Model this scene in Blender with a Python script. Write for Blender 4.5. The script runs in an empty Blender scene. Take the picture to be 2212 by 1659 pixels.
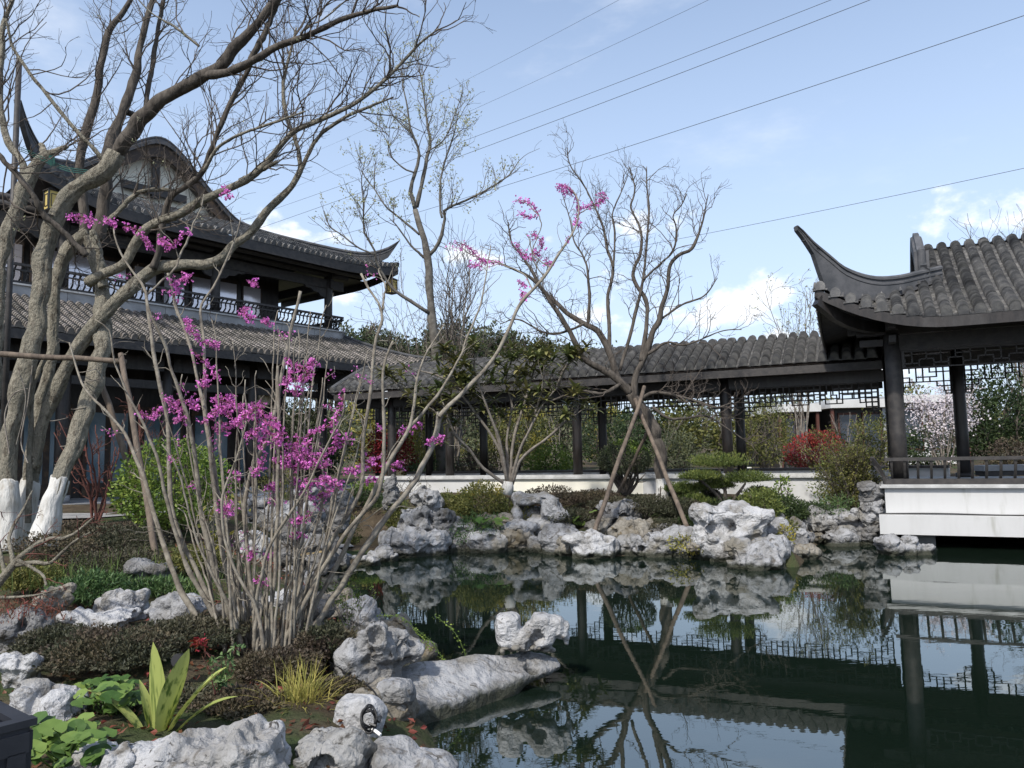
import bpy, math, random
import numpy as np
from mathutils import Matrix, Vector

# ------------------------------------------------------------------ camera, sky, sun, exposure
scn = bpy.context.scene
COL = scn.collection
F_PX, CX, CY = 1660.0, 1106.0, 829.5            # focal length / centre, in pixels of a 2212-wide view of the photo
EYE = np.array([0.0, 0.0, 1.75])                # eye above the pond's water level (z = 0)
PITCH, ROLL = math.atan(0.0937), 0.019
fwd = np.array([0, math.cos(PITCH), math.sin(PITCH)])
up0 = np.array([0, -math.sin(PITCH), math.cos(PITCH)])
rt0 = np.array([1.0, 0, 0])
cam_r = math.cos(ROLL) * rt0 - math.sin(ROLL) * up0
cam_u = math.cos(ROLL) * up0 + math.sin(ROLL) * rt0
cam = bpy.data.cameras.new('camera')
cam.sensor_width = 36.0
cam.lens = F_PX / 2212 * 36
cam.clip_end = 3000
cam.clip_start = 0.05
camo = bpy.data.objects.new('camera', cam)
COL.objects.link(camo)
camo.matrix_world = Matrix(((cam_r[0], cam_u[0], -fwd[0], EYE[0]), (cam_r[1], cam_u[1], -fwd[1], EYE[1]),
                            (cam_r[2], cam_u[2], -fwd[2], EYE[2]), (0, 0, 0, 1)))
scn.camera = camo

SUN_EL, SUN_AZ = math.radians(47), math.radians(208)     # azimuth clockwise from +Y: behind the viewer, a little to the left
wd = bpy.data.worlds.new('World')
scn.world = wd
wd.use_nodes = True
nt = wd.node_tree
nt.nodes.clear()
N = lambda t: nt.nodes.new(t)
L = nt.links.new
out = N('ShaderNodeOutputWorld')
bg = N('ShaderNodeBackground')
bg.inputs['Strength'].default_value = 0.145
sky = N('ShaderNodeTexSky')
sky.sky_type = 'NISHITA'
sky.sun_disc = False
sky.sun_elevation = SUN_EL
sky.sun_rotation = SUN_AZ
sky.air_density = 1.0
sky.dust_density = 1.6
sky.ozone_density = 1.6
# clouds: heaps low over the horizon all the way round and thin wisps higher up, from 3D noise on the view direction
tc = N('ShaderNodeTexCoord')
sep = N('ShaderNodeSeparateXYZ')
L(tc.outputs['Generated'], sep.inputs[0])
def math_node(op, a, b=None, clamp=False):
    m = N('ShaderNodeMath'); m.operation = op; m.use_clamp = clamp
    for i, x in enumerate((a, b)):
        if x is None: continue
        if isinstance(x, (int, float)): m.inputs[i].default_value = x
        else: L(x, m.inputs[i])
    return m.outputs[0]
def map_range(x, a, b, c, d, smooth=True):
    m = N('ShaderNodeMapRange'); m.interpolation_type = 'SMOOTHSTEP' if smooth else 'LINEAR'
    L(x, m.inputs[0])
    for i, v in enumerate((a, b, c, d)): m.inputs[i + 1].default_value = v
    return m.outputs[0]
def sky_noise(scale, detail, rough, zs, off):
    mp = N('ShaderNodeMapping'); mp.inputs['Scale'].default_value = (1, 1, zs); mp.inputs['Location'].default_value = off
    L(tc.outputs['Generated'], mp.inputs[0])
    n = N('ShaderNodeTexNoise'); n.inputs['Scale'].default_value = scale; n.inputs['Detail'].default_value = detail
    n.inputs['Roughness'].default_value = rough
    L(mp.outputs[0], n.inputs['Vector'])
    return n.outputs['Fac']
z = sep.outputs['Z']
heap = sky_noise(7.0, 8, 0.55, 1.5, (7.91, 0.88, 1.22))
band = math_node('MULTIPLY', map_range(z, 0.0, 0.10, 0.0, 1.0), map_range(z, 0.27, 0.38, 1.0, 0.0))
m1 = map_range(math_node('ADD', heap, math_node('MULTIPLY', math_node('SUBTRACT', band, 1.0), 0.3)), 0.55, 0.645, 0.0, 0.92)
wisp = sky_noise(3.2, 6, 0.6, 2.6, (0.88, 1.22, 7.91))
m2 = math_node('MULTIPLY', map_range(wisp, 0.55, 0.82, 0.0, 0.42), map_range(z, 0.15, 0.5, 0.25, 1.0))
haze_f = map_range(z, -0.02, 0.55, 0.92, 0.24, False)
def mixc(f, a, b):
    m = N('ShaderNodeMix'); m.data_type = 'RGBA'
    if isinstance(f, float): m.inputs[0].default_value = f
    else: L(f, m.inputs[0])
    for i, x in ((6, a), (7, b)):
        if isinstance(x, tuple): m.inputs[i].default_value = (*x, 1)
        else: L(x, m.inputs[i])
    return m.outputs[2]
c = mixc(haze_f, sky.outputs[0], (3.55, 4.25, 5.35))
c = mixc(math_node('MAXIMUM', m1, m2), c, (5.6, 5.75, 6.0))
L(c, bg.inputs['Color'])
L(bg.outputs[0], out.inputs['Surface'])

sun = bpy.data.lights.new('sun', 'SUN')
sun.energy = 3.0
sun.angle = math.radians(2.5)
sun.color = (1.0, 0.955, 0.88)
suno = bpy.data.objects.new('sun', sun)
COL.objects.link(suno)
sdir = Vector((math.sin(SUN_AZ) * math.cos(SUN_EL), math.cos(SUN_AZ) * math.cos(SUN_EL), math.sin(SUN_EL)))
suno.rotation_euler = sdir.to_track_quat('Z', 'Y').to_euler()
suno.location = (-12, -20, 30)
vs = scn.view_settings
vs.view_transform = 'Standard'
vs.look = 'None'
vs.exposure = 0.58
vs.gamma = 1.0
vs.use_curve_mapping = False
scn.cycles.max_bounces = 6
scn.cycles.transparent_max_bounces = 8
scn.cycles.caustics_reflective = False
scn.cycles.caustics_refractive = False

# ------------------------------------------------------------------ measuring from the photo (real points at real depths)
def ray(x, y):
    return fwd + (x - CX) / F_PX * cam_r - (y - CY) / F_PX * cam_u
def P(x, y, Y):                                  # the point seen at (x, y) that stands Y metres away
    r = ray(x, y)
    return EYE + r * (Y / r[1])
def PZ(x, y, z):                                 # ... that lies at height z
    r = ray(x, y)
    return EYE + r * ((z - EYE[2]) / r[2])
def PV(x, y, A, B):                              # ... that lies on the upright plane through A and B
    r = ray(x, y)
    d = np.array(B[:2], float) - np.array(A[:2], float)
    n = np.array([-d[1], d[0]])
    k = n @ (np.array(A[:2], float) - EYE[:2]) / (n @ r[:2])
    return EYE + r * k

rng = np.random.default_rng(7)
random.seed(7)

# ------------------------------------------------------------------ mesh building
class MB:
    def __init__(s):
        s.v, s.f, s.a, s.n = [], [], [], 0
    def add(s, v, f, a=None):
        v = np.asarray(v, float).reshape(-1, 3)
        f = np.asarray(f, np.int64)
        s.v.append(v); s.f.append(f + s.n); s.n += len(v)
        s.a.append(np.full(len(v), 0.5) if a is None else np.broadcast_to(np.asarray(a, float), (len(v),)))
        return s
    def box(s, c, size, ax=None):
        """box at c with full sizes along the three axes ax (rows)"""
        ax = np.eye(3) if ax is None else np.asarray(ax, float)
        h = np.asarray(size, float) / 2
        sg = np.array([[i, j, k] for i in (-1, 1) for j in (-1, 1) for k in (-1, 1)], float)
        v = np.asarray(c, float) + (sg * h) @ ax
        return s.add(v, [[0, 1, 3, 2], [4, 6, 7, 5], [0, 4, 5, 1], [2, 3, 7, 6], [0, 2, 6, 4], [1, 5, 7, 3]])
    def bar(s, a, b, w, h, up=(0, 0, 1)):
        """square bar from a to b, w across, h along up"""
        a, b = np.asarray(a, float), np.asarray(b, float)
        d = b - a; l = np.linalg.norm(d); d = d / l
        sd = np.cross(d, up); sd /= np.linalg.norm(sd)
        u = np.cross(sd, d)
        return s.box((a + b) / 2, (l, w, h), [d, sd, u])
    def tubes(s, paths, radii, seg=5, cap=True, a=None):
        """a batch of tubes: paths (K, N, 3), radii (K, N)"""
        p = np.asarray(paths, float); r = np.asarray(radii, float)
        K, n, _ = p.shape
        if K == 0: return s
        t = np.gradient(p, axis=1)
        t /= np.linalg.norm(t, axis=2, keepdims=True) + 1e-9
        mean = t.mean(1); mean /= np.linalg.norm(mean, axis=1, keepdims=True) + 1e-9
        ref = np.where(np.abs(mean[:, 2:3]) < 0.8, np.array([[0, 0, 1.0]]), np.array([[1.0, 0.2, 0]]))
        x = np.cross(t, ref[:, None, :]); x /= np.linalg.norm(x, axis=2, keepdims=True) + 1e-9
        y = np.cross(t, x)
        ang = np.arange(seg) * 2 * math.pi / seg
        v = p[:, :, None, :] + r[:, :, None, None] * (np.cos(ang)[None, None, :, None] * x[:, :, None, :] + np.sin(ang)[None, None, :, None] * y[:, :, None, :])
        base = (np.arange(K) * n * seg)[:, None, None] + (np.arange(n - 1) * seg)[None, :, None]
        i = np.arange(seg)[None, None, :]; j = (i + 1) % seg
        f = np.stack([base + i, base + j, base + seg + j, base + seg + i], -1).reshape(-1, 4)
        av = None if a is None else np.repeat(np.asarray(a, float), n * seg)
        v = v.reshape(-1, 3)
        s.add(v, f, av)
        if cap:
            k0 = s.n - len(v)
            for e in (0, n - 1):
                idx = (k0 + np.arange(K) * n * seg + e * seg)[:, None] + np.arange(seg)[None, :]
                s.f.append(idx if e else idx[:, ::-1])
        return s
    def tube(s, path, rad, seg=8, cap=True):
        path = np.asarray(path, float)
        rad = np.broadcast_to(np.asarray(rad, float), (len(path),))
        return s.tubes(path[None], rad[None], seg, cap)
    def sweep(s, path, prof, side, up=None, cap=True, scale=None):
        """profile points (sideways, upwards) swept along path; side = a fixed sideways vector or one per point"""
        path = np.asarray(path, float); prof = np.asarray(prof, float)
        n, m = len(path), len(prof)
        side = np.broadcast_to(np.asarray(side, float), (n, 3))
        t = np.gradient(path, axis=0); t /= np.linalg.norm(t, axis=1, keepdims=True)
        upv = np.cross(side, t) if up is None else np.broadcast_to(np.asarray(up, float), (n, 3))
        upv = upv / np.linalg.norm(upv, axis=1, keepdims=True)
        upv = np.where(upv[:, 2:3] < 0, -upv, upv)
        sc = np.ones(n) if scale is None else np.asarray(scale, float)
        v = path[:, None, :] + sc[:, None, None] * (prof[None, :, 0:1] * side[:, None, :] + prof[None, :, 1:2] * upv[:, None, :])
        f = [[i * m + j, i * m + (j + 1) % m, (i + 1) * m + (j + 1) % m, (i + 1) * m + j] for i in range(n - 1) for j in range(m)]
        k0 = s.n
        s.add(v.reshape(-1, 3), f)
        if cap:
            s.f.append(np.array([[k0 + j for j in range(m)][::-1]]))
            s.f.append(np.array([[k0 + (n - 1) * m + j for j in range(m)]]))
        return s
    def grid(s, pts, a=None):
        pts = np.asarray(pts, float); n, m = pts.shape[:2]
        i, j = np.meshgrid(np.arange(n - 1), np.arange(m - 1), indexing='ij')
        b = i * m + j
        return s.add(pts.reshape(-1, 3), np.stack([b, b + m, b + m + 1, b + 1], -1).reshape(-1, 4), a)
    def mesh(s, name, mat, smooth=False):
        v = np.concatenate(s.v) if s.v else np.zeros((0, 3))
        me = bpy.data.meshes.new(name)
        me.vertices.add(len(v)); me.vertices.foreach_set('co', v.ravel())
        fl = [f.reshape(-1, f.shape[-1]) for f in s.f if f.size]
        loops = np.concatenate([f.ravel() for f in fl])
        tot = np.concatenate([np.full(len(f), f.shape[1]) for f in fl])
        me.loops.add(len(loops)); me.loops.foreach_set('vertex_index', loops.astype(np.int32))
        me.polygons.add(len(tot))
        me.polygons.foreach_set('loop_start', (np.cumsum(tot) - tot).astype(np.int32))
        me.polygons.foreach_set('loop_total', tot.astype(np.int32))
        me.polygons.foreach_set('use_smooth', np.full(len(tot), bool(smooth)))
        at = me.attributes.new('v', 'FLOAT', 'POINT')
        at.data.foreach_set('value', np.concatenate(s.a).astype(np.float32))
        me.update(calc_edges=True)
        me.validate()
        if mat: me.materials.append(mat)
        return me
    def build(s, name, mat, parent=None, smooth=False, **kw):
        return link(name, s.mesh(name, mat, smooth), parent, **kw)

def link(name, me, parent=None, loc=None, **props):
    o = bpy.data.objects.new(name, me)
    COL.objects.link(o)
    if parent is not None:
        o.parent = parent
        o.matrix_parent_inverse = Matrix.Translation(-parent.location)
    if loc is not None: o.location = loc
    for k, v in props.items(): o[k] = v
    return o
def thing(name, label, cat, loc=(0, 0, 0), group=None):
    o = link(name, None, None, loc)
    o.empty_display_size = 0.1
    o['label'] = label; o['category'] = cat
    if group: o['group'] = group
    return o
def tag(o, label, cat, group=None):
    o['label'] = label; o['category'] = cat
    if group: o['group'] = group
    return o
def spline(pts, n):
    """Catmull-Rom through pts (any number of columns), n samples even along its length"""
    p = np.asarray(pts, float)
    if len(p) < 3:
        t = np.linspace(0, 1, n)[:, None]; return p[0] * (1 - t) + p[-1] * t
    q = np.vstack([2 * p[0] - p[1], p, 2 * p[-1] - p[-2]])
    res = []
    for i in range(len(p) - 1):
        a, b, c2, d = q[i:i + 4]
        t = np.linspace(0, 1, 12, endpoint=False)[:, None]
        res.append(0.5 * ((2 * b) + (-a + c2) * t + (2 * a - 5 * b + 4 * c2 - d) * t ** 2 + (-a + 3 * b - 3 * c2 + d) * t ** 3))
    res = np.vstack(res + [p[-1:]])
    l = np.r_[0, np.cumsum(np.linalg.norm(np.diff(res[:, :3], axis=0), axis=1))]
    x = np.linspace(0, l[-1], n)
    return np.stack([np.interp(x, l, res[:, k]) for k in range(p.shape[1])], 1)

# value noise on numpy arrays
_perm = rng.random(4096)
def vnoise(p):
    p = np.asarray(p, float); i = np.floor(p).astype(np.int64); f = p - i; f = f * f * (3 - 2 * f)
    def h(dx, dy, dz):
        k = ((i[..., 0] + dx) * 374761393 + (i[..., 1] + dy) * 668265263 + (i[..., 2] + dz) * 2147483647) & 0x7fffffff
        k = (k ^ (k >> 13)) * 1274126177 & 0x7fffffff
        return _perm[(k ^ (k >> 16)) & 4095]
    x, y, zz = f[..., 0], f[..., 1], f[..., 2]
    l = lambda a, b, t: a + (b - a) * t
    return l(l(l(h(0, 0, 0), h(1, 0, 0), x), l(h(0, 1, 0), h(1, 1, 0), x), y), l(l(h(0, 0, 1), h(1, 0, 1), x), l(h(0, 1, 1), h(1, 1, 1), x), y), zz) * 2 - 1
def fbm(p, o=4):
    p = np.asarray(p, float); s, a = 0, 1
    for k in range(o):
        s = s + a * vnoise(p * 2 ** k + 17.3 * k); a *= 0.5
    return s

# ------------------------------------------------------------------ materials
def mat(name, col, rough=0.8, col2=None, scale=6.0, detail=5.0, ramp=(0.35, 0.65), bump=0.0, bscale=30.0, bdist=0.02, attr=0.0, spec=0.3, stretch=None,
        col3=None, scale3=2.0, ramp3=(0.5, 0.7), metallic=0.0, trans=0.0, coords='Object'):
    m = bpy.data.materials.new(name); m.use_nodes = True
    t = m.node_tree; t.nodes.clear()
    nn = t.nodes.new; ll = t.links.new
    o = nn('ShaderNodeOutputMaterial'); b = nn('ShaderNodeBsdfPrincipled')
    b.inputs['Roughness'].default_value = rough
    b.inputs['Specular IOR Level'].default_value = spec
    b.inputs['Metallic'].default_value = metallic
    co = nn('ShaderNodeTexCoord').outputs[coords]
    if coords == 'Object' and stretch is None: pass
    if stretch is not None:
        mp = nn('ShaderNodeMapping'); mp.inputs['Scale'].default_value = stretch; ll(co, mp.inputs[0]); co = mp.outputs[0]
    def noise(s, d):
        n = nn('ShaderNodeTexNoise'); n.inputs['Scale'].default_value = s; n.inputs['Detail'].default_value = d; n.inputs['Roughness'].default_value = 0.6
        ll(co, n.inputs['Vector']); return n.outputs['Fac']
    def rampf(x, a, c):
        r = nn('ShaderNodeMapRange'); r.interpolation_type = 'SMOOTHSTEP'; ll(x, r.inputs[0]); r.inputs[1].default_value = a; r.inputs[2].default_value = c
        return r.outputs[0]
    def mix(f, x, y):
        k = nn('ShaderNodeMix'); k.data_type = 'RGBA'; ll(f, k.inputs[0])
        for i, q in ((6, x), (7, y)):
            if isinstance(q, tuple): k.inputs[i].default_value = (*q, 1)
            else: ll(q, k.inputs[i])
        return k.outputs[2]
    cur = col
    if col2 is not None: cur = mix(rampf(noise(scale, detail), *ramp), col, col2)
    if col3 is not None: cur = mix(rampf(noise(scale3, 4.0), *ramp3), cur, col3)
    if attr > 0:
        at = nn('ShaderNodeAttribute'); at.attribute_name = 'v'
        hs = nn('ShaderNodeHueSaturation')
        if isinstance(cur, tuple): hs.inputs['Color'].default_value = (*cur, 1)
        else: ll(cur, hs.inputs['Color'])
        r = nn('ShaderNodeMapRange'); ll(at.outputs['Fac'], r.inputs[0]); r.inputs[3].default_value = 1 - attr; r.inputs[4].default_value = 1 + attr
        ll(r.outputs[0], hs.inputs['Value'])
        r2 = nn('ShaderNodeMapRange'); ll(at.outputs['Fac'], r2.inputs[0]); r2.inputs[3].default_value = 0.5 + attr * 0.05; r2.inputs[4].default_value = 0.5 - attr * 0.05
        ll(r2.outputs[0], hs.inputs['Hue'])
        cur = hs.outputs[0]
    if isinstance(cur, tuple): b.inputs['Base Color'].default_value = (*cur, 1)
    else: ll(cur, b.inputs['Base Color'])
    if bump > 0:
        bp = nn('ShaderNodeBump'); bp.inputs['Strength'].default_value = bump; bp.inputs['Distance'].default_value = bdist
        ll(noise(bscale, 8.0), bp.inputs['Height']); ll(bp.outputs[0], b.inputs['Normal'])
    if trans > 0:
        tr = nn('ShaderNodeBsdfTranslucent')
        if isinstance(cur, tuple): tr.inputs['Color'].default_value = (*cur, 1)
        else: ll(cur, tr.inputs['Color'])
        ms = nn('ShaderNodeMixShader'); ms.inputs[0].default_value = trans
        ll(b.outputs[0], ms.inputs[1]); ll(tr.outputs[0], ms.inputs[2]); ll(ms.outputs[0], o.inputs[0])
    else:
        ll(b.outputs[0], o.inputs[0])
    return m

M = {}
M['tile'] = mat('roof_tile', (0.10, 0.10, 0.103), 0.85, (0.205, 0.20, 0.19), 5.0, 7, (0.35, 0.75), bump=0.4, bscale=60, col3=(0.045, 0.047, 0.052), scale3=1.4, ramp3=(0.5, 0.75), attr=0.45)
M['tile_worn'] = mat('weathered_roof_tile', (0.13, 0.12, 0.11), 0.9, (0.235, 0.215, 0.195), 4.0, 8, (0.35, 0.7), bump=0.5, bscale=50, col3=(0.06, 0.055, 0.05), scale3=1.1, ramp3=(0.5, 0.75), attr=0.45)
M['ridge'] = mat('grey_ridge_plaster', (0.055, 0.058, 0.063), 0.75, (0.10, 0.10, 0.105), 3.0, 6, bump=0.25, bscale=40)
M['wood'] = mat('dark_stained_wood', (0.012, 0.010, 0.0095), 0.42, (0.026, 0.021, 0.019), 9.0, 6, bump=0.25, bscale=25, spec=0.45, stretch=(1, 1, 0.25), col3=(0.040, 0.036, 0.034), scale3=2.5, ramp3=(0.5, 0.7))
M['wood_grey'] = mat('faded_dark_wood', (0.028, 0.026, 0.026), 0.55, (0.05, 0.045, 0.042), 7.0, 6, bump=0.2, bscale=25, spec=0.4)
M['wood_brown'] = mat('peeling_brown_board', (0.055, 0.042, 0.035), 0.7, (0.13, 0.085, 0.05), 5.0, 8, (0.45, 0.75), bump=0.3, bscale=30)
M['plaster'] = mat('white_plaster', (0.55, 0.55, 0.545), 0.85, (0.47, 0.47, 0.46), 1.2, 6, (0.35, 0.8), bump=0.06, bscale=60, col3=(0.42, 0.41, 0.37), scale3=0.9, ramp3=(0.55, 0.85))
M['plaster_stained'] = mat('stained_white_plaster', (0.52, 0.52, 0.515), 0.85, (0.44, 0.44, 0.43), 2.2, 9, (0.45, 0.80), bump=0.10, bscale=45, col3=(0.33, 0.33, 0.295), scale3=3.4, ramp3=(0.56, 0.82), stretch=(1.2, 1.2, 0.22))
M['plaster_cream'] = mat('cream_plaster', (0.78, 0.75, 0.64), 0.85, (0.70, 0.68, 0.60), 1.0, 6, (0.4, 0.7), bump=0.06, bscale=60)
M['coping'] = mat('pale_stone_coping', (0.50, 0.50, 0.49), 0.7, (0.36, 0.36, 0.35), 4.0, 6, bump=0.2, bscale=40)
M['stone_band'] = mat('grey_stone_band', (0.36, 0.36, 0.36), 0.75, (0.27, 0.27, 0.27), 3.0, 6, bump=0.2, bscale=40)
M['pane'] = mat('window_glass_sky_tint', (0.84, 0.79, 0.83), 0.12, (0.76, 0.74, 0.80), 0.8, 3, spec=0.8, metallic=0.45)  # pale pinkish base colour stands in for the sky reflected in the glass
M['glass'] = mat('blue_door_glass', (0.10, 0.17, 0.22), 0.12, (0.16, 0.22, 0.26), 1.5, 4, spec=0.8)
M['paper'] = mat('lantern_paper', (0.75, 0.58, 0.20), 0.6, trans=0.3)
M['paper_pale'] = mat('pale_lantern_paper', (0.55, 0.50, 0.38), 0.6)
def rockmat(name, a, b, c3):
    m = bpy.data.materials.new(name); m.use_nodes = True
    t = m.node_tree; t.nodes.clear(); nn = t.nodes.new; ll = t.links.new
    o = nn('ShaderNodeOutputMaterial'); bs = nn('ShaderNodeBsdfPrincipled'); bs.inputs['Roughness'].default_value = 0.8; bs.inputs['Specular IOR Level'].default_value = 0.25
    ge = nn('ShaderNodeNewGeometry'); co = ge.outputs['Position']
    def noise(s, d, r=0.65, dist=0.0):
        n = nn('ShaderNodeTexNoise'); n.inputs['Scale'].default_value = s; n.inputs['Detail'].default_value = d; n.inputs['Roughness'].default_value = r; n.inputs['Distortion'].default_value = dist
        ll(co, n.inputs['Vector']); return n
    def rng_(x, lo, hi):
        r = nn('ShaderNodeMapRange'); r.interpolation_type = 'SMOOTHSTEP'; ll(x, r.inputs[0]); r.inputs[1].default_value = lo; r.inputs[2].default_value = hi; return r.outputs[0]
    def mix(f, x, y):
        k = nn('ShaderNodeMix'); k.data_type = 'RGBA'; ll(f, k.inputs[0])
        for i, q in ((6, x), (7, y)):
            if isinstance(q, tuple): k.inputs[i].default_value = (*q, 1)
            else: ll(q, k.inputs[i])
        return k.outputs[2]
    c = mix(rng_(noise(2.6, 10).outputs[0], 0.40, 0.64), a, b)
    c = mix(rng_(noise(6.5, 9, 0.7, 0.6).outputs[0], 0.53, 0.66), c, c3)                       # weather stains
    c = mix(rng_(noise(19, 6, 0.6, 1.2).outputs[0], 0.62, 0.70), c, tuple(x * 0.35 for x in c3))  # dark crevices and pinholes, their shade put into the colour
    c = mix(rng_(noise(1.1, 3).outputs[0], 0.56, 0.70), c, tuple(x * f for x, f in zip(b, (0.92, 0.86, 0.72))))
    sp = nn('ShaderNodeSeparateXYZ'); ll(co, sp.inputs[0])                                       # damp, slimy band along the water line
    wz = nn('ShaderNodeMath'); wz.operation = 'MULTIPLY_ADD'; ll(noise(7, 5).outputs[0], wz.inputs[0]); wz.inputs[1].default_value = -0.16; ll(sp.outputs['Z'], wz.inputs[2])
    c = mix(rng_(wz.outputs[0], 0.05, -0.03), c, (0.040, 0.042, 0.030))
    ll(c, bs.inputs['Base Color'])
    dw = nn('ShaderNodeVectorMath'); dw.operation = 'MULTIPLY_ADD'; nz = noise(5, 4); ll(nz.outputs['Color'], dw.inputs[0]); dw.inputs[1].default_value = (0.25, 0.25, 0.25); ll(co, dw.inputs[2])
    vo = nn('ShaderNodeTexVoronoi'); vo.inputs['Scale'].default_value = 13; ll(dw.outputs[0], vo.inputs['Vector'])
    ad = nn('ShaderNodeMath'); ad.operation = 'MULTIPLY_ADD'; ll(noise(28, 9, 0.7).outputs[0], ad.inputs[0]); ad.inputs[1].default_value = 0.7; ll(vo.outputs['Distance'], ad.inputs[2])
    bp = nn('ShaderNodeBump'); bp.inputs['Strength'].default_value = 0.75; bp.inputs['Distance'].default_value = 0.045; ll(ad.outputs[0], bp.inputs['Height']); ll(bp.outputs[0], bs.inputs['Normal'])
    ll(bs.outputs[0], o.inputs[0]); return m
M['rock'] = rockmat('pale_limestone', (0.34, 0.342, 0.35), (0.19, 0.186, 0.18), (0.115, 0.105, 0.092))
M['rock_white'] = rockmat('white_limestone', (0.45, 0.45, 0.455), (0.26, 0.253, 0.243), (0.165, 0.152, 0.135))
M['rock_grey'] = rockmat('grey_limestone', (0.22, 0.22, 0.223), (0.125, 0.12, 0.114), (0.080, 0.073, 0.063))
M['rock_dark'] = rockmat('dark_pitted_limestone', (0.30, 0.295, 0.285), (0.13, 0.123, 0.11), (0.055, 0.050, 0.043))
M['rock_warm'] = rockmat('stained_limestone', (0.26, 0.24, 0.205), (0.155, 0.138, 0.11), (0.13, 0.10, 0.055))
M['bark'] = mat('grey_brown_bark', (0.29, 0.265, 0.21), 0.95, (0.11, 0.095, 0.075), 11.0, 9, (0.42, 0.70), bump=1.0, bscale=30, bdist=0.05, stretch=(1.6, 1.6, 0.85), col3=(0.215, 0.20, 0.16), scale3=3.4, ramp3=(0.48, 0.62), spec=0.12)
M['bark_dark'] = mat('dark_bark', (0.060, 0.052, 0.045), 0.95, (0.115, 0.10, 0.085), 9.0, 8, bump=0.8, bscale=20, bdist=0.025, stretch=(1.5, 1.5, 0.4), spec=0.15)
M['bark_grey'] = mat('slim_grey_bark', (0.15, 0.14, 0.122), 0.95, (0.085, 0.078, 0.068), 6.0, 8, bump=0.6, bscale=20, bdist=0.02, spec=0.12)
M['bark_redbud'] = mat('redbud_bark', (0.27, 0.245, 0.20), 0.95, (0.15, 0.13, 0.105), 14.0, 7, bump=0.6, bscale=30, bdist=0.012, spec=0.15)
M['bark_pale'] = mat('pale_twig_bark', (0.24, 0.215, 0.185), 0.9, (0.15, 0.13, 0.11), 10.0, 6, bump=0.4, bscale=30, spec=0.15)
M['twig'] = mat('grey_twig', (0.105, 0.088, 0.075), 0.95, spec=0.1)
M['twig_red'] = mat('reddish_twig', (0.12, 0.055, 0.045), 0.9, spec=0.1)
M['limewash'] = mat('limewashed_bark', (0.56, 0.55, 0.52), 0.9, (0.36, 0.33, 0.28), 9.0, 9, (0.46, 0.72), bump=0.8, bscale=16, bdist=0.03, stretch=(1.6, 1.6, 0.4))
M['pole'] = mat('weathered_pole_wood', (0.17, 0.135, 0.105), 0.9, (0.10, 0.08, 0.065), 6.0, 8, bump=0.6, bscale=24, stretch=(2, 2, 0.4), spec=0.15)
M['soil'] = mat('soil_and_litter', (0.060, 0.046, 0.032), 0.95, (0.10, 0.078, 0.052), 3.0, 10, (0.35, 0.65), bump=0.9, bscale=22, bdist=0.05, col3=(0.045, 0.062, 0.025), scale3=0.8, ramp3=(0.48, 0.6), spec=0.1)
M['paving'] = mat('grey_paving', (0.28, 0.275, 0.26), 0.85, (0.20, 0.195, 0.185), 3.0, 6, bump=0.3, bscale=30)
M['mortar'] = mat('cobble_stone', (0.24, 0.225, 0.20), 0.85, (0.15, 0.14, 0.12), 5.0, 6, bump=0.5, bscale=20)
def leafm(name, c, c2=None, tr=0.25, at=0.45, rough=0.55, sc=1.6):
    return mat(name, c, rough, c2, sc, 3, (0.4, 0.62), attr=at, spec=0.3, trans=tr)
M['leaf_green'] = leafm('fresh_green_leaf', (0.12, 0.19, 0.035), (0.185, 0.255, 0.05))
M['leaf_dark'] = leafm('dark_green_leaf', (0.028, 0.050, 0.018), (0.045, 0.070, 0.024))
M['leaf_olive'] = leafm('olive_leaf', (0.095, 0.11, 0.032), (0.155, 0.155, 0.043))
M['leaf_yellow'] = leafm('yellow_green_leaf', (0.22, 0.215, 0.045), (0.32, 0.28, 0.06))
M['leaf_grey'] = leafm('grey_green_leaf', (0.085, 0.10, 0.055), (0.12, 0.135, 0.07))
M['leaf_brown'] = leafm('bronze_leaf', (0.075, 0.058, 0.042), (0.10, 0.085, 0.048))
M['leaf_azalea'] = leafm('dull_azalea_leaf', (0.055, 0.060, 0.034), (0.088, 0.080, 0.050))
M['leaf_red'] = leafm('red_leaf', (0.26, 0.030, 0.024), (0.34, 0.065, 0.04))
M['leaf_crimson'] = leafm('crimson_maple_leaf', (0.16, 0.012, 0.014), (0.22, 0.02, 0.018))
M['leaf_rust'] = leafm('rusty_young_leaf', (0.20, 0.060, 0.040), (0.15, 0.075, 0.04))
M['leaf_pine'] = leafm('pine_needle', (0.085, 0.118, 0.030), (0.135, 0.165, 0.042), 0.2)
M['leaf_juniper'] = leafm('juniper_needle', (0.060, 0.115, 0.038), (0.085, 0.14, 0.05), 0.15)
M['leaf_pale'] = leafm('pale_young_leaf', (0.34, 0.36, 0.20), (0.42, 0.42, 0.27), 0.4)
M['leaf_loquat'] = leafm('leathery_leaf', (0.105, 0.135, 0.045), (0.17, 0.16, 0.06), 0.2, 0.5, 0.4)
M['leaf_round'] = leafm('round_bright_leaf', (0.085, 0.155, 0.034), (0.13, 0.205, 0.05), 0.25, 0.5, 0.45)
M['leaf_far'] = leafm('far_tree_leaf', (0.085, 0.10, 0.058), (0.12, 0.13, 0.07), 0.15)
M['petal_magenta'] = mat('magenta_petal', (0.64, 0.19, 0.50), 0.6, attr=0.45, trans=0.35)
M['petal_white'] = mat('white_cherry_petal', (0.80, 0.73, 0.75), 0.6, attr=0.12, trans=0.4)
M['grass_gold'] = mat('golden_sedge', (0.36, 0.33, 0.09), 0.6, attr=0.4, trans=0.25)
M['grass_green'] = mat('green_grass', (0.10, 0.15, 0.04), 0.7, attr=0.4, trans=0.2)
M['black_metal'] = mat('black_planter', (0.016, 0.018, 0.024), 0.45, (0.025, 0.027, 0.034), 5, 4, spec=0.5, bump=0.05)
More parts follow.
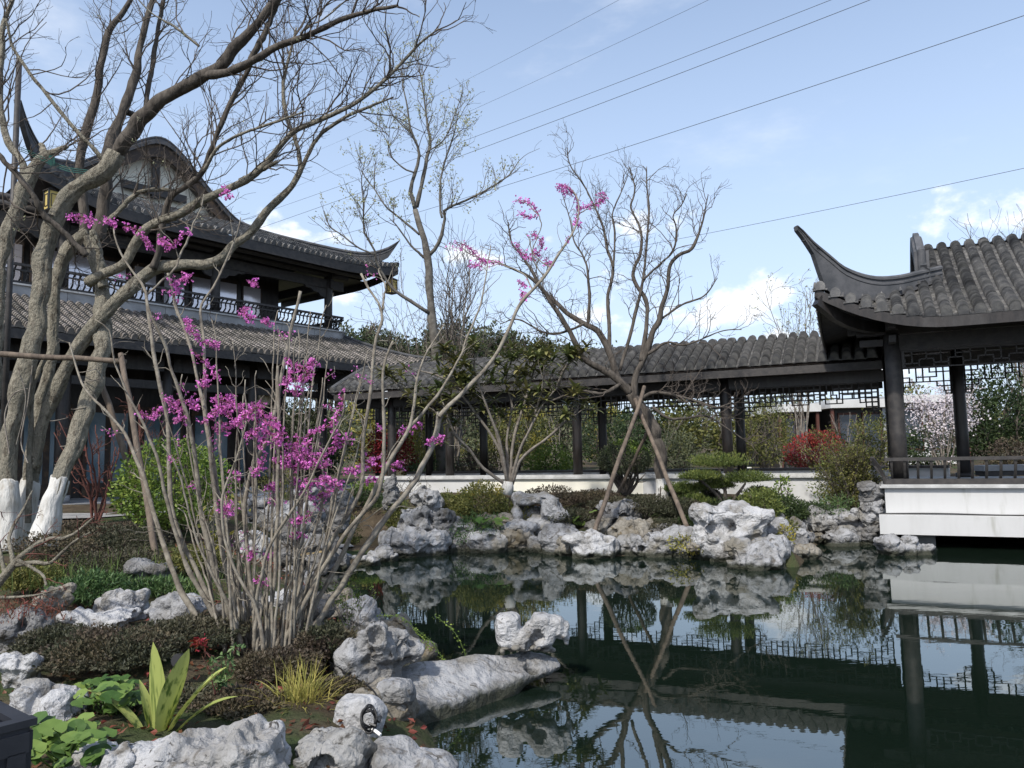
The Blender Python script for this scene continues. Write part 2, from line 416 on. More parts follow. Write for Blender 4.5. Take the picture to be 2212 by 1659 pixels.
M['cable'] = mat('black_rubber', (0.012, 0.012, 0.013), 0.5, spec=0.4)
M['wire'] = mat('power_wire', (0.055, 0.06, 0.068), 0.7)
M['white_paint'] = mat('white_enamel', (0.8, 0.8, 0.78), 0.4)
M['rope'] = mat('green_rope', (0.03, 0.10, 0.085), 0.8, attr=0.3)
M['bamboo_cut'] = mat('cut_wood', (0.45, 0.33, 0.16), 0.8)
M['concrete'] = mat('pale_concrete', (0.6, 0.6, 0.59), 0.8, (0.5, 0.5, 0.49), 1.0, 5)
M['dark_glass'] = mat('dark_window_glass', (0.03, 0.038, 0.05), 0.15, spec=0.6)
M['rust_frame'] = mat('rust_red_frame', (0.085, 0.035, 0.026), 0.6)
# variegated long leaf: yellow streaks along it
def variegated():
    m = mat('variegated_leaf', (0.40, 0.44, 0.13), 0.42, (0.07, 0.12, 0.025), 10.0, 3, (0.48, 0.66), attr=0.15, trans=0.2, stretch=(3.0, 3.0, 0.35))
    return m
M['aspidistra'] = variegated()

# pond water: clear, faintly rippled, over a dark muddy bed
def water_mat():
    m = bpy.data.materials.new('pond_water'); m.use_nodes = True
    t = m.node_tree; t.nodes.clear(); nn = t.nodes.new; ll = t.links.new
    o = nn('ShaderNodeOutputMaterial')
    co = nn('ShaderNodeTexCoord').outputs['Object']
    mp = nn('ShaderNodeMapping'); mp.inputs['Scale'].default_value = (1.0, 2.2, 1.0); ll(co, mp.inputs[0])
    n1 = nn('ShaderNodeTexNoise'); n1.inputs['Scale'].default_value = 2.6; n1.inputs['Detail'].default_value = 3; ll(mp.outputs[0], n1.inputs['Vector'])
    n2 = nn('ShaderNodeTexNoise'); n2.inputs['Scale'].default_value = 0.35; n2.inputs['Detail'].default_value = 2; ll(co, n2.inputs['Vector'])
    mu = nn('ShaderNodeMath'); mu.operation = 'MULTIPLY'; ll(n1.outputs['Fac'], mu.inputs[0]); ll(n2.outputs['Fac'], mu.inputs[1])
    bp = nn('ShaderNodeBump'); bp.inputs['Strength'].default_value = 0.024; bp.inputs['Distance'].default_value = 0.04; ll(mu.outputs[0], bp.inputs['Height'])
    fr = nn('ShaderNodeFresnel'); fr.inputs['IOR'].default_value = 2.8; ll(bp.outputs[0], fr.inputs['Normal'])
    gl = nn('ShaderNodeBsdfGlossy'); gl.inputs['Roughness'].default_value = 0.015; gl.inputs['Color'].default_value = (0.93, 0.96, 0.95, 1); ll(bp.outputs[0], gl.inputs['Normal'])
    tr = nn('ShaderNodeBsdfTransparent'); tr.inputs['Color'].default_value = (0.42, 0.50, 0.36, 1)
    ms = nn('ShaderNodeMixShader'); ll(fr.outputs[0], ms.inputs[0]); df = nn('ShaderNodeBsdfDiffuse'); df.inputs['Color'].default_value = (0.011, 0.021, 0.014, 1)
    mk = nn('ShaderNodeMixShader'); mk.inputs[0].default_value = 0.55; ll(tr.outputs[0], mk.inputs[1]); ll(df.outputs[0], mk.inputs[2])
    ll(mk.outputs[0], ms.inputs[1]); ll(gl.outputs[0], ms.inputs[2])
    ll(ms.outputs[0], o.inputs[0])
    return m
M['water'] = water_mat()
# ground: soil above the water line, dark silt in the pond (a real change of stuff, by height)
def ground_mat():
    m = M['soil']; t = m.node_tree; nn = t.nodes.new; ll = t.links.new
    b = [x for x in t.nodes if x.type == 'BSDF_PRINCIPLED'][0]
    src = b.inputs['Base Color'].links[0].from_socket
    g = nn('ShaderNodeNewGeometry'); s = nn('ShaderNodeSeparateXYZ'); ll(g.outputs['Position'], s.inputs[0])
    r = nn('ShaderNodeMapRange'); ll(s.outputs['Z'], r.inputs[0]); r.inputs[1].default_value = -0.35; r.inputs[2].default_value = 0.02
    k = nn('ShaderNodeMix'); k.data_type = 'RGBA'; ll(r.outputs[0], k.inputs[0]); k.inputs[6].default_value = (0.045, 0.066, 0.045, 1); ll(src, k.inputs[7])
    ll(k.outputs[2], b.inputs['Base Color'])
ground_mat()

# ------------------------------------------------------------------ ground and pond
POND = np.array([(-0.5, 2.6), (-0.36, 4.3), (-0.55, 5.1), (-0.8, 6.1), (-1.05, 6.9), (-1.75, 7.8), (-2.35, 9.0), (-3.0, 10.2), (-3.7, 11.3), (-3.25, 12.1),
                 (-2.65, 12.85), (-2.1, 13.75), (-1.5, 14.35), (-0.7, 14.6), (0.1, 14.75), (0.8, 13.9), (1.2, 13.35), (2.3, 13.55), (3.0, 13.0), (3.6, 12.2), (4.25, 11.75),
                 (4.6, 12.4), (5.0, 13.8), (5.9, 14.8), (6.8, 15.6), (8.5, 17.0), (13, 15.5), (22, 12), (22, 2.6)])
INLET = np.array([(-4.6, 15.3), (-3.4, 15.0), (-2.45, 15.3), (-2.2, 16.3), (-2.5, 17.2), (-3.6, 17.7), (-5.0, 17.2)])
def sdf(poly, x, y):
    d = np.full(x.shape, 1e9); inside = np.zeros(x.shape, bool)
    n = len(poly)
    for i in range(n):
        a, b = poly[i], poly[(i + 1) % n]
        e = b - a
        t = np.clip(((x - a[0]) * e[0] + (y - a[1]) * e[1]) / (e @ e), 0, 1)
        d = np.minimum(d, np.hypot(x - a[0] - t * e[0], y - a[1] - t * e[1]))
        c = (a[1] <= y) != (b[1] <= y)
        with np.errstate(divide='ignore', invalid='ignore'):
            xi = a[0] + (y - a[1]) / (b[1] - a[1]) * e[0]
        inside ^= c & (x < xi)
    return np.where(inside, -d, d)
def sstep(a, b, x):
    t = np.clip((x - a) / (b - a), 0, 1); return t * t * (3 - 2 * t)
def ground_z(x, y):
    x = np.asarray(x, float); y = np.asarray(y, float)
    d = np.minimum(sdf(POND, x, y), sdf(INLET, x, y))
    near = 0.28 * sstep(6.2, 9.8, y) + 0.22 * sstep(9.5, 12.5, y)
    farb = sstep(11.0, 12.5, y) * sstep(-2.9, -1.6, x)
    bank = 0.10 + 0.24 * sstep(0.0, 0.9, d) + near * (1 - farb) + 0.5 * sstep(0.3, 3.0, d) * farb
    hill = 7.0 * sstep(45, 130, y) * sstep(60, 5, np.abs(x + 12)) + 4 * sstep(70, 150, y)
    nz = 0.05 * fbm(np.stack([x * 1.3, y * 1.3, 0 * x], -1), 3)
    out = (bank + nz * sstep(0.0, 0.8, d)) + hill
    pen = sstep(-5.4, -4.4, x) * sstep(-1.5, -2.1, x) * sstep(12.0, 12.8, y) * sstep(18.8, 17.7, y)
    out = out * (1 - pen) + pen * (0.09 + nz)
    return np.where(d < 0, -0.02 - 0.75 * sstep(0.0, 1.5, -d) - 0.10 * sstep(0, .1, -d), np.where(d < 0.12, (d / 0.12) * out + (1 - d / 0.12) * -0.02, out))
gx = np.unique(np.round(np.r_[np.linspace(-900, -60, 12), np.linspace(-60, -14, 24), np.linspace(-14, -7, 30), np.arange(-7, 9, 0.11), np.linspace(9, 24, 60), np.linspace(24, 60, 18), np.linspace(60, 900, 12)], 3))
gy = np.unique(np.round(np.r_[np.linspace(-60, 0, 10), np.arange(0, 20, 0.11), np.linspace(20, 45, 70), np.linspace(45, 160, 45), np.linspace(160, 1500, 12)], 3))
GX, GY = np.meshgrid(gx, gy, indexing='ij')
g = MB().grid(np.stack([GX, GY, ground_z(GX, GY)], -1))
g.build('ground', M['soil'], smooth=True, kind='structure')
def gz(x, y): return float(ground_z(np.array([x]), np.array([y]))[0])
w = MB(); xs = np.linspace(-6.5, 24, 30); ys = np.linspace(2.0, 18.5, 20)
XX, YY = np.meshgrid(xs, ys, indexing='ij'); w.grid(np.stack([XX, YY, 0 * XX], -1))
w.build('pond_water', M['water'], smooth=True, kind='structure')

# ------------------------------------------------------------------ building helpers
def frame(o, ex, ey):
    o, ex, ey = np.array([*o, 0.0]), np.array([*ex, 0.0]), np.array([*ey, 0.0])
    def f(a, b, z): return o + a * ex + b * ey + np.array([0, 0, z])
    f.ax = [ex, ey, np.array([0, 0, 1.0])]
    return f
def fbox(mb, f, a0, a1, b0, b1, z0, z1):
    return mb.box(f((a0 + a1) / 2, (b0 + b1) / 2, (z0 + z1) / 2), (abs(a1 - a0), abs(b1 - b0), abs(z1 - z0)), f.ax)
def tile_row(path, side, pitch, r=0.068, step=0.055, dl=0.016, seg=7):
    """one row of barrel tiles with half a row of pan tiles on each side; path runs from the eave up"""
    p = np.asarray(path, float)
    l = np.r_[0, np.cumsum(np.linalg.norm(np.diff(p, axis=0), axis=1))]
    n = max(2, int(round(l[-1] / step)))
    s = np.linspace(0, l[-1], n + 1)
    side = np.asarray(side, float)
    q = np.stack([np.interp(s, l, p[:, k]) for k in range(3)], 1)
    t = np.gradient(q, axis=0); t /= np.linalg.norm(t, axis=1, keepdims=True)
    nr = np.cross(side[None], t); nr /= np.linalg.norm(nr, axis=1, keepdims=True)
    nr = np.where(nr[:, 2:3] < 0, -nr, nr)
    th = np.linspace(math.pi, 0, seg)
    prof = [(-pitch / 2, -0.045), (-r * 0.93, -0.038)] + [(r * 0.92 * math.cos(x), r * 1.15 * math.sin(x)) for x in th] + [(r * 0.93, -0.038), (pitch / 2, -0.045)]
    prof = np.array(prof)
    rows = []
    def ring(i, grow, drop=0.0):
        pr = prof.copy(); pr[2:-2] *= 1 + grow / r; pr[:, 1] += grow * 0.6 - drop
        return q[i] + pr[:, 0:1] * side + pr[:, 1:2] * nr[i]
    flat = prof.copy(); flat[:, 1] = -0.055; flat[1:-1, 0] *= 0.9
    rows.append(q[0] + flat[:, 0:1] * side + flat[:, 1:2] * nr[0]); rows.append(ring(0, dl, 0.035))
    for i in range(n):
        j = 1.0 + 0.5 * (random.random() - 0.5)
        rows.append(ring(i, dl * j)); rows.append(ring(i + 1, 0.0))
    TILE_V.clear(); tv = np.repeat(np.r_[0.5, 0.5, np.repeat(np.clip(0.5 + 0.22 * rng.normal(0, 1, n) + 0.12 * rng.normal(), 0, 1), 2)], prof.shape[0]); TILE_V.append(tv)
    return np.array(rows)
TILE_V = []
def row_obj(parent, paths_side_pitch, m, name='tile_row', **kw):
    mb = MB(); g_ = tile_row(*paths_side_pitch, **kw); mb.grid(g_, TILE_V[0])
    return mb.build(name, m, parent)
def slope_path(f_lo, f_hi, n=14, sag=0.0):
    lo, hi = np.asarray(f_lo, float), np.asarray(f_hi, float)
    t = np.linspace(0, 1, n)[:, None]
    p = lo + (hi - lo) * t
    p[:, 2] -= sag * 4 * (t * (1 - t))[:, 0]
    return p
def lattice(mb, f, a0, a1, b, z0, z1, seed, bar=0.026, foot=0.42, fixed='b'):
    """openwork frieze hung under a beam: stepped key-fret bars in a frame that steps down at both ends"""
    rs = random.Random(seed)
    Ln = a1 - a0; cell = 0.13
    nx = max(4, int(round(Ln / cell))); cx = Ln / nx
    nz = 3; cz = (z1 - z0) / nz
    def pt(a, z): return f(a, b, z) if fixed == 'b' else f(b, a, z)
    def seg(i0, k0, i1, k1):
        A = pt(a0 + i0 * cx, z1 - k0 * cz); B = pt(a0 + i1 * cx, z1 - k1 * cz)
        d = (B - A) / np.linalg.norm(B - A) * bar / 2
        mb.bar(A - d, B + d, bar, bar, up=(0, 0, 1) if abs(B[2] - A[2]) < 1e-6 else f.ax[0] + f.ax[1] * 0.31)
    pat = [[1, 0, 1, 1], [0, 1, 1, 0], [1, 1, 0, 1], [1, 0, 1, 0], [0, 1, 0, 1], [1, 1, 1, 0]]
    for i in range(nx):
        seg(i, 0, i + 1, 0)
        for k in (1, 2):
            if rs.random() < 0.62:
                seg(i, k, i + 1, k)
                if k == 2 and i % 3 == 1 or k == 1 and i % 2 == 1: seg(i, 0, i, k)
                if k == 2 and i % 3 == 2: seg(i + 1, 0, i + 1, k)
    for i in range(nx + 1):
        for k in range(nz):
            if k == 0 and (i % 2 == 0 or i % 3 == 0) or k == 1 and i % 3 == 0 or rs.random() < 0.5: seg(i, k, i, k + 1)
    # lower outline, stepping up in the middle parts
    h = [3 if (min(i, nx - 1 - i) < 3 or (i // 3) % 2) else 2 for i in range(nx)]
    for i in range(nx):
        seg(i, h[i], i + 1, h[i])
        if i and h[i] != h[i - 1]: seg(i, 2, i, 3)
    for s0, d in ((0, 1), (nx, -1)):                 # stepped brackets at the columns
        for st, (w_, dep) in enumerate(((3, 3), (2, 4), (1, 5))):
            seg(s0, dep, s0 + d * w_, dep); seg(s0 + d * w_, dep, s0 + d * w_, dep - 1)
            if w_ > 1: seg(s0 + d, dep, s0 + d, dep - 1)
        seg(s0, 0, s0, 5.6)
        seg(s0, 5.6, s0 + d * 0.8, 5.6); seg(s0 + d * 0.8, 5.6, s0 + d * 0.8, 5.2)
    return mb
def column(parent, f, a, b, z0, z1, r, m, seg=18):
    p = np.linspace(f(a, b, z0), f(a, b, z1), 4)
    return MB().tube(p, r, seg).build('column', m, parent, smooth=True)

# ------------------------------------------------------------------ covered corridor
TH = math.radians(25)
e2, n2 = (math.cos(TH), -math.sin(TH)), (math.sin(TH), math.cos(TH))
CF = frame((1.6, 19.2), e2, n2)
TL, TR = -6.95, 6.95
cor = thing('covered_corridor', 'long open garden corridor with black columns, openwork friezes and grey barrel-tiled roof', 'corridor', tuple(CF(0, 1, 0.78)))
CW = 2.0
fbox(MB(), CF, TL + 0.5, TR + 0.1, -0.16, CW + 0.16, 0.2, 0.82).build('floor', M['paving'], cor)
for nm, b in (('low_wall', -0.1), ('low_wall', CW + 0.1)):
    fbox(MB(), CF, TL + 0.7, TR, b - 0.12, b + 0.12, 0.3, 1.165).build(nm, M['plaster'] if b < 0 else M['plaster'], cor)
o_ = fbox(MB(), CF, -2.6, 1.7, -0.2235, -0.2205, 0.72, 1.163).build('low_wall_cream_overlay', M['plaster_cream'], cor)  # thin overlay, creamier than the rest of the low wall
for b in (-0.1, CW + 0.1):
    mb = MB(); fbox(mb, CF, TL + 0.66, TR + 0.02, b - 0.19, b + 0.19, 1.166, 1.215); fbox(mb, CF, TL + 0.68, TR + 0.01, b - 0.165, b + 0.165, 1.215, 1.262)
    mb.build('coping', M['coping'], cor)
    if b > 0: fbox(MB(), CF, TL + 0.68, TR, b - 0.15, b + 0.15, 1.262, 1.33).build('coping', M['wood_grey'], cor)
COLS = [-5.5, -3.65, 0.0, 3.65]
for t in COLS:
    for b in (0.0, CW):
        column(cor, CF, t, b, 1.2, 3.75, 0.118, M['wood'])
        fbox(MB(), CF, t - 0.15, t + 0.15, b - 0.15, b + 0.15, 0.82, 1.19).build('column_base', M['stone_band'], cor)
for b in (0.0, CW):
    fbox(MB(), CF, TL + 0.3, TR, b - 0.07, b + 0.07, 3.18, 3.42).build('beam', M['wood'], cor)
    fbox(MB(), CF, TL + 0.2, TR, b - 0.09, b + 0.09, 3.45, 3.62).build('purlin', M['wood'], cor)
for t in COLS:
    fbox(MB(), CF, t - 0.06, t + 0.06, 0.0, CW, 3.3, 3.5).build('tie_beam', M['wood'], cor)
bays = [(-6.6, -5.5), (-5.5, -3.65), (-3.65, 0.0), (0.0, 3.65), (3.65, TR)]
for i, (a, b_) in enumerate(bays):
    for b in (0.0, CW):
        lattice(MB(), CF, a + 0.12, b_ - 0.12, b, 2.86, 3.17, 11 + i + (50 if b else 0)).build('lattice_frieze', M['wood'], cor)
RID, EAV, OV = 4.47, 3.60, 0.78
def cor_roof(b):                                        # roof surface height, rounded over the ridge
    x = abs(b - CW / 2); L0 = CW / 2 + OV
    return RID - 0.05 - (RID - EAV - 0.05) * (0.88 * (x / L0) + 0.12 * (x / L0) ** 2) - 0.06 * math.exp(-(x / 0.16) ** 2) + 0.06
pit = 0.232
nrow = int((TR - TL) / pit)
fr = np.array([CF(0, b, cor_roof(b)) for b in np.linspace(-OV, CW / 2 + 0.02, 30)])
bk = np.array([CF(0, b, cor_roof(b)) for b in np.linspace(CW + OV, CW / 2 - 0.02, 30)])
def row_mesh(m, *a, **k):
    g_ = tile_row(*a, **k); return MB().grid(g_, TILE_V[0]).mesh('tile_row', m)
meshes = [row_mesh(M['tile'], fr, CF.ax[0], pit, r=0.078) for k in range(9)]
meshb = row_mesh(M['tile'], bk, CF.ax[0], pit, r=0.078)
for i in range(nrow + 1):
    a = TL + i * pit
    for me in (meshes[(i * 4) % 9 if i % 5 else random.randrange(9)], meshb):
        o = link('tile_row', me, cor); o.location = CF.ax[0] * a + np.array([0, 0, random.uniform(-.008, .008)]) + CF.ax[0] * random.uniform(-.012, .012)
for i in range(nrow + 1):                               # rounded cap where the row turns over the ridge
    mb = MB(); a = TL + i * pit
    p = np.array([CF(a, CW / 2 + x, cor_roof(CW / 2 + x) + 0.012) for x in np.linspace(-0.13, 0.13, 7)])
    mb.tube(p, [0.03, 0.075, 0.088, 0.09, 0.088, 0.075, 0.03], 8)
    if i == 0: capme = mb.mesh('ridge_cap', M['tile'], True); cap0 = a
    o = link('ridge_cap', capme, cor); o.location = CF.ax[0] * (a - cap0)
for s0, s1, nm in ((-OV + 0.03, CW / 2, 'roof_board'), (CW + OV - 0.03, CW / 2, 'roof_board')):
    pts = [[CF(a, b, cor_roof(b) - 0.075) for b in np.linspace(s0, s1, 10)] for a in (TL + 0.02, TR - 0.02)]
    pts2 = [[CF(a, b, cor_roof(b) - 0.11) for b in np.linspace(s0, s1, 10)] for a in (TL + 0.02, TR - 0.02)]
    MB().grid(pts).grid(pts2).build(nm, M['wood'], cor)
for b in (-OV + 0.04, CW + OV - 0.04):
    fbox(MB(), CF, TL + 0.03, TR - 0.03, b - 0.022, b + 0.022, EAV - 0.22, EAV - 0.055).build('fascia', M['wood_grey'], cor)
for k in range(46):                                     # rafters under the eaves
    a = TL + 0.2 + k * (TR - TL - 0.4) / 45
    if k == 0:
        mb = MB(); mb.bar(CF(a, -OV + 0.08, EAV - 0.15), CF(a, CW / 2, RID - 0.22), 0.05, 0.06); rme, ra = mb.mesh('rafter', M['wood']), a
    o = link('rafter', rme, cor); o.location = CF.ax[0] * (a - ra)
p = np.array([CF(TL - 0.02, b, cor_roof(b) + 0.03) for b in np.linspace(-OV, CW + OV, 31)])
MB().sweep(p, [(-0.06, -0.16), (0.06, -0.16), (0.06, 0.06), (0, 0.1), (-0.06, 0.06)], CF.ax[0]).build('verge', M['ridge'], cor)

# ------------------------------------------------------------------ waterside pavilion
PFo = np.array([7.14, 14.3])
PF = frame(PFo, e2, n2)
PL, PW, PO = 4.4, 3.6, 1.25
pav = thing('waterside_pavilion', 'open pavilion on a white platform over the pond with upswept barrel-tiled roof', 'pavilion', tuple(PF(2, 1.8, 0.4)))
fbox(MB(), PF, -0.28, PL + 0.4, -0.28, PW + 0.3, 0.566, 1.04).build('platform', M['plaster_stained'], pav)
mb = MB(); fbox(mb, PF, -0.36, PL + 0.5, -0.36, PW + 0.3, 1.042, 1.075); fbox(mb, PF, -0.33, PL + 0.5, -0.33, PW + 0.3, 1.075, 1.105)
mb.build('coping', M['coping'], pav)
fbox(MB(), PF, -0.40, PL + 0.8, -0.52, PW + 0.6, 0.23, 0.565).build('ledge', M['plaster_stained'], pav)
for a in (0.3, 2.2, 4.1):
    for b in (0.2, PW):
        fbox(MB(), PF, a - 0.2, a + 0.2, b - 0.2, b + 0.2, -0.9, 0.229).build('pier', M['stone_band'], pav)
p = np.array([PF(a, -0.29 - 0.012 * abs(math.sin(a * 2.2)), 0.585 + 0.008 * math.sin(a * 3)) for a in np.linspace(-0.4, PL, 50)])
MB().tube(p, 0.011, 5).build('conduit', M['cable'], pav)
pcols = [(0, 0), (PL, 0), (0, PW), (PL, PW), (1.36, PW), (PL - 1.36, PW)]
for i, (a, b) in enumerate(pcols):
    column(pav, PF, a, b, 1.10, 3.98, 0.142 if b == 0 else 0.128, M['wood_grey'] if b == 0 else M['wood'], 24)
    MB().tube(np.linspace(PF(a, b, 1.10), PF(a, b, 1.2), 2), 0.18, 18).build('column_base', M['wood_grey'], pav, smooth=True)
for b in (0.0, PW):
    fbox(MB(), PF, 0, PL, b - 0.07, b + 0.07, 3.60, 3.86).build('beam', M['wood_grey'], pav)
    fbox(MB(), PF, 0, PL, b - 0.05, b + 0.05, 3.565, 3.60).build('beam_molding', M['wood_grey'], pav)
    fbox(MB(), PF, -0.6, PL + 0.6, b - 0.1, b + 0.1, 3.88, 4.08).build('purlin', M['wood'], pav)
for a in (0.0, PL):
    fbox(MB(), PF, a - 0.07, a + 0.07, 0, PW, 3.6, 3.86).build('beam', M['wood'], pav)
    fbox(MB(), PF, a - 0.1, a + 0.1, -0.6, PW + 0.6, 3.9, 4.1).build('purlin', M['wood'], pav)
# openwork friezes: a plain panel of key-fret under the front beam, stepped ones behind
def fret(mb, f, a0, a1, b, z0, z1, per=0.47, bar=0.022):
    h = (z1 - z0) / 4
    def seg(x0, k0, x1, k1):
        A, B = f(x0, b, z0 + k0 * h), f(x1, b, z0 + k1 * h)
        d = (B - A) / np.linalg.norm(B - A) * bar / 2
        mb.bar(A - d, B + d, bar, bar, up=(0, 0, 1) if abs(B[2] - A[2]) < 1e-6 else f.ax[0])
    x = a0
    while x < a1 - 0.05:
        q = per / 4
        c = [(0, 3, q, 3), (q, 3, q, 1), (q, 1, 2 * q, 1), (2 * q, 1, 2 * q, 2), (2 * q, 2, 3 * q, 2), (3 * q, 2, 3 * q, 4), (3 * q, 3, 4 * q, 3), (2 * q, 0, 2 * q, 1), (0, 0, 0, 2), (0, 2, -q, 2), (q, 3, q, 4), (0, 1, q, 1)]
        for x0, k0, x1, k1 in c:
            if x + x1 < a1 and x + x0 >= a0 and x + x1 >= a0: seg(x + x0, k0, x + x1, k1)
        x += per
    for k in (0, 4): seg(a0, k, a1, k)
    return mb
fret(MB(), PF, 0.2, PL - 0.2, 0.0, 3.24, 3.545).build('lattice_frieze', M['wood_grey'], pav)
lattice(MB(), PF, 0.14, 1.22, PW, 3.24, 3.56, 91).build('lattice_frieze', M['wood'], pav)
lattice(MB(), PF, 1.5, PL - 1.5, PW, 3.24, 3.56, 92).build('lattice_frieze', M['wood'], pav)
lattice(MB(), PF, PL - 1.22, PL - 0.14, PW, 3.24, 3.56, 93).build('lattice_frieze', M['wood'], pav)
MB().bar(PF(0.17, 0, 3.24), PF(0.17, 0, 3.56), 0.05, 0.05, up=PF.ax[0]).build('frieze_post', M['wood_grey'], pav)
# leaning seat-back railing round the platform
def lean_rail(a0, b0, a1, b1, out, parent, f, z0, z1, lean, sp, w_bal, m, nm='baluster', curve=False, gap=0):
    d = np.array([a1 - a0, b1 - b0], float); ln = np.linalg.norm(d)
    o2 = np.array(out, float)
    A = lambda t, zz, k: f(a0 + d[0] * t + o2[0] * k, b0 + d[1] * t + o2[1] * k, zz)
    MB().bar(A(0, z0 + 0.05, 0), A(1, z0 + 0.05, 0), 0.09, 0.10).build('bottom_rail', m, parent)
    MB().bar(A(0, z1, lean), A(1, z1, lean), 0.075, 0.06).build('top_rail', m, parent)
    n = int(ln / sp)
    me = None
    for i in range(n + 1):
        t = (i + 0.5) / (n + 1)
        if me is None:
            pts = [A(t, z0 + 0.1 + (z1 - z0 - 0.12) * s, lean * s + (0.05 * math.sin(s * 2 * math.pi) if curve else 0.035 * math.sin(s * math.pi))) for s in np.linspace(0, 1, 8 if curve else 5)]
            side = f.ax[0] * d[0] / ln + f.ax[1] * d[1] / ln
            me = MB().sweep(pts, [(-w_bal / 2, -w_bal / 2), (w_bal / 2, -w_bal / 2), (w_bal / 2, w_bal / 2), (-w_bal / 2, w_bal / 2)], side).mesh(nm, m); t0 = t
        o = link(nm, me, parent); o.location = (f.ax[0] * d[0] + f.ax[1] * d[1]) * (t - t0)
lean_rail(-0.25, -0.25, PL + 0.2, -0.25, (0, -1), pav, PF, 1.106, 1.56, 0.20, 0.215, 0.04, M['wood_grey'])
lean_rail(-0.25, -0.2, -0.25, 1.3, (-1, 0), pav, PF, 1.106, 1.56, 0.20, 0.215, 0.04, M['wood_grey'])
MB().sweep([PF(-0.25 - k, -0.25 - k, zz) for k, zz in ((0, 1.11), (0.03, 1.25), (0.1, 1.42), (0.21, 1.6))], [(-.03, -.03), (.03, -.03), (.03, .03), (-.03, .03)], PF.ax[0]).build('corner_post', M['wood_grey'], pav)
fbox(MB(), PF, 0, PL, 0.05, 0.35, 1.11, 1.15).build('bench_seat', M['wood_grey'], pav)

# roof: hip and gable, corners swept up
RZ, EZ, AG, BG = 5.90, 4.02, 0.78, 0.30            # ridge, eave, where the gable stands and where the hip starts on the slope
def lift(a, b):
    """eave upsweep near the corner at (-PO, -PO), as a function of plan position"""
    u = np.clip((0.9 - a) / (0.9 + PO), 0, 1.4); v = np.clip((0.9 - b) / (0.9 + PO), 0, 1.4)
    return 0.74 * (u ** 2.0) * (v ** 2.0)
def pav_z(b):
    x = (b + PO) / (PW / 2 + PO)
    return EZ + (RZ - EZ) * (0.78 * x + 0.22 * x * x) - 0.05 * math.exp(-((b - PW / 2) / 0.15) ** 2)
PP = 0.245
na = int((PL + 2 * PO - 0.0) / PP)
me0 = None
for i in range(na + 1):
    a = -PO + 0.12 + i * PP
    if a > PL + PO: break
    if a >= AG - 0.02:
        amx = PL - AG
        if a > amx + 2.0: break
        path = np.array([PF(a, b, pav_z(b) + lift(a, b)) for b in np.linspace(-PO, PW / 2 + 0.03, 40)])
    else:
        bt = -PO + (a + PO) * (BG + PO) / (AG + PO) + 0.05
        path = np.array([PF(a, b, pav_z(b) + lift(a, b)) for b in np.linspace(-PO - 0.02 * 0, bt, 14)])
    row_obj(pav, (path, PF.ax[0], PP), M['tile'], r=0.082)
    path = np.array([PF(a, PW - b, pav_z(b)) for b in np.linspace(-PO, PW / 2 + 0.03 if a >= AG - 0.02 else -PO + (a + PO) * (BG + PO) / (AG + PO) + 0.05, 16)])
    row_obj(pav, (path, PF.ax[0], PP), M['tile'], r=0.082, step=0.2)
    if a >= AG - 0.02:
        p = np.array([PF(a, PW / 2 + x, pav_z(PW / 2 - abs(x)) + 0.015) for x in np.linspace(-0.16, 0.16, 7)])
        MB().tube(p, [0.03, 0.08, 0.094, 0.096, 0.094, 0.08, 0.03], 10).build('ridge_cap', M['tile'], pav, smooth=True)
nb = int((PW + 2 * PO) / PP)
for i in range(nb + 1):                               # the slope that faces the corridor
    b = -PO + 0.12 + i * PP
    bb = min(b, PW - b)
    at = -PO + (min(bb, BG) + PO) * (AG + PO) / (BG + PO) + 0.02
    if at < -PO + 0.15: continue
    path = np.array([PF(a, b, EZ + (a + PO) * 0.46 + lift(a, bb)) for a in np.linspace(-PO, at, 10)])
    row_obj(pav, (path, PF.ax[1], PP), M['tile'], r=0.082, step=0.08)
# gable wall and gable ridge
gt = np.array([PF(AG - 0.02, b, pav_z(min(b, PW - b)) - 0.02) for b in np.linspace(BG, PW - BG, 15)]); gb = gt.copy(); gb[:, 2] = 4.75
MB().grid([gt, gb]).build('gable', M['wood'], pav)
gp = np.array([PF(AG - 0.16, b, pav_z(min(b, PW - b)) + 0.06) for b in np.linspace(BG - 0.05, PW - BG + 0.05, 25)])
MB().sweep(gp, [(-0.10, -0.05), (0.10, -0.05), (0.10, 0.22), (0.06, 0.24), (0.05, 0.31), (-0.05, 0.31), (-0.06, 0.24), (-0.10, 0.22)], PF.ax[0]).build('gable_ridge', M['ridge'], pav)
blk = MB(); q0 = PF(AG - 0.18, BG - 0.12, pav_z(BG) - 0.02)
blk.tube([q0, q0 + np.array([0, 0, 0.62]), q0 + np.array([0, 0, 0.67])], [0.075, 0.068, 0.03], 14)
for s_ in (-1, 1): blk.box(q0 + PF.ax[0] * 0.10 * s_ + PF.ax[1] * 0.05 + np.array([0, 0, 0.30]), (0.05, 0.12, 0.60), PF.ax)
blk.build('ridge_end_post', M['ridge'], pav, smooth=False)
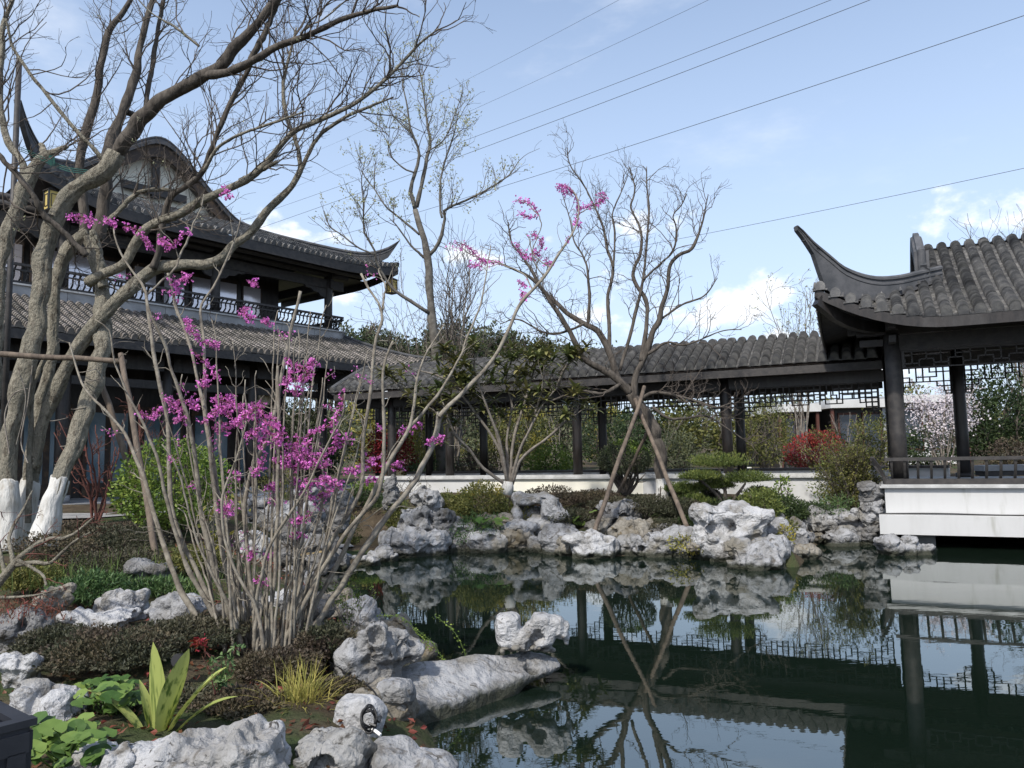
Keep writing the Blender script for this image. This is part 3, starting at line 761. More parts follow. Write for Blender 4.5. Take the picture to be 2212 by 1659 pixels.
# hip ridge with its long upturned tongue
A0, B0 = PF(AG, BG, 0), PF(-PO, -PO, 0)
hp = [PV(x, y, A0, B0) for x, y in ((2030, 574), (1985, 584), (1935, 595), (1881, 596), (1826, 578), (1790, 550), (1754, 520), (1734, 500), (1719, 488))]
hp = spline(hp, 26)
hd = (B0 - A0); hd[2] = 0; hd /= np.linalg.norm(hd); hs = np.cross(hd, [0, 0, 1.0])
def hip_profile(path, depth, parent, m, name='hip_ridge'):
    """the ridge wall under the top line `path`: depth(i) below it, with a rolled top and a string course"""
    mb = MB(); up = np.array([0, 0, 1.0]); n = len(path); ring = []
    for i in range(n):
        d = depth(i / (n - 1)); w1 = 0.075; k = min(1.0, d / 0.25)
        pr = [(-0.035, 0), (0.035, 0), (w1, -0.035 * k), (w1, -0.075 * k), (0.05, -0.085 * k), (0.05, -0.13 * k), (0.068, -0.14 * k), (0.068, -0.17 * k), (0.055, -0.18 * k), (0.055, -d),
              (-0.055, -d), (-0.055, -0.18 * k), (-0.068, -0.17 * k), (-0.068, -0.14 * k), (-0.05, -0.13 * k), (-0.05, -0.085 * k), (-w1, -0.075 * k), (-w1, -0.035 * k)]
        ring.append([path[i] + x * hs_ + y * up for x, y in pr])
    ring = np.array(ring); m_ = ring.shape[1]
    k0 = [[i * m_ + j, i * m_ + (j + 1) % m_, (i + 1) * m_ + (j + 1) % m_, (i + 1) * m_ + j] for i in range(n - 1) for j in range(m_)]
    mb.add(ring.reshape(-1, 3), k0); mb.f.append(np.array([list(range(m_))[::-1]])); mb.f.append(np.array([[(n - 1) * m_ + j for j in range(m_)]]))
    return mb.build(name, m, parent)
hs_ = hs
ci = int(np.argmin([np.linalg.norm((h - PF(-PO, -PO, 0))[:2]) for h in hp]))
ab = np.array([[(h - PF(0, 0, 0))[:2] @ PF.ax[0][:2], (h - PF(0, 0, 0))[:2] @ PF.ax[1][:2]] for h in hp])
def pdepth(s):
    i = int(round(s * (len(hp) - 1))); a_, b_ = ab[i]
    full = float(np.clip(hp[i][2] - (pav_z(max(b_, -PO)) + float(lift(a_, b_)) - 0.03), 0.12, 0.75))
    k = float(np.clip((a_ + PO - 0.02) / 0.16, 0, 1))
    horn = float(np.interp(a_, [-PO - 0.32, -PO - 0.22, -PO - 0.10, -PO + 0.02], [0.045, 0.09, 0.17, 0.26]))
    return full * k + horn * (1 - k)
hip_profile(hp, pdepth, pav, M['ridge'])
# stepped brackets of brick under the tongue
for k, (s, dz) in enumerate(((0.70, 0.45), (0.78, 0.30), (0.86, 0.2), (0.93, 0.12))):
    q = hp[int(s * 25)]; MB().box(q - np.array([0, 0, dz * 0.6]) + hd * 0.03, (0.09, 0.10, 0.05 + dz * 0.25), [hd, hs, np.array([0, 0, 1.0])]).build('tongue_bracket', M['ridge'], pav)
# hip ridge of the back corner
A1, B1 = PF(AG, PW - BG, pav_z(BG) + 0.3), PF(-PO - 0.3, PW + PO + 0.3, 5.5)
t = np.linspace(0, 1, 16)[:, None]; bp_ = A1 + (B1 - A1) * t; bp_[:, 2] = pav_z(BG) + 0.2 - 0.9 * t[:, 0] + 1.4 * t[:, 0] ** 3
hs_ = np.cross((B1 - A1) / np.linalg.norm(B1 - A1) * [1, 1, 0], [0, 0, 1.0]); hs_ /= np.linalg.norm(hs_)
hip_profile(bp_, lambda s: 0.4 - 0.34 * s, pav, M['ridge'])
# eave boards that follow the upsweep, soffit, corner beam
def eave_strip(fn, a0, a1, z_lo, z_hi, name, m, parent, th=0.03, inward=(0, 1, 0), n=30):
    top = np.array([fn(a) for a in np.linspace(a0, a1, n)])
    iw = np.asarray(inward, float) * th
    mb = MB(); up = np.array([0, 0, 1.0])
    r = np.stack([top + up * z_hi, top + up * z_lo, top + up * z_lo + iw, top + up * z_hi + iw, top + up * z_hi], 1)
    mb.grid(r); return mb.build(name, m, parent)
eave_strip(lambda a: PF(a, -PO + 0.03, EZ + float(lift(a, -PO))), -PO + 0.02, PL + PO, -0.235, -0.055, 'fascia', M['wood'], pav, inward=PF.ax[1])
eave_strip(lambda b: PF(-PO + 0.03, b, EZ + float(lift(-PO, min(b, PW - b)))), -PO + 0.02, PW + PO, -0.235, -0.055, 'fascia', M['wood'], pav, inward=PF.ax[0])
eave_strip(lambda a: PF(a, PW + PO - 0.03, EZ), -PO + 0.3, PL + PO, -0.235, -0.055, 'fascia', M['wood'], pav, inward=-PF.ax[1])
so = [[PF(a, b, EZ - 0.08 + min(1.2, max(0, b + PO), max(0, a + PO)) * 0.3 + float(lift(a, b))) for b in np.linspace(-PO + 0.04, 0.25, 8)] for a in np.linspace(-PO + 0.04, PL + PO, 24)]
MB().grid(so).build('soffit', M['wood'], pav)
so = [[PF(a, b, EZ - 0.09 + min(1.2, max(0, a + PO), max(0, b + PO)) * 0.3 + float(lift(a, min(b, PW - b)))) for a in np.linspace(-PO + 0.04, 0.25, 8)] for b in np.linspace(-PO + 0.04, PW + PO, 24)]
MB().grid(so).build('soffit', M['wood'], pav)
fbox(MB(), PF, 0.0, PL, 0.0, PW, 4.22, 4.26).build('ceiling', M['wood'], pav)
for k in range(26):
    a = -0.3 + k * 0.235
    MB().bar(PF(a, 0.1, 4.24), PF(a - max(0, 0.75 - a) * 0.5, -PO + 0.07, EZ - 0.12 + float(lift(a - max(0, 0.75 - a) * 0.5, -PO))), 0.05, 0.06).build('rafter', M['wood'], pav)
cb = spline([PF(0.3, 0.3, 4.1), PF(-0.3, -0.3, 4.0), PF(-0.8, -0.8, 4.12), PF(-1.2, -1.2, 4.45)], 10)
MB().sweep(cb, [(-0.08, -0.1), (0.08, -0.1), (0.08, 0.1), (-0.08, 0.1)], hs).build('corner_beam', M['wood'], pav)
for a, b, s_ in ((-0.35, 0.0, 0), (0.0, -0.35, 1), (-0.55, 0.0, 0), (0.0, -0.55, 1)):   # projecting bracket heads at the corner column
    fbox(MB(), PF, a - (0.2 if s_ == 0 else 0.06), a + (0.2 if s_ == 0 else 0.06), b - (0.06 if s_ == 0 else 0.2), b + (0.06 if s_ == 0 else 0.2), 3.68 if abs(a + b) < 0.5 else 3.92, 3.80 if abs(a + b) < 0.5 else 4.03).build('bracket', M['wood_grey'], pav)

# ------------------------------------------------------------------ two-storey hall
PH = math.radians(37.5)
HF = frame((-4.68, 23.0), (math.sin(PH), math.cos(PH)), (-math.cos(PH), math.sin(PH)))
hall = thing('two_storey_hall', 'dark timber two-storey hall with a balcony, tiled skirt roof and white gable', 'hall', tuple(HF(-5, 3, 0.85)))
T0, T1 = -13.5, 3.1
fbox(MB(), HF, T0, 2.4, 0.35, 9.0, 0.2, 0.88).build('plinth', M['stone_band'], hall)
# ground floor
fbox(MB(), HF, T0, -0.05, 3.4, 3.6, 0.88, 5.3).build('wall', M['wood'], hall)
fbox(MB(), HF, -0.25, -0.05, 3.6, 8.8, 0.88, 5.3).build('wall', M['wood'], hall)
for t in (-10.2, -7.75, -5.3, -2.85, -0.39, 1.95):
    column(hall, HF, t, 1.1, 0.88, 4.75, 0.15, M['wood'])
    MB().tube(np.linspace(HF(t, 1.1, 0.88), HF(t, 1.1, 1.05), 2), 0.2, 16).build('column_base', M['stone_band'], hall, smooth=True)
fbox(MB(), HF, T0, 2.0, 1.02, 1.18, 4.05, 4.4).build('beam', M['wood'], hall)
fbox(MB(), HF, T0, 2.0, 1.04, 1.16, 3.6, 3.8).build('beam', M['wood'], hall)
for k in range(8):                                     # glazed doors with brown frames
    a = -1.2 - k * 1.5
    d = fbox(MB(), HF, a - 0.62, a + 0.62, 3.34, 3.398, 0.9, 3.3).build('door', M['wood_brown'], hall)
    for s in (-0.3, 0.3):
        fbox(MB(), HF, a + s - 0.22, a + s + 0.22, 3.325, 3.339, 1.25, 3.1).build('pane', M['glass'], d)
# skirt roof between the floors
LE, LT, QT = 4.65, 5.66, 2.06                         # eave height, top height, depth of the slope
LP_ = 0.2
def low_z(q): x = q / QT; return LE + (LT - LE) * (0.85 * x + 0.15 * x * x)
def low_lift(t): return 0.34 * np.clip((t - 0.9) / 2.2, 0, 1.2) ** 2
pth = np.array([HF(0, q, low_z(q)) for q in np.linspace(0, QT, 16)])
lms = [row_mesh(M['tile_worn'], pth, HF.ax[0], LP_, r=0.062, step=0.10, dl=0.016, seg=6) for _ in range(9)]
nr = int((0.9 - T0) / LP_)
for i in range(nr + 1):
    o = link('tile_row', lms[random.randrange(9)], hall); o.location = HF.ax[0] * (T0 + i * LP_) + np.array([0, 0, random.uniform(-.015, .015)]) + HF.ax[0] * random.uniform(-.015, .015)
for i in range(11):
    t = T0 + (nr + 1 + i) * LP_
    qt = QT if t < 1.3 else max(0.15, QT * (1 - (t - 1.3) / 1.85))
    row_obj(hall, (np.array([HF(t, q, low_z(q) + float(low_lift(t)) * (1 - 0.5 * q / QT)) for q in np.linspace(0, qt, 10)]), HF.ax[0], LP_), M['tile_worn'], r=0.062, step=0.10, dl=0.016)
for i in range(30):                                   # the slope round the corner
    q = 0.15 + i * 0.2
    tt = 3.05 - 1.8 * min(1, q / QT)
    row_obj(hall, (np.array([HF(t, q, LE + (3.1 - t) / 1.85 * (LT - LE) + float(low_lift(t)) * max(0, 1 - q / QT)) for t in np.linspace(3.1, tt, 10)]), HF.ax[1], LP_), M['tile_worn'], r=0.062, step=0.16, dl=0.016)
eave_strip(lambda t: HF(t, 0.03, LE + float(low_lift(t))), T0, 3.08, -0.27, -0.06, 'fascia', M['wood_grey'], hall, inward=HF.ax[1])
eave_strip(lambda q: HF(3.07, q, LE + 0.3 * max(0, 1 - q / QT) ** 2), 0.05, 6.2, -0.27, -0.06, 'fascia', M['wood_grey'], hall, inward=-HF.ax[0])
MB().grid([[HF(t, q, LE - 0.1 + q * 0.2 + float(low_lift(t)) * (1 - q / 3.4)) for q in np.linspace(0.04, 3.4, 6)] for t in np.linspace(T0, 3.05, 30)]).build('soffit', M['wood'], hall)
lp = [PV(x, y, HF(1.25, QT, 0), HF(3.15, 0, 0)) for x, y in ((742, 722), (790, 740), (850, 757), (900, 768), (930, 770))]
lp = spline(lp, 14); hs_ = np.cross(-HF.ax[1] + HF.ax[0], [0, 0, 1.0]); hs_ /= np.linalg.norm(hs_)
hip_profile(lp, lambda s: 0.40 - 0.2 * s, hall, M['ridge'])
# balcony: stone band, leaning railing, posts
nb_ = 12
for k in range(nb_):
    a0 = T0 + k * (1.3 - T0) / nb_; a1 = T0 + (k + 1) * (1.3 - T0) / nb_ - 0.012
    fbox(MB(), HF, a0, a1, 2.07, 2.45, 5.66, 5.93).build('stone_band', M['stone_band'], hall)
fbox(MB(), HF, T0, 1.36, 2.02, 2.5, 5.932, 5.972).build('band_cap', M['coping'], hall)
fbox(MB(), HF, 1.02, 1.3, 2.46, 8.5, 5.66, 5.93).build('stone_band', M['stone_band'], hall)
fbox(MB(), HF, T0, 1.0, 2.46, 8.5, 5.62, 5.90).build('balcony_floor', M['paving'], hall)
def balcony_rail(a0, b0, a1, b1, out):
    lean_rail(a0, b0, a1, b1, out, hall, HF, 5.975, 6.42, 0.24, 0.145, 0.032, M['wood_grey'], curve=True)
    d = np.array([a1 - a0, b1 - b0], float); o2 = np.array(out, float) * 0.19
    MB().bar(HF(a0 + o2[0], b0 + o2[1], 6.30), HF(a1 + o2[0], b1 + o2[1], 6.30), 0.035, 0.035).build('middle_rail', M['wood_grey'], hall)
    n = int(np.linalg.norm(d) / 0.7)
    for i in range(n + 1):
        t = (i + 0.5) / (n + 1)
        for dd in (-0.04, 0.04):
            q = HF(a0 + d[0] * t + o2[0] * 1.1, b0 + d[1] * t + o2[1] * 1.1, 6.36) + (HF.ax[0] * d[0] + HF.ax[1] * d[1]) / np.linalg.norm(d) * dd
            MB().box(q, (0.03, 0.03, 0.10), HF.ax).build('rail_stud', M['wood_grey'], hall)
balcony_rail(-12.0, 2.3, 1.22, 2.3, (0, -1))
balcony_rail(1.22, 2.35, 1.22, 6.0, (1, 0))
# upper floor
fbox(MB(), HF, T0, 0.07, 4.0, 4.2, 5.9, 8.6).build('wall', M['wood'], hall)
fbox(MB(), HF, -0.13, 0.07, 4.2, 8.5, 5.9, 8.6).build('wall', M['wood'], hall)
for k in range(12):
    a1 = -0.67 - k * 0.88; a0 = a1 - 0.62
    wdw = fbox(MB(), HF, a0 - 0.05, a1 + 0.05, 3.95, 3.998, 5.95, 7.50).build('window', M['wood_brown'], hall)
    fbox(MB(), HF, a0, a1, 3.935, 3.949, 6.0, 7.38).build('pane', M['pane'], wdw)
for t in (-11.4, -7.3, -3.16, 0.957):
    column(hall, HF, t, 2.5, 5.9, 8.05, 0.135, M['wood_grey'])
column(hall, HF, 0.957, 5.6, 5.9, 8.05, 0.135, M['wood_grey'])
fbox(MB(), HF, T0, 1.55, 2.43, 2.57, 7.42, 7.72).build('beam', M['wood_grey'], hall)
MB().tube(np.linspace(HF(T0, 2.5, 7.9), HF(1.75, 2.5, 7.9), 2), 0.10, 12).build('purlin', M['wood_grey'], hall, smooth=True)
MB().tube(np.linspace(HF(T0, 1.95, 7.92), HF(1.95, 1.95, 7.92), 2), 0.085, 12).build('purlin', M['wood_grey'], hall, smooth=True)
fbox(MB(), HF, 0.89, 1.03, 2.3, 7.0, 7.42, 7.72).build('beam', M['wood_grey'], hall)
for t in (-7.3, -3.16, 0.957):                        # carved brackets under the beam, either side of a column
    for s in (-1, 1):
        if t > 0 and s > 0: continue
        prof = [(0, 7.42), (0.85, 7.42), (0.8, 7.36), (0.6, 7.34), (0.5, 7.26), (0.3, 7.24), (0.2, 7.14), (0, 7.10)]
        r = np.array([[HF(t + s * (0.13 + x), b, zz) for x, zz in prof] for b in (2.46, 2.54)])
        mb = MB(); n_ = len(prof); mb.add(r.reshape(-1, 3), [[j, (j + 1) % n_, n_ + (j + 1) % n_, n_ + j] for j in range(n_)])
        mb.f.append(np.array([list(range(n_))])); mb.f.append(np.array([list(range(n_, 2 * n_))[::-1]])); mb.build('bracket', M['wood_grey'], hall)
# upper roof: skirt below the gable, ends swept up
UE, UQ, UG = 8.10, 1.2, 3.7
TA, TB = -8.5, 2.95
GA, GB = -6.6, -1.35                                  # feet of the gable along the front
def up_lift(t):
    return 0.30 * np.clip((t - 0.2) / 2.75, 0, 1.1) ** 2.2 + 0.62 * np.clip((-5.6 - t) / 2.9, 0, 1.1) ** 2.2
def up_z(t, q): return UE + (q - UQ) * 0.40 + 0.02 * (q - UQ) ** 2 + float(up_lift(t)) * max(0, 1 - (q - UQ) / 2.6)
UP = 0.2
n_ = int((TB - TA) / UP)
for i in range(n_ + 1):
    t = TA + i * UP
    qt = UG if GA < t < GB else (UQ + (t - TA) / (GA - TA) * (UG - UQ) if t <= GA else UQ + (TB - t) / (TB - GB) * (UG - UQ))
    qt = max(qt, UQ + 0.16)
    row_obj(hall, (np.array([HF(t, q, up_z(t, q)) for q in np.linspace(UQ, qt, 12)]), HF.ax[0], UP), M['tile'], r=0.062, step=0.10, dl=0.016)
for i in range(34):                                   # end slope beyond the far corner
    q = UQ + 0.15 + i * 0.2
    tt = TB - min(1.0, (q - UQ) / (UG - UQ)) * (TB - GB)
    row_obj(hall, (np.array([HF(t, q, UE + (TB - t) * 0.235 + float(up_lift(TB)) * max(0, 1 - (TB - t) / 2) * max(0, 1 - (q - UQ) / 3)) for t in np.linspace(TB, tt, 10)]), HF.ax[1], UP), M['tile'], r=0.062, step=0.2, dl=0.016)
eave_strip(lambda t: HF(t, UQ + 0.03, UE + float(up_lift(t))), TA, TB, -0.33, -0.06, 'fascia', M['wood_grey'], hall, inward=HF.ax[1], n=50)
eave_strip(lambda q: HF(TB - 0.03, q, UE + 0.3 * max(0, 1 - (q - UQ) / 2.5) ** 2), UQ + 0.03, 7.8, -0.33, -0.06, 'fascia', M['wood_grey'], hall, inward=-HF.ax[0])
MB().grid([[HF(t, q, UE - 0.12 + (q - UQ) * 0.12 + float(up_lift(t)) * max(0, 1 - (q - UQ) / 2.4)) for q in np.linspace(UQ + 0.04, 4.1, 7)] for t in np.linspace(TA + 0.05, TB - 0.05, 50)]).build('soffit', M['wood'], hall)
MB().grid([[HF(t, q, UE - 0.125) for q in np.linspace(2.6, 8.2, 4)] for t in np.linspace(0.1, TB - 0.06, 4)]).build('soffit', M['wood'], hall)
MB().sweep(spline([HF(0.6, 2.9, 8.05), HF(1.8, 2.0, 8.06), HF(2.6, 1.45, 8.13), HF(2.9, 1.25, 8.3)], 8), [(-.1, -.12), (.1, -.12), (.1, .08), (-.1, .08)], hs_).build('corner_beam', M['wood_grey'], hall)
# far hip ridge and its tip
A0, B0 = HF(GB, UG, 0), HF(TB, UQ, 0)
hp = spline([PV(x, y, A0, B0) for x, y in ((512, 474), (560, 494), (620, 511), (700, 530), (760, 542), (800, 544), (835, 535), (863, 519))], 24)
hd = B0 - A0; hd /= np.linalg.norm(hd); hs_ = np.cross(hd, [0, 0, 1.0])
hip_profile(hp, lambda s: float(np.interp(s, [0, 0.75, 0.9, 1], [0.36, 0.36, 0.42, 0.03])), hall, M['ridge'])
# near hip ridge with tall stepped tip
A0, B0 = HF(GA, UG, 0), HF(TA, UQ, 0)
hp = spline([PV(x, y, A0, B0) for x, y in ((172, 352), (140, 345), (110, 338), (85, 315), (66, 285), (50, 250), (38, 214))], 24)
hd = B0 - A0; hd /= np.linalg.norm(hd); hs_ = np.cross(hd, [0, 0, 1.0])
hip_profile(hp, lambda s: float(np.interp(s, [0, 0.5, 0.8, 1], [0.4, 0.5, 0.45, 0.12])), hall, M['ridge'])
# gable: white wall, brown bargeboards, ridge roll above, roof running back
A0, B0 = HF(GA, UG, 0), HF(GB, UG, 0)
vt = spline([PV(x, y, A0, B0) for x, y in ((168, 356), (215, 338), (262, 321), (310, 305), (338, 301), (362, 310), (392, 338), (425, 380), (460, 425), (495, 465), (520, 487))], 40)
gl = vt.copy(); gl[:, 2] -= 0.42; gl += HF.ax[1] * 0.3
bt_ = gl.copy(); bt_[:, 2] = 8.75
MB().grid([gl, bt_]).build('gable_wall', M['plaster_cream'], hall)
sd = HF.ax[1]
MB().sweep(vt, [(-0.14, -0.16), (0.16, -0.16), (0.16, -0.04), (0.10, -0.03), (0.10, 0.02), (0.12, 0.03), (0.12, 0.07), (-0.1, 0.07), (-0.1, 0.03), (-0.08, 0.02), (-0.08, -0.03), (-0.14, -0.05)], sd, up=(0, 0, 1)).build('gable_ridge', M['ridge'], hall)
bb = vt.copy(); bb[:, 2] -= 0.18
MB().sweep(bb, [(-0.06, -0.36), (-0.01, -0.36), (-0.01, 0.01), (-0.06, 0.01)], sd, up=(0, 0, 1)).build('bargeboard', M['wood_brown'], hall)
ap = HF(-3.55, UG + 0.18, 0); ia = int(np.argmax(vt[:, 2])); az = vt[ia, 2]
ac = vt[ia] + HF.ax[1] * 0.14
MB().box(ac - np.array([0, 0, 1.15]), (0.22, 0.1, 1.2), HF.ax).build('king_post', M['wood_grey'], hall)
MB().box(ac - np.array([0, 0, 1.55]), (1.9, 0.12, 0.22), HF.ax).build('tie_beam', M['wood_grey'], hall)
MB().grid([vt - [0, 0, 0.06], vt - [0, 0, 0.06] + HF.ax[1] * 6.0]).build('main_roof', M['tile'], hall)
# ------------------------------------------------------------------ lanterns (each hangs on its own)
def lantern(label, top, h, m, cyl=False):
    o = thing('hanging_lantern', label, 'lantern', tuple(top), 'lanterns hung under the eaves')
    top = np.asarray(top, float); w_ = h * 0.62
    MB().tube([top, top - [0, 0, 0.12]], 0.008, 5).build('hook', M['cable'], o)
    body = top - np.array([0, 0, 0.12 + h * 0.6])
    if cyl:
        MB().tube([body + [0, 0, k * h] for k in (0.5, 0.44, 0.2, -0.2, -0.44, -0.5)], np.array([0.12, 0.3, 0.36, 0.36, 0.3, 0.12]) * h, 14).build('shade', m, o, smooth=True)
        return o
    b_ = MB().box(body, (w_ * 0.9, w_ * 0.9, h), HF.ax).build('shade', m, o)
    rf = MB(); rf.tube([body + [0, 0, h * 0.5], body + [0, 0, h * 0.56], body + [0, 0, h * 0.72]], [w_ * 0.82, w_ * 0.75, w_ * 0.12], 4).build('roof', M['wood'], o)
    fr_ = MB()
    for sx in (-1, 1):
        for sy in (-1, 1):
            fr_.box(body + HF.ax[0] * sx * w_ * 0.46 + HF.ax[1] * sy * w_ * 0.46, (0.03, 0.03, h * 1.02), HF.ax)
    for zz in (-0.5, 0.5):
        fr_.box(body + [0, 0, zz * h], (w_ * 0.98, w_ * 0.98, 0.03), HF.ax)
    for s in (-1, 1):                                  # square fret on each face
        for ax, oth in ((0, 1), (1, 0)):
            c_ = body + HF.ax[oth] * s * w_ * 0.47
            for k in (-0.26, 0.26):
                fr_.box(c_ + HF.ax[ax] * k * w_, (0.014, 0.014, h * 0.62), HF.ax); fr_.box(c_ + [0, 0, k * 1.2 * h], (w_ * 0.55 if ax == 0 else 0.014, 0.014 if ax == 0 else w_ * 0.55, 0.014), HF.ax)
    fr_.build('frame', M['wood'], o)
    return o
lantern('yellow square lantern hanging under the upswept far corner of the hall roof', HF(2.75, 1.35, 8.02), 0.46, M['paper'])
lantern('yellow square lantern half hidden behind bare trunks under the hall roof', HF(-8.0, 1.45, 8.3), 0.46, M['paper'])
lantern('pale rounded lantern under the tiled skirt roof of the hall', HF(-2.1, 1.6, 4.0), 0.5, M['paper_pale'], True)
lantern('small pale lantern where the hall porch meets the corridor', HF(0.6, 1.5, 4.0), 0.42, M['paper_pale'], True)

# ------------------------------------------------------------------ rocks
import bmesh
_bm = bmesh.new(); bmesh.ops.create_icosphere(_bm, subdivisions=2, radius=1.0)
ICO_V = np.array([v.co[:] for v in _bm.verts]); ICO_F = np.array([[v.index for v in f.verts] for f in _bm.faces]); _bm.free()
def blob_mesh(blobs, vox, ex=0.8, raw=None):
    """one closed skin round a set of ellipsoids (cx, cy, cz, rx, ry, rz)"""
    mb = MB()
    for b in blobs:
        v = np.sign(ICO_V) * np.abs(ICO_V) ** ex                      # a little boxy
        mb.add(v * b[3:6] + np.array(b[:3]), ICO_F)
    if raw is not None: mb = MB(); mb.v, mb.f, mb.a, mb.n = raw.v, raw.f, raw.a, raw.n
    me = mb.mesh('tmp', None); o = bpy.data.objects.new('tmp', me); COL.objects.link(o)
    md = o.modifiers.new('r', 'REMESH'); md.mode = 'VOXEL'; md.voxel_size = vox
    dg = bpy.context.evaluated_depsgraph_get(); ev = o.evaluated_get(dg); em = ev.to_mesh()
    n = len(em.vertices); v = np.zeros(n * 3); em.vertices.foreach_get('co', v)
    nr = np.zeros(n * 3); em.vertex_normals.foreach_get('vector', nr)
    f = np.zeros(len(em.loops), np.int32); em.loops.foreach_get('vertex_index', f)
    ev.to_mesh_clear(); bpy.data.objects.remove(o); bpy.data.meshes.remove(me)
    return v.reshape(-1, 3), nr.reshape(-1, 3), f.reshape(-1, 4)
def smooth_v(v, f, k):
    for _ in range(k):
        acc = np.zeros_like(v); cnt = np.zeros(len(v))
        for a in range(4):
            b = (a + 1) % 4
            np.add.at(acc, f[:, a], v[f[:, b]]); np.add.at(cnt, f[:, a], 1)
            np.add.at(acc, f[:, b], v[f[:, a]]); np.add.at(cnt, f[:, b], 1)
        v = 0.4 * v + 0.6 * acc / cnt[:, None]
    return v
ROCKS = []
def rock(label, x, yb, wpx, hpx, Y=None, z=None, dep=0.75, m='rock', seed=0, rough=1.0, crag=1.0, strata=0.5, holes=3, hole_r=0.10, blobs=None, fine=26, rot=None, sink=0.55, soft=1, group=None, name='rock', chain=0, ex=0.72, raw=None):
    """x, yb: where the middle of its foot shows; wpx, hpx: how large it shows; Y its distance (or z the height it stands at)"""
    if Y is None:
        pos = PZ(x, yb, z if z is not None else 0.0); Y = pos[1]
    else:
        pos = P(x, yb, Y)
    k = Y / F_PX; W, H = wpx * k, hpx * k; D = W * dep
    rs = np.random.default_rng(seed + 100)
    if blobs is None:
        blobs = [(0, 0, 0.38, 0.40, 0.42, 0.46)]
        for i in range(6):
            a = rs.random() * 6.28; rr = 0.12 + 0.2 * rs.random()
            blobs.append((rr * math.cos(a), rr * math.sin(a), 0.25 + 0.5 * rs.random(), 0.16 + 0.14 * rs.random(), 0.18 + 0.14 * rs.random(), 0.2 + 0.14 * rs.random()))
    B = []
    for b in blobs:
        B.append((b[0] * W, b[1] * D, b[2] * H, max(b[3] * W, .01), max(b[4] * D, .01), max(b[5] * H, .01)))
    if chain: B = [tuple(r) for r in spline(B, chain)]
    if sink > 0: B.append((0, 0, -sink * H * 0.3, 0.40 * W, 0.40 * D, sink * H + 0.02))
    v, nr, f = blob_mesh(B, max(W, D, H) / fine, ex, raw)
    v = smooth_v(v, f, soft)
    S = (W * H * D) ** (1 / 3); q = v / S + rs.random(3) * 50
    rid = lambda x: 1 - 2 * np.abs(vnoise(x))
    def cells(sc, jit):                                                # scalloped dishes with sharp edges between them
        qq = q * sc + 0.35 * np.stack([vnoise(q * sc * 0.9 + 3), vnoise(q * sc * 0.9 + 11), vnoise(q * sc * 0.9 + 23)], -1)
        i0 = np.floor(qq); best = np.full(len(qq), 9.0)
        for dx in (-1, 0, 1):
            for dy in (-1, 0, 1):
                for dz in (-1, 0, 1):
                    c_ = i0 + np.array([dx, dy, dz])
                    h_ = np.stack([vnoise(c_ * 1.37 + 0.5 + k * 31.7) * 0.5 + 0.5 for k in (1, 2, 3)], -1)
                    best = np.minimum(best, np.linalg.norm(c_ + h_ - qq, axis=1))
        return best - 0.55
    d = 0.11 * fbm(q * 1.3, 3) + (0.05 + 0.10 * crag) * cells(2.1, 1) + 0.055 * crag * cells(4.6, 1) + 0.022 * crag * cells(10.0, 1) + 0.016 * rid(q * 9 + 9) * crag
    d += strata * 0.05 * vnoise(np.stack([q[:, 0] * 1.2, q[:, 1] * 1.2, q[:, 2] * 6.5], -1))
    v = v + nr * (d * S * rough * 1.55)[:, None]
    for i in range(holes):                                             # solution pits
        c0 = v[rs.integers(len(v))]
        if c0[2] < 0.05 * H: continue
        R = S * hole_r * (0.6 + 0.9 * rs.random())
        dd = np.linalg.norm((v - c0) * np.array([1, 1, 0.8 + 0.5 * rs.random()]), axis=1) / R
        w_ = np.clip(1 - dd ** 2, 0, 1)
        nn_ = nr[np.argmin(dd)]
        v = v - nn_ * (w_ ** 0.5 * R * 1.9)[:, None]
    if rot is not None:
        c_, s_ = math.cos(rot), math.sin(rot); v = v @ np.array([[c_, s_, 0], [-s_, c_, 0], [0, 0, 1]])
    mb = MB().add(v, f)
    o = link(name, mb.mesh(name, M[m], True), None, pos)
    tag(o, label, 'rock', group)
    ROCKS.append(o)
    return o
# --- by the near shore
rock('big crumpled white limestone rock below the variegated long-leaved plant', 392, 1690, 420, 92, Y=3.75, m='rock_white', seed=1, crag=1.25, holes=16, hole_r=0.07, fine=95, dep=0.55, sink=0.4, soft=1,
     blobs=[(-0.25, 0, 0.35, 0.25, 0.4, 0.36), (0.02, 0.05, 0.5, 0.24, 0.42, 0.42), (0.26, 0, 0.62, 0.22, 0.4, 0.40), (-0.42, 0, 0.22, 0.12, 0.3, 0.3), (0.4, 0, 0.45, 0.12, 0.3, 0.42), (0.1, -0.2, 0.3, 0.3, 0.3, 0.35)])
rock('grey pitted rock with a deep round hole beside the crumpled white one', 705, 1700, 220, 98, Y=3.95, m='rock_dark', seed=2, crag=1.0, holes=9, hole_r=0.17, fine=70, dep=0.8, sink=0.4)
rock('smooth pale boulder with soft folds at the edge of the water', 890, 1725, 200, 112, Y=3.95, m='rock', seed=3, crag=0.25, rough=0.8, strata=0.2, holes=0, fine=44, sink=0.4,
     blobs=[(-0.2, 0.1, 0.45, 0.28, 0.4, 0.5), (0.15, 0, 0.35, 0.3, 0.4, 0.45), (0.3, -0.1, 0.3, 0.2, 0.3, 0.42), (-0.05, -0.2, 0.3, 0.3, 0.3, 0.4)])
rock('smooth white rounded rock carrying the coiled black cable', 775, 1595, 120, 105, Y=4.5, m='rock_white', seed=4, crag=0.2, rough=0.6, strata=0.1, holes=0, fine=36, dep=0.9)
rock('stained rock face under the round boulder beside the slab', 835, 1580, 130, 120, Y=5.05, m='rock_warm', seed=5, crag=0.8, holes=3, fine=36, dep=0.8)
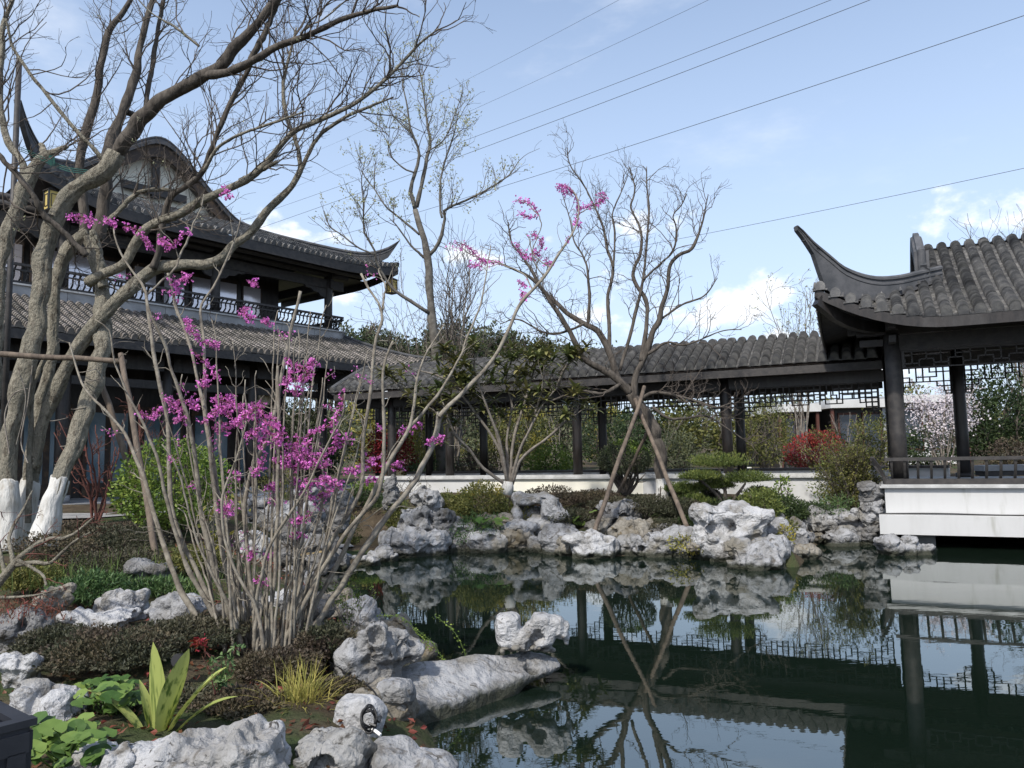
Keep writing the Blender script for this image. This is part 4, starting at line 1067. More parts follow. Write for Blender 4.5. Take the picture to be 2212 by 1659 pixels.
rock('small smooth block jutting out under the round cracked boulder', 855, 1525, 86, 66, Y=5.0, m='rock', seed=6, crag=0.15, rough=0.5, strata=0.1, holes=0, fine=28, dep=1.0, sink=0.1,
     blobs=[(0, 0, 0.5, 0.46, 0.5, 0.42), (0.1, -0.1, 0.45, 0.4, 0.4, 0.4)])
rock('round cracked boulder full of small hollows at the root of the stone spit', 825, 1478, 155, 135, Y=5.5, m='rock', seed=7, crag=1.0, strata=1.0, holes=10, hole_r=0.09, fine=48, dep=0.9)
# the long slab: cross-sections from its root on the bank to the tip that overhangs the water
_o = P(1015, 1545, 5.6)
_sec = []
_A, _B = P(800, 1520, 5.35), P(1200, 1420, 6.3)
_dx = (_B - _A) * [1, 1, 0]; _dx /= np.linalg.norm(_dx); _pn = np.array([-_dx[1], _dx[0], 0])
for s_, hw, tb, tf, bt_ in ((0.0, .26, .25, .15, -.25), (.12, .30, .28, .17, -.25), (.28, .30, .30, .14, -.22), (.42, .27, .29, .11, -.2), (.56, .22, .24, .11, -.15), (.66, .19, .21, .13, -.06), (.74, .17, .20, .14, .03), (.86, .17, .21, .15, .05), (.96, .14, .20, .15, .08), (1.0, .08, .18, .15, .11)):
    c_ = _A + (_B - _A) * s_; c_[2] = 0
    z_ = lambda k, zz: c_ + _pn * k * hw + np.array([0, 0, zz]) - _o
    _sec.append([z_(1, bt_), z_(1.05, (bt_ + tb) / 2), z_(.9, tb - .03), z_(.6, tb), z_(-.5, tf + .02), z_(-.9, tf - .02), z_(-1.0, (bt_ + tf) / 2), z_(-.85, bt_)])
_sec = np.array(_sec); _n, _m = _sec.shape[:2]
_raw = MB().add(_sec.reshape(-1, 3), [[i * _m + j, i * _m + (j + 1) % _m, (i + 1) * _m + (j + 1) % _m, (i + 1) * _m + j] for i in range(_n - 1) for j in range(_m)])
_raw.f.append(np.array([list(range(_m))[::-1]])); _raw.f.append(np.array([[(_n - 1) * _m + j for j in range(_m)]]))
rock('long low grey slab reaching out into the pond', 1015, 1545, 375, 135, Y=5.6, m='rock', seed=8, crag=0.40, rough=0.38, strata=0.7, holes=2, hole_r=0.10, fine=80, dep=0.5, soft=1, raw=_raw)
rock('saddle-shaped white rock with a drooping horn balanced on the end of the slab', 1147, 1402, 162, 82, Y=6.15, m='rock_white', seed=9, crag=0.35, rough=0.42, strata=0.1, holes=5, hole_r=0.10, fine=56, dep=0.5, sink=0, ex=0.62,
     blobs=[(-0.30, 0, 0.62, 0.18, 0.44, 0.34), (-0.28, 0, 0.34, 0.19, 0.40, 0.28), (-0.06, 0, 0.30, 0.24, 0.40, 0.28), (0.12, 0, 0.42, 0.22, 0.42, 0.36), (0.14, 0, 0.62, 0.15, 0.42, 0.30), (0.29, 0, 0.58, 0.15, 0.36, 0.28), (0.40, 0, 0.48, 0.08, 0.24, 0.24), (0.46, 0, 0.24, 0.045, 0.12, 0.2), (0.45, 0, 0.58, 0.05, 0.2, 0.1)])
pl = thing('cobble_bed', 'thin bed of mortared pebbles under the saddle-shaped rock', 'stones', tuple(P(1145, 1405, 6.15)))
for i in range(16):
    q = P(1085 + i * 7.2, 1402 + random.uniform(-4, 4), 6.12 + random.uniform(-.12, .2))
    MB().add(ICO_V * np.array([random.uniform(.02, .04), random.uniform(.03, .05), random.uniform(.015, .025)]) + q, ICO_F).build('pebble', M['mortar'], pl, smooth=True)
# --- rocks among the plants at the near edge of the bed
rock('knobbly white rock standing above the split boulder by the black planter', 38, 1500, 100, 92, Y=5.0, m='rock_white', seed=10, crag=0.8, holes=2, fine=36, dep=0.8)
rock('large split white boulder behind the black planter', 88, 1592, 180, 128, Y=4.45, m='rock_white', seed=11, crag=0.6, holes=3, hole_r=0.13, fine=46, dep=0.7,
     blobs=[(-0.22, 0, 0.5, 0.27, 0.4, 0.46), (0.24, 0, 0.40, 0.25, 0.4, 0.42), (-0.05, 0.1, 0.35, 0.3, 0.4, 0.4)])
mid = [
 ('pale flat-topped rock between the juniper and the azalea bed', 268, 1328, 138, 54, 6.9, 'rock_white'),
 ('fissured rock at the feet of the redbud stems', 375, 1345, 140, 62, 6.7, 'rock'),
 ('low bleached ledge of stone behind the azalea bed', 215, 1352, 150, 30, 6.45, 'rock_white'),
 ('upright grey rock in front of the red maple branch', 112, 1318, 75, 58, 6.6, 'rock_warm'),
 ('jumble of small broken stone at the end of the azalea bed', 45, 1385, 110, 70, 6.0, 'rock_grey'),
 ('dark weathered stone behind the redbud clump', 330, 1246, 110, 30, 8.0, 'rock_grey'),
 ('pale rock at the edge of the pond behind the redbud clump', 655, 1345, 130, 76, 7.1, 'rock_grey'),
 ('greyish rock half hidden by the middle redbud stems', 505, 1345, 120, 70, 7.0, 'rock_grey'),
 ('small white rock tucked between redbud stems near the water', 600, 1320, 70, 44, 7.6, 'rock_white'),
 ('white crested rock seen through the redbud stems', 545, 1205, 95, 64, 10.2, 'rock_white'),
 ('flat pale stone beyond the green rounded bush', 570, 1098, 80, 36, 12.8, 'rock'),
 ('hollowed grey rock at the head of the pond', 645, 1165, 120, 70, 11.4, 'rock_grey'),
 ('stacked flat stones at the head of the pond', 610, 1130, 110, 40, 12.2, 'rock'),
 ('grey shelf of rock under the redbud flowers', 690, 1200, 90, 48, 11.0, 'rock_grey'),
 ('small rounded rock near the white corridor wall', 655, 1085, 70, 36, 13.2, 'rock'),
 ('rough rock behind the leaning redbud trunk', 720, 1110, 80, 50, 13.0, 'rock_grey'),
 ('upright stone standing before the white wall of the corridor', 845, 1072, 42, 48, 15.6, 'rock_grey'),
]
for i, (lb, x, yb, w_, h_, Y, m_) in enumerate(mid):
    rock(lb, x, yb, w_, h_, Y=Y, m=m_, seed=30 + i, crag=1.1, holes=4, fine=30, dep=0.8, rot=random.uniform(-.4, .4))
# --- far bank
far = [
 ('large white holed rock where the far bank begins', 905, 1168, 110, 84, 14.7, 'rock', 1.0, 10),
 ('pitted rock crowning the pile near the white wall', 925, 1098, 76, 44, 15.3, 'rock', 1.2, 8),
 ('small holed rock beside the juniper on the far bank', 958, 1134, 56, 34, 14.6, 'rock_grey', 1.0, 7),
 ('crumbly base rock under the large white holed rock', 905, 1192, 150, 44, 14.2, 'rock_white', 1.3, 6),
 ('rounded rock leaning over the water below the juniper', 1000, 1176, 92, 50, 14.6, 'rock', 0.7, 2),
 ('white-edged rock with a pointed foot in the water', 1052, 1186, 100, 42, 14.4, 'rock_white', 0.7, 2),
 ('brown rough rock in the gap below the arched rock', 1075, 1160, 90, 44, 14.9, 'rock_warm', 1.2, 3),
 ('flat pale capstone laid over rough stones', 1118, 1144, 90, 24, 14.6, 'rock', 0.4, 0),
 ('rough footing stones under the flat capstone', 1120, 1176, 92, 38, 14.6, 'rock_warm', 1.2, 4),
 ('smooth sloping rock with an arch on the far bank', 1172, 1142, 124, 76, 15.0, 'rock', 0.4, 4),
 ('square smooth rock at the foot of the arched rock', 1215, 1180, 92, 46, 14.0, 'rock', 0.4, 1),
 ('broad folded rock at the foot of the tripod pole', 1275, 1198, 118, 56, 13.5, 'rock_white', 0.7, 2),
 ('tall pitted rock shaped like a cloud behind the tripod pole', 1330, 1142, 104, 66, 14.6, 'rock_grey', 1.3, 16),
 ('brown pitted ledge below the cloud-shaped rock', 1372, 1170, 110, 46, 14.0, 'rock_warm', 1.3, 8),
 ('crumbly grey rock at the water below the cloud-shaped rock', 1375, 1196, 100, 44, 13.6, 'rock', 1.3, 5),
 ('flat layered rock between the two tripod poles', 1440, 1194, 105, 58, 13.4, 'rock', 0.9, 4),
 ('small layered stone above the flat layered rock', 1435, 1158, 80, 26, 13.9, 'rock_grey', 1.0, 3),
 ('ivy-hung rock where the second tripod pole enters the water', 1535, 1202, 110, 44, 12.9, 'rock_warm', 1.0, 4),
 ('very large white rock with hollow folds on the far point', 1585, 1182, 190, 100, 12.8, 'rock_white', 0.45, 9),
 ('pointed slab leaning on the large white folded rock', 1678, 1172, 70, 52, 13.0, 'rock', 0.4, 1),
 ('crinkled rock standing in the water at the tip of the far point', 1640, 1226, 140, 62, 11.9, 'rock', 1.5, 10),
 ('small rough stone in the water beside the crinkled rock', 1697, 1216, 40, 44, 12.2, 'rock', 1.2, 3),
 ('holed grey rock in the cove beside the far point', 1722, 1172, 60, 56, 14.2, 'rock_grey', 1.2, 8),
 ('dark rock in the shade of the weeping bush', 1775, 1160, 80, 50, 14.9, 'rock_dark', 1.2, 5),
 ('low round rock mirrored in the cove', 1815, 1168, 82, 28, 14.4, 'rock', 0.5, 1),
 ('broad overhanging rock below the weeping bush', 1822, 1134, 112, 40, 14.9, 'rock', 0.6, 3),
 ('pale rock under the overhang beside the pavilion', 1868, 1138, 64, 40, 14.7, 'rock', 0.7, 2),
 ('rough upper stone of the stack against the pavilion platform', 1880, 1078, 56, 34, 14.4, 'rock_grey', 1.2, 4),
 ('lower stone of the stack against the pavilion platform', 1878, 1108, 58, 32, 14.4, 'rock', 0.9, 3),
 ('chunky stone at the foot of the pavilion ledge', 1880, 1166, 50, 34, 14.5, 'rock_grey', 1.0, 3),
]
for i, (lb, x, yb, w_, h_, Y, m_, cr, ho) in enumerate(far):
    kw = {}
    if 'arch' in lb and 'smooth sloping' in lb:
        kw['blobs'] = [(0, 0.2, 0.25, 0.42, 0.3, 0.35), (-0.42, 0, 0.35, 0.1, 0.35, 0.4), (-0.3, 0, 0.82, 0.2, 0.4, 0.16), (0.0, 0, 0.84, 0.24, 0.42, 0.17), (0.2, 0, 0.6, 0.22, 0.42, 0.38), (0.32, 0, 0.3, 0.22, 0.45, 0.32), (0.05, 0.15, 0.3, 0.2, 0.3, 0.3)]
    if 'very large' in lb:
        kw['blobs'] = [(-0.1, 0.15, 0.3, 0.4, 0.35, 0.4), (-0.32, 0.0, 0.4, 0.14, 0.3, 0.35), (-0.3, 0, 0.72, 0.2, 0.4, 0.24), (0.02, 0.05, 0.74, 0.28, 0.45, 0.25), (0.28, 0, 0.62, 0.18, 0.4, 0.3), (0.12, 0, 0.35, 0.3, 0.45, 0.36), (-0.12, 0.1, 0.4, 0.2, 0.3, 0.35), (-0.25, -0.1, 0.45, 0.1, 0.3, 0.35)]
        kw['fine'] = 52
    if 'cloud-shaped' in lb or 'shaped like a cloud' in lb: kw['hole_r'] = 0.14
    rock(lb, x, yb + 4, w_, h_ + 4, Y=Y, m=m_, seed=80 + i, crag=cr, holes=int(ho * 1.6) + 2, rot=random.uniform(-.3, .3), **{'fine': 44, 'dep': 0.75, **kw})
rock('low spiky rock lying in the water in front of the pavilion ledge', 1962, 1197, 138, 44, Y=13.0, m='rock', seed=140, crag=1.3, holes=3, fine=44, dep=0.35,
     blobs=[(-0.36, 0, 0.5, 0.12, 0.4, 0.42), (-0.2, 0, 0.3, 0.16, 0.4, 0.25), (0.02, 0, 0.55, 0.07, 0.3, 0.42), (0.05, 0, 0.25, 0.25, 0.4, 0.22), (0.3, 0, 0.3, 0.16, 0.35, 0.22), (0.45, 0, 0.2, 0.05, 0.2, 0.18)])
for i, (x, yb) in enumerate(((775, 1213), (808, 1216), (842, 1208), (872, 1199), (745, 1208), (900, 1192))):
    rock('flat pale kerb stone along the little point of bank', x, yb, 42, 13, z=0.03, m='rock_white', seed=160 + i, crag=0.6, holes=0, fine=20, dep=0.9, group='kerb stones of the little point')
# shore stones along the water line and a second tier behind them
rs_ = random.Random(5)
tier = [(x, y, 1.0) for x, y in ((0, 14.8), (0.5, 14.35), (0.95, 13.8), (1.5, 13.5), (1.95, 13.65), (2.45, 13.55), (2.85, 13.2), (3.35, 12.65), (-0.4, 14.75), (-0.95, 14.65), (-1.5, 14.4), (4.65, 12.7), (4.85, 13.4), (5.1, 14.1), (5.6, 14.7), (6.2, 15.1), (-1.5, 7.6), (-2.0, 8.5), (-2.7, 9.7), (-3.4, 10.8), (-3.5, 11.9), (-2.9, 12.6), (-2.3, 13.4), (-1.0, 6.7))]
tier += [(x, y, 0.85) for x, y in ((0.3, 15.2), (0.9, 14.6), (1.5, 14.2), (2.1, 14.2), (2.7, 14.0), (3.2, 13.6), (3.7, 13.2), (4.2, 12.9), (-0.5, 15.3), (-1.2, 15.2), (-1.9, 14.7), (4.4, 13.7), (4.8, 14.6), (5.5, 15.3), (6.1, 15.7))]
words = ['jagged', 'rounded', 'split', 'flat-topped', 'wedge-shaped', 'lumpy', 'squarish', 'pitted', 'slanting', 'knobbly', 'cracked', 'blunt', 'hunched']
cols3 = (('rock_grey', 'grey'), ('rock', 'pale'), ('rock_warm', 'brown-stained'))
for i, (x, y, sc) in enumerate(tier):
    pz = np.array([x, y, -0.02 if sc == 1.0 else gz(x, y) - 0.02])
    d = pz - EYE; px = CX + F_PX * (d @ cam_r) / (d @ fwd); py = CY - F_PX * (d @ cam_u) / (d @ fwd)
    mm, cn = cols3[i % 3]
    rock('%s %s stone %s' % (words[i % 13], cn, 'at the water line of the pond' if sc == 1.0 else 'in the second tier above the pond edge'), px, py, rs_.uniform(56, 84) * 14 / y * sc, rs_.uniform(28, 48) * 14 / y * sc, Y=y, m=mm, seed=200 + i, crag=1.2, holes=3, fine=30, rot=random.uniform(-1, 1), group='stones edging the pond')

# ------------------------------------------------------------------ branches, leaves, flowers
def unit(v): return v / (np.linalg.norm(v, axis=-1, keepdims=True) + 1e-9)
def limbs(mb_or_none, lines, N=18, wob=0.012, seg=8):
    """pixel-measured limbs -> (K, N, 3) paths, (K, N) radii. each line: (Y0, Y1, [(x, y, width px), ...])"""
    Ps, Rs = [], []
    for Y0, Y1, pts in lines:
        n = len(pts); a = []
        for i, p in enumerate(pts):
            Y = Y0 + (Y1 - Y0) * i / (n - 1)
            a.append([*P(p[0], p[1], Y), p[2] / 2 / F_PX * Y if len(p) > 2 else np.nan])
        a = np.array(a)
        ok = ~np.isnan(a[:, 3]); a[:, 3] = np.interp(np.arange(n), np.arange(n)[ok], a[ok, 3])
        s = spline(a, N)
        s[1:-1, :3] += rng.normal(0, 1, (N - 2, 3)) * s[1:-1, 3:4] * 0.10
        Ps.append(s[:, :3]); Rs.append(s[:, 3] * (1 + 0.06 * rng.normal(0, 1, N)))
    return np.array(Ps), np.array(Rs)
def sprout(paths, radii, per_m, length, r0, ang=(30, 65), up=0.25, wander=0.25, N=6, t0=0.2, rmin=0.0022, shrink=0.5, maxr=None):
    """side shoots along a batch of branches"""
    K, n, _ = paths.shape
    ln = np.linalg.norm(np.diff(paths, axis=1), axis=2).sum(1)
    cnt = rng.poisson(ln * per_m)
    k = np.repeat(np.arange(K), cnt)
    if len(k) == 0: return np.zeros((0, N, 3)), np.zeros((0, N))
    t = t0 + (1 - t0) * rng.random(len(k)) ** 0.8
    fi = np.minimum(t * (n - 1), n - 1.001); i = fi.astype(int); fr_ = (fi - i)[:, None]
    p0 = paths[k, i] * (1 - fr_) + paths[k, i + 1] * fr_
    tg = unit(paths[k, i + 1] - paths[k, i])
    pr = radii[k, i]
    rv = rng.normal(0, 1, (len(k), 3)); perp = unit(rv - (rv * tg).sum(1, keepdims=True) * tg)
    a = np.radians(rng.uniform(*ang, len(k)))[:, None]
    d = unit(tg * np.cos(a) + perp * np.sin(a) + np.array([0, 0, up]))
    Ls = length * rng.uniform(0.45, 1.25, len(k)) * (1 - shrink * t)
    pts = [p0]
    for s in range(N - 1):
        pts.append(pts[-1] + d * (Ls / (N - 1))[:, None])
        d = unit(d + rng.normal(0, wander, d.shape) + np.array([0, 0, up * 0.25]))
    R0 = np.minimum(pr * 0.7, r0 * rng.uniform(0.7, 1.2, len(k)))
    R = R0[:, None] * np.linspace(1, 0.4, N)[None]
    return np.stack(pts, 1), np.maximum(R, rmin)
def leafs(mb, pos, dirs, size, asp=0.5, jit=0.35, fold=0.12, v=None):
    """one four-cornered leaf per point"""
    n = len(pos)
    if n == 0: return mb
    d = unit(dirs + rng.normal(0, 0.35, (n, 3)))
    rv = rng.normal(0, 1, (n, 3)); s = unit(np.cross(d, rv)); nr = np.cross(s, d)
    L_ = (size * rng.uniform(1 - jit, 1 + jit, n))[:, None]
    w_ = L_ * asp / 2
    mid = pos + d * L_ * 0.5
    vv = np.stack([pos, mid + s * w_ + nr * L_ * fold, pos + d * L_, mid - s * w_ + nr * L_ * fold], 1).reshape(-1, 3)
    f = np.arange(n * 4).reshape(-1, 4)
    val = np.repeat(rng.random(n) if v is None else v, 4)
    return mb.add(vv, f, val)
def blade(mb, p, d, L_, W_, droop, n=7, v=0.5, twist=0.0, cup=0.15):
    """a long arching leaf with a midrib fold"""
    d = unit(np.asarray(d, float)); side = unit(np.cross(d, [0, 0, 1.0]) + 1e-4)
    pts = [np.asarray(p, float)]; rows = []
    for i in range(n):
        t = i / (n - 1)
        w_ = W_ / 2 * (math.sin(math.pi * min(1, 0.12 + 0.88 * t)) ** 0.75 if i < n - 1 else 0.02)
        nr = np.cross(side, d)
        rows.append([pts[-1] - side * w_ + nr * w_ * cup * 2, pts[-1], pts[-1] + side * w_ + nr * w_ * cup * 2])
        pts.append(pts[-1] + d * L_ / (n - 1)); d = unit(d + np.array([0, 0, -droop / n])); side = unit(side + np.cross(d, side) * twist / n)
    r = np.array(rows); m_ = 3
    f = [[i * m_ + j, (i + 1) * m_ + j, (i + 1) * m_ + j + 1, i * m_ + j + 1] for i in range(n - 1) for j in range(2)]
    return mb.add(r.reshape(-1, 3), f, v)
def crown_pts(c, rad, n, lump=0.25, shell=0.55, seed=0.0, flat=0.0, freq=2.2):
    d = unit(rng.normal(0, 1, (n, 3)))
    if flat > 0: d[:, 2] = np.where(d[:, 2] < 0, d[:, 2] * (1 - flat), d[:, 2]); 
    r = (shell + (1 - shell) * rng.random(n) ** 0.6) * (1 + lump * fbm(d * freq + seed, 3))
    return np.asarray(c) + d * r[:, None] * np.asarray(rad), d

def px(n): return n
def bark_tube(path, rad, seg=26, n=64, amp=0.13):
    """a trunk or limb with furrowed, fluted bark worked into its skin"""
    s = spline(np.column_stack([path, rad]), n); p, r = s[:, :3], s[:, 3]
    t = np.gradient(p, axis=0); t /= np.linalg.norm(t, axis=1, keepdims=True)
    ref = np.array([0, 1.0, 0.1]); x = unit(np.cross(t, ref)); y = np.cross(t, x)
    a = np.arange(seg) * 2 * math.pi / seg
    d = np.cos(a)[None, :, None] * x[:, None] + np.sin(a)[None, :, None] * y[:, None]
    l = np.r_[0, np.cumsum(np.linalg.norm(np.diff(p, axis=0), axis=1))][:, None] * np.ones(seg)
    rm = r.mean(); o = rng.random() * 40
    q = np.stack([np.cos(a)[None] * 1.6 + 0 * l, np.sin(a)[None] * 1.6 + 0 * l, l * 0.9 / max(rm * 4, .2)], -1) + o
    q2 = np.stack([np.cos(a)[None] * 5 + 0 * l, np.sin(a)[None] * 5 + 0 * l, l * 2.2 / max(rm * 4, .2)], -1) + o
    k = amp * (0.9 * fbm(q, 2) + 0.55 * (1 - 2 * np.abs(vnoise(q2))) + 0.25 * vnoise(q2 * 2.3))
    v = p[:, None] + (r[:, None] * (1 + k))[..., None] * d
    mb = MB(); i = np.arange(n - 1)[:, None] * seg; j = np.arange(seg)[None]; jj = (j + 1) % seg
    mb.add(v.reshape(-1, 3), np.stack([i + j, i + jj, i + seg + jj, i + seg + j], -1).reshape(-1, 4))
    mb.f.append(np.arange(seg)[None, ::-1]); mb.f.append(((n - 1) * seg + np.arange(seg))[None]); return mb
# ------------------------------------------------------------------ the great bare tree, many-trunked
bt = thing('bare_tree', 'huge many-trunked bare tree with limewashed feet and lopped, forking grey limbs', 'tree', tuple(P(60, 1160, 10.2)))
TR_ = [
 (9.9, 10.0, [(12, 1190, 52), (16, 1050, 40), (21, 949, 38), (38, 875, 40), (52, 810, 40), (66, 760, 38), (80, 690, 37), (88, 598, 37), (106, 510, 38), (139, 434, 38), (174, 399, 36), (222, 375, 37), (250, 330, 38)]),
 (10.3, 10.6, [(56, 1180, 42), (66, 1032, 33), (76, 963, 34), (86, 893, 27), (100, 824, 25), (112, 754, 25), (116, 668, 25), (122, 598, 26), (153, 536, 28), (190, 505, 30)]),
 (9.6, 10.6, [(92, 1180, 48), (122, 1056, 36), (140, 1008, 35), (162, 949, 40), (188, 876, 37), (206, 806, 35), (222, 737, 35), (222, 668, 31), (220, 620, 30), (208, 563, 29), (194, 515, 32)]),
 (10.2, 10.0, [(72, 1010, 22), (92, 920, 24), (118, 850, 29), (140, 800, 30), (167, 751, 31), (215, 688, 31), (264, 640, 29), (312, 595, 27), (351, 576, 26), (417, 569, 23), (462, 569, 23), (496, 539, 20), (542, 501, 18), (583, 451, 17), (625, 410, 15), (649, 368, 13)]),
 (10.6, 10.9, [(-22, 1150, 30), (-14, 900, 28), (-8, 700, 27), (7, 555, 27), (35, 451, 29), (56, 399, 28), (87, 347, 25), (104, 330, 23)]),
 (10.1, 10.2, [(60, 1130, 12), (64, 1000, 12), (66, 900, 12), (70, 845, 11), (84, 800, 10), (100, 770, 9)]),
]
LB_ = [
 (10.1, 9.2, [(222, 375, 40), (271, 305, 38), (302, 257, 35), (365, 208, 31), (417, 177, 29), (479, 139, 27), (535, 73, 23), (590, 7, 19), (640, -60, 14)]),
 (9.6, 8.6, [(440, 165, 22), (479, 158, 21), (535, 139, 21), (590, 104, 18), (642, 87, 16), (694, 62, 14), (768, 31, 11), (860, 12, 7)]),
 (9.5, 9.3, [(540, 130, 16), (572, 70, 14), (600, 7, 12), (615, -50, 9)]),
 (10.6, 11.2, [(208, 520, 34), (226, 434, 30), (229, 347, 28), (240, 312, 26), (257, 260, 24), (278, 208, 22), (295, 156, 19), (302, 104, 16), (319, 35, 14), (335, -20, 11)]),
 (11.0, 11.4, [(265, 240, 14), (309, 250, 13), (319, 194, 12), (330, 139, 11), (340, 69, 10), (356, -10, 8)]),
 (10.0, 10.3, [(649, 368, 13), (642, 312, 11), (621, 260, 10), (611, 191, 9), (625, 122, 7), (640, 60, 4)]),
 (10.0, 9.6, [(645, 380, 11), (677, 312, 10), (708, 278, 9), (768, 243, 8), (850, 210, 4)]),
 (10.2, 9.0, [(190, 610, 26), (264, 573, 24), (295, 521, 23), (330, 486, 22), (382, 465, 21), (434, 434, 21), (486, 410, 20), (538, 385, 18), (590, 335, 15), (635, 285, 14), (694, 257, 12), (768, 222, 10), (850, 155, 8), (900, 100, 6), (948, 62, 4)]),
 (10.0, 9.5, [(330, 580, 17), (344, 538, 16), (354, 469, 16), (368, 427, 15), (410, 399, 15), (441, 365, 14), (458, 319, 13), (476, 271, 13), (500, 219, 12), (528, 167, 12), (545, 128, 11)]),
 (10.2, 10.0, [(225, 480, 12), (243, 469, 12), (288, 424, 11), (323, 410, 10), (375, 411, 9)]),
 (10.8, 11.0, [(60, 400, 20), (45, 347, 18), (21, 312, 17), (2, 243, 16), (0, 180, 14), (4, 120, 13), (7, 52, 12), (21, 17, 10), (40, -30, 7)]),
 (11.0, 11.5, [(184, 510, 24), (181, 451, 23), (172, 365, 20), (178, 310, 21), (194, 257, 20), (208, 208, 19), (215, 156, 18), (226, 104, 17), (240, 59, 15), (278, 7, 12), (300, -40, 9)]),
 (9.8, 10.4, [(12, 40, 5), (35, 115, 8), (104, 208, 9), (167, 285, 10), (219, 340, 11), (240, 372, 12)]),
 (9.4, 9.9, [(-20, 320, 13), (0, 337, 13), (69, 417, 14), (94, 462, 14), (139, 503, 14), (187, 552, 15)]),
 (10.9, 11.0, [(98, 338, 20), (93, 322, 15), (90, 312, 10)]),
 (10.9, 10.8, [(100, 338, 20), (122, 326, 14), (146, 316, 9)]),
 (10.2, 10.2, [(200, 500, 15), (214, 540, 16), (222, 620, 20)]),
 (9.9, 9.4, [(520, 390, 14), (555, 372, 12), (598, 350, 9)]),
 (10.4, 10.2, [(430, 100, 7), (380, 60, 6), (330, 30, 4), (290, -10, 3)]),
 (9.0, 9.0, [(645, 88, 7), (660, 60, 5), (700, 40, 4), (760, -10, 3)]),
 (9.4, 9.0, [(440, 370, 9), (470, 320, 8), (520, 290, 7), (600, 262, 6), (660, 240, 4)]),
]
P1, R1 = limbs(None, TR_, 26); P2, R2 = limbs(None, LB_, 22); R1 *= 0.92; R2 *= 0.86
for k in range(len(P1)):
    tr = bark_tube(P1[k], R1[k], 32, 110, 0.15).build('trunk', M['bark'], bt, smooth=True)
    if k < 3:
        j = max(3, int((P1[k, :, 2] < 1.5).sum()))
        lw_ = bark_tube(P1[k, :j + 1], R1[k, :j + 1] * 1.09 + 0.004, 32, 40, 0.10); v_ = lw_.v[0].reshape(40, 32, 3)
        jag = 0.16 * fbm(v_[-1] * 9, 3) + 0.05
        for q_ in range(8): v_[-1 - q_] += (v_[-9] - v_[-1 - q_]) * np.clip(jag * 3, 0, 0.9)[:, None] * (1 - q_ / 8)
        lw_.build('limewash', M['limewash'], tr, smooth=True)
for k in range(len(P2)):
    bark_tube(P2[k], R2[k], 16, 70, 0.12).build('limb', M['bark_dark'] if k in (0, 1, 2, 3, 4, 8, 11, 13) else M['bark'], bt, smooth=True)
thin = [k for k in range(len(P2)) if R2[k].mean() < 0.075] + [0, 1, 3, 7, 8]
A1_, B1_ = sprout(P2[sorted(set(thin))], R2[sorted(set(thin))], 5.2, 1.35, 0.011, up=0.35, wander=0.20, N=8, t0=0.12)
A2_, B2_ = sprout(A1_, B1_, 5.2, 0.6, 0.0055, up=0.22, wander=0.22, N=6, rmin=0.0024)
A3_, B3_ = sprout(A2_, B2_, 5.5, 0.26, 0.0034, up=0.15, wander=0.25, N=4, rmin=0.0022)
tw = MB().tubes(A1_, B1_, 5, False).tubes(A2_, B2_, 4, False).tubes(A3_, B3_, 3, False)
tw.build('crown', M['twig'], bt, kind='stuff')
# a few pale buds
tip = A2_[:, -1][rng.random(len(A2_)) < 0.05]
leafs(MB(), np.repeat(tip, 5, 0) + rng.normal(0, .02, (len(tip) * 5, 3)), rng.normal(0, 1, (len(tip) * 5, 3)), 0.03).build('leaf_buds', M['leaf_pale'], bt, kind='stuff')
# creeper stems on the trunks
cr = MB()
for x0, y0, pts in ((0, 0, [(60, 1000, 3), (45, 950, 3), (60, 870, 3), (70, 790, 3)]), (0, 0, [(20, 980, 3), (10, 900, 3), (30, 850, 3), (60, 840, 3)]), (0, 0, [(35, 960, 2), (50, 900, 2), (55, 850, 2), (40, 800, 2)])):
    a, b = limbs(None, [(9.55, 9.7, pts)], 14); cr.tubes(a, b, 5)
for (x, y, w_) in ((150, 960, 40), (128, 905, 38), (175, 880, 40), (200, 820, 38), (140, 1000, 44), (190, 800, 36)):
    t = np.linspace(0, math.pi, 8); cr.tube(np.array([P(x - w_ / 2 * math.cos(q), y + 4 * math.cos(q) + 2 * math.sin(q), 10.05 - 0.17 * math.sin(q)) for q in t]), 0.006, 5)
cr.build('creeper', M['bark_pale'], bt, kind='stuff')
rp = MB()
for dy in (0, 4, 8):
    rp.tube(spline([P(44, 318 + dy, 10.6), P(90, 338 + dy, 10.7), P(140, 360 + dy, 10.7), P(196, 369 + dy, 10.4)], 12), 0.006, 5)
for k in range(14):
    q = P(112 + random.uniform(-6, 6), 335, 10.66); rp.tube([q, q - np.array([random.uniform(-.02, .02), 0, random.uniform(0.1, 0.2)])], 0.005, 4)
tag(rp.build('rope', M['rope'], None), 'frayed green rope tied between the lopped limbs of the great bare tree', 'rope')

# pole frame propping the great tree
def poleobj(label, a, b, r, name='support_pole', m='pole'):
    p = np.linspace(a, b, 9); p[1:-1] += rng.normal(0, 0.008, (7, 3))
    o = MB().tube(p, r * np.linspace(1.05, 0.9, 9), 10).build(name, M[m], None, smooth=True)
    return tag(o, label, 'pole', 'tree support poles')
def on_ground(x, y): return np.array([x, y, gz(x, y) - 0.05])
q = P(262, 772, 9.4)
poleobj('horizontal brown pole lashed across the trunks of the great bare tree', P(-15, 764, 9.45), P(272, 782, 9.5), 0.036)
b_ = P(345, 1240, 8.6); poleobj('brown upright post holding up the pole across the great bare tree', on_ground(b_[0], b_[1]), P(261, 764, 9.42), 0.036)
b_ = P(300, 1010, 10.4); poleobj('mossy slanting prop behind the upright post', np.array([b_[0] + .25, b_[1], gz(b_[0], b_[1])]), P(218, 830, 10.6), 0.045)

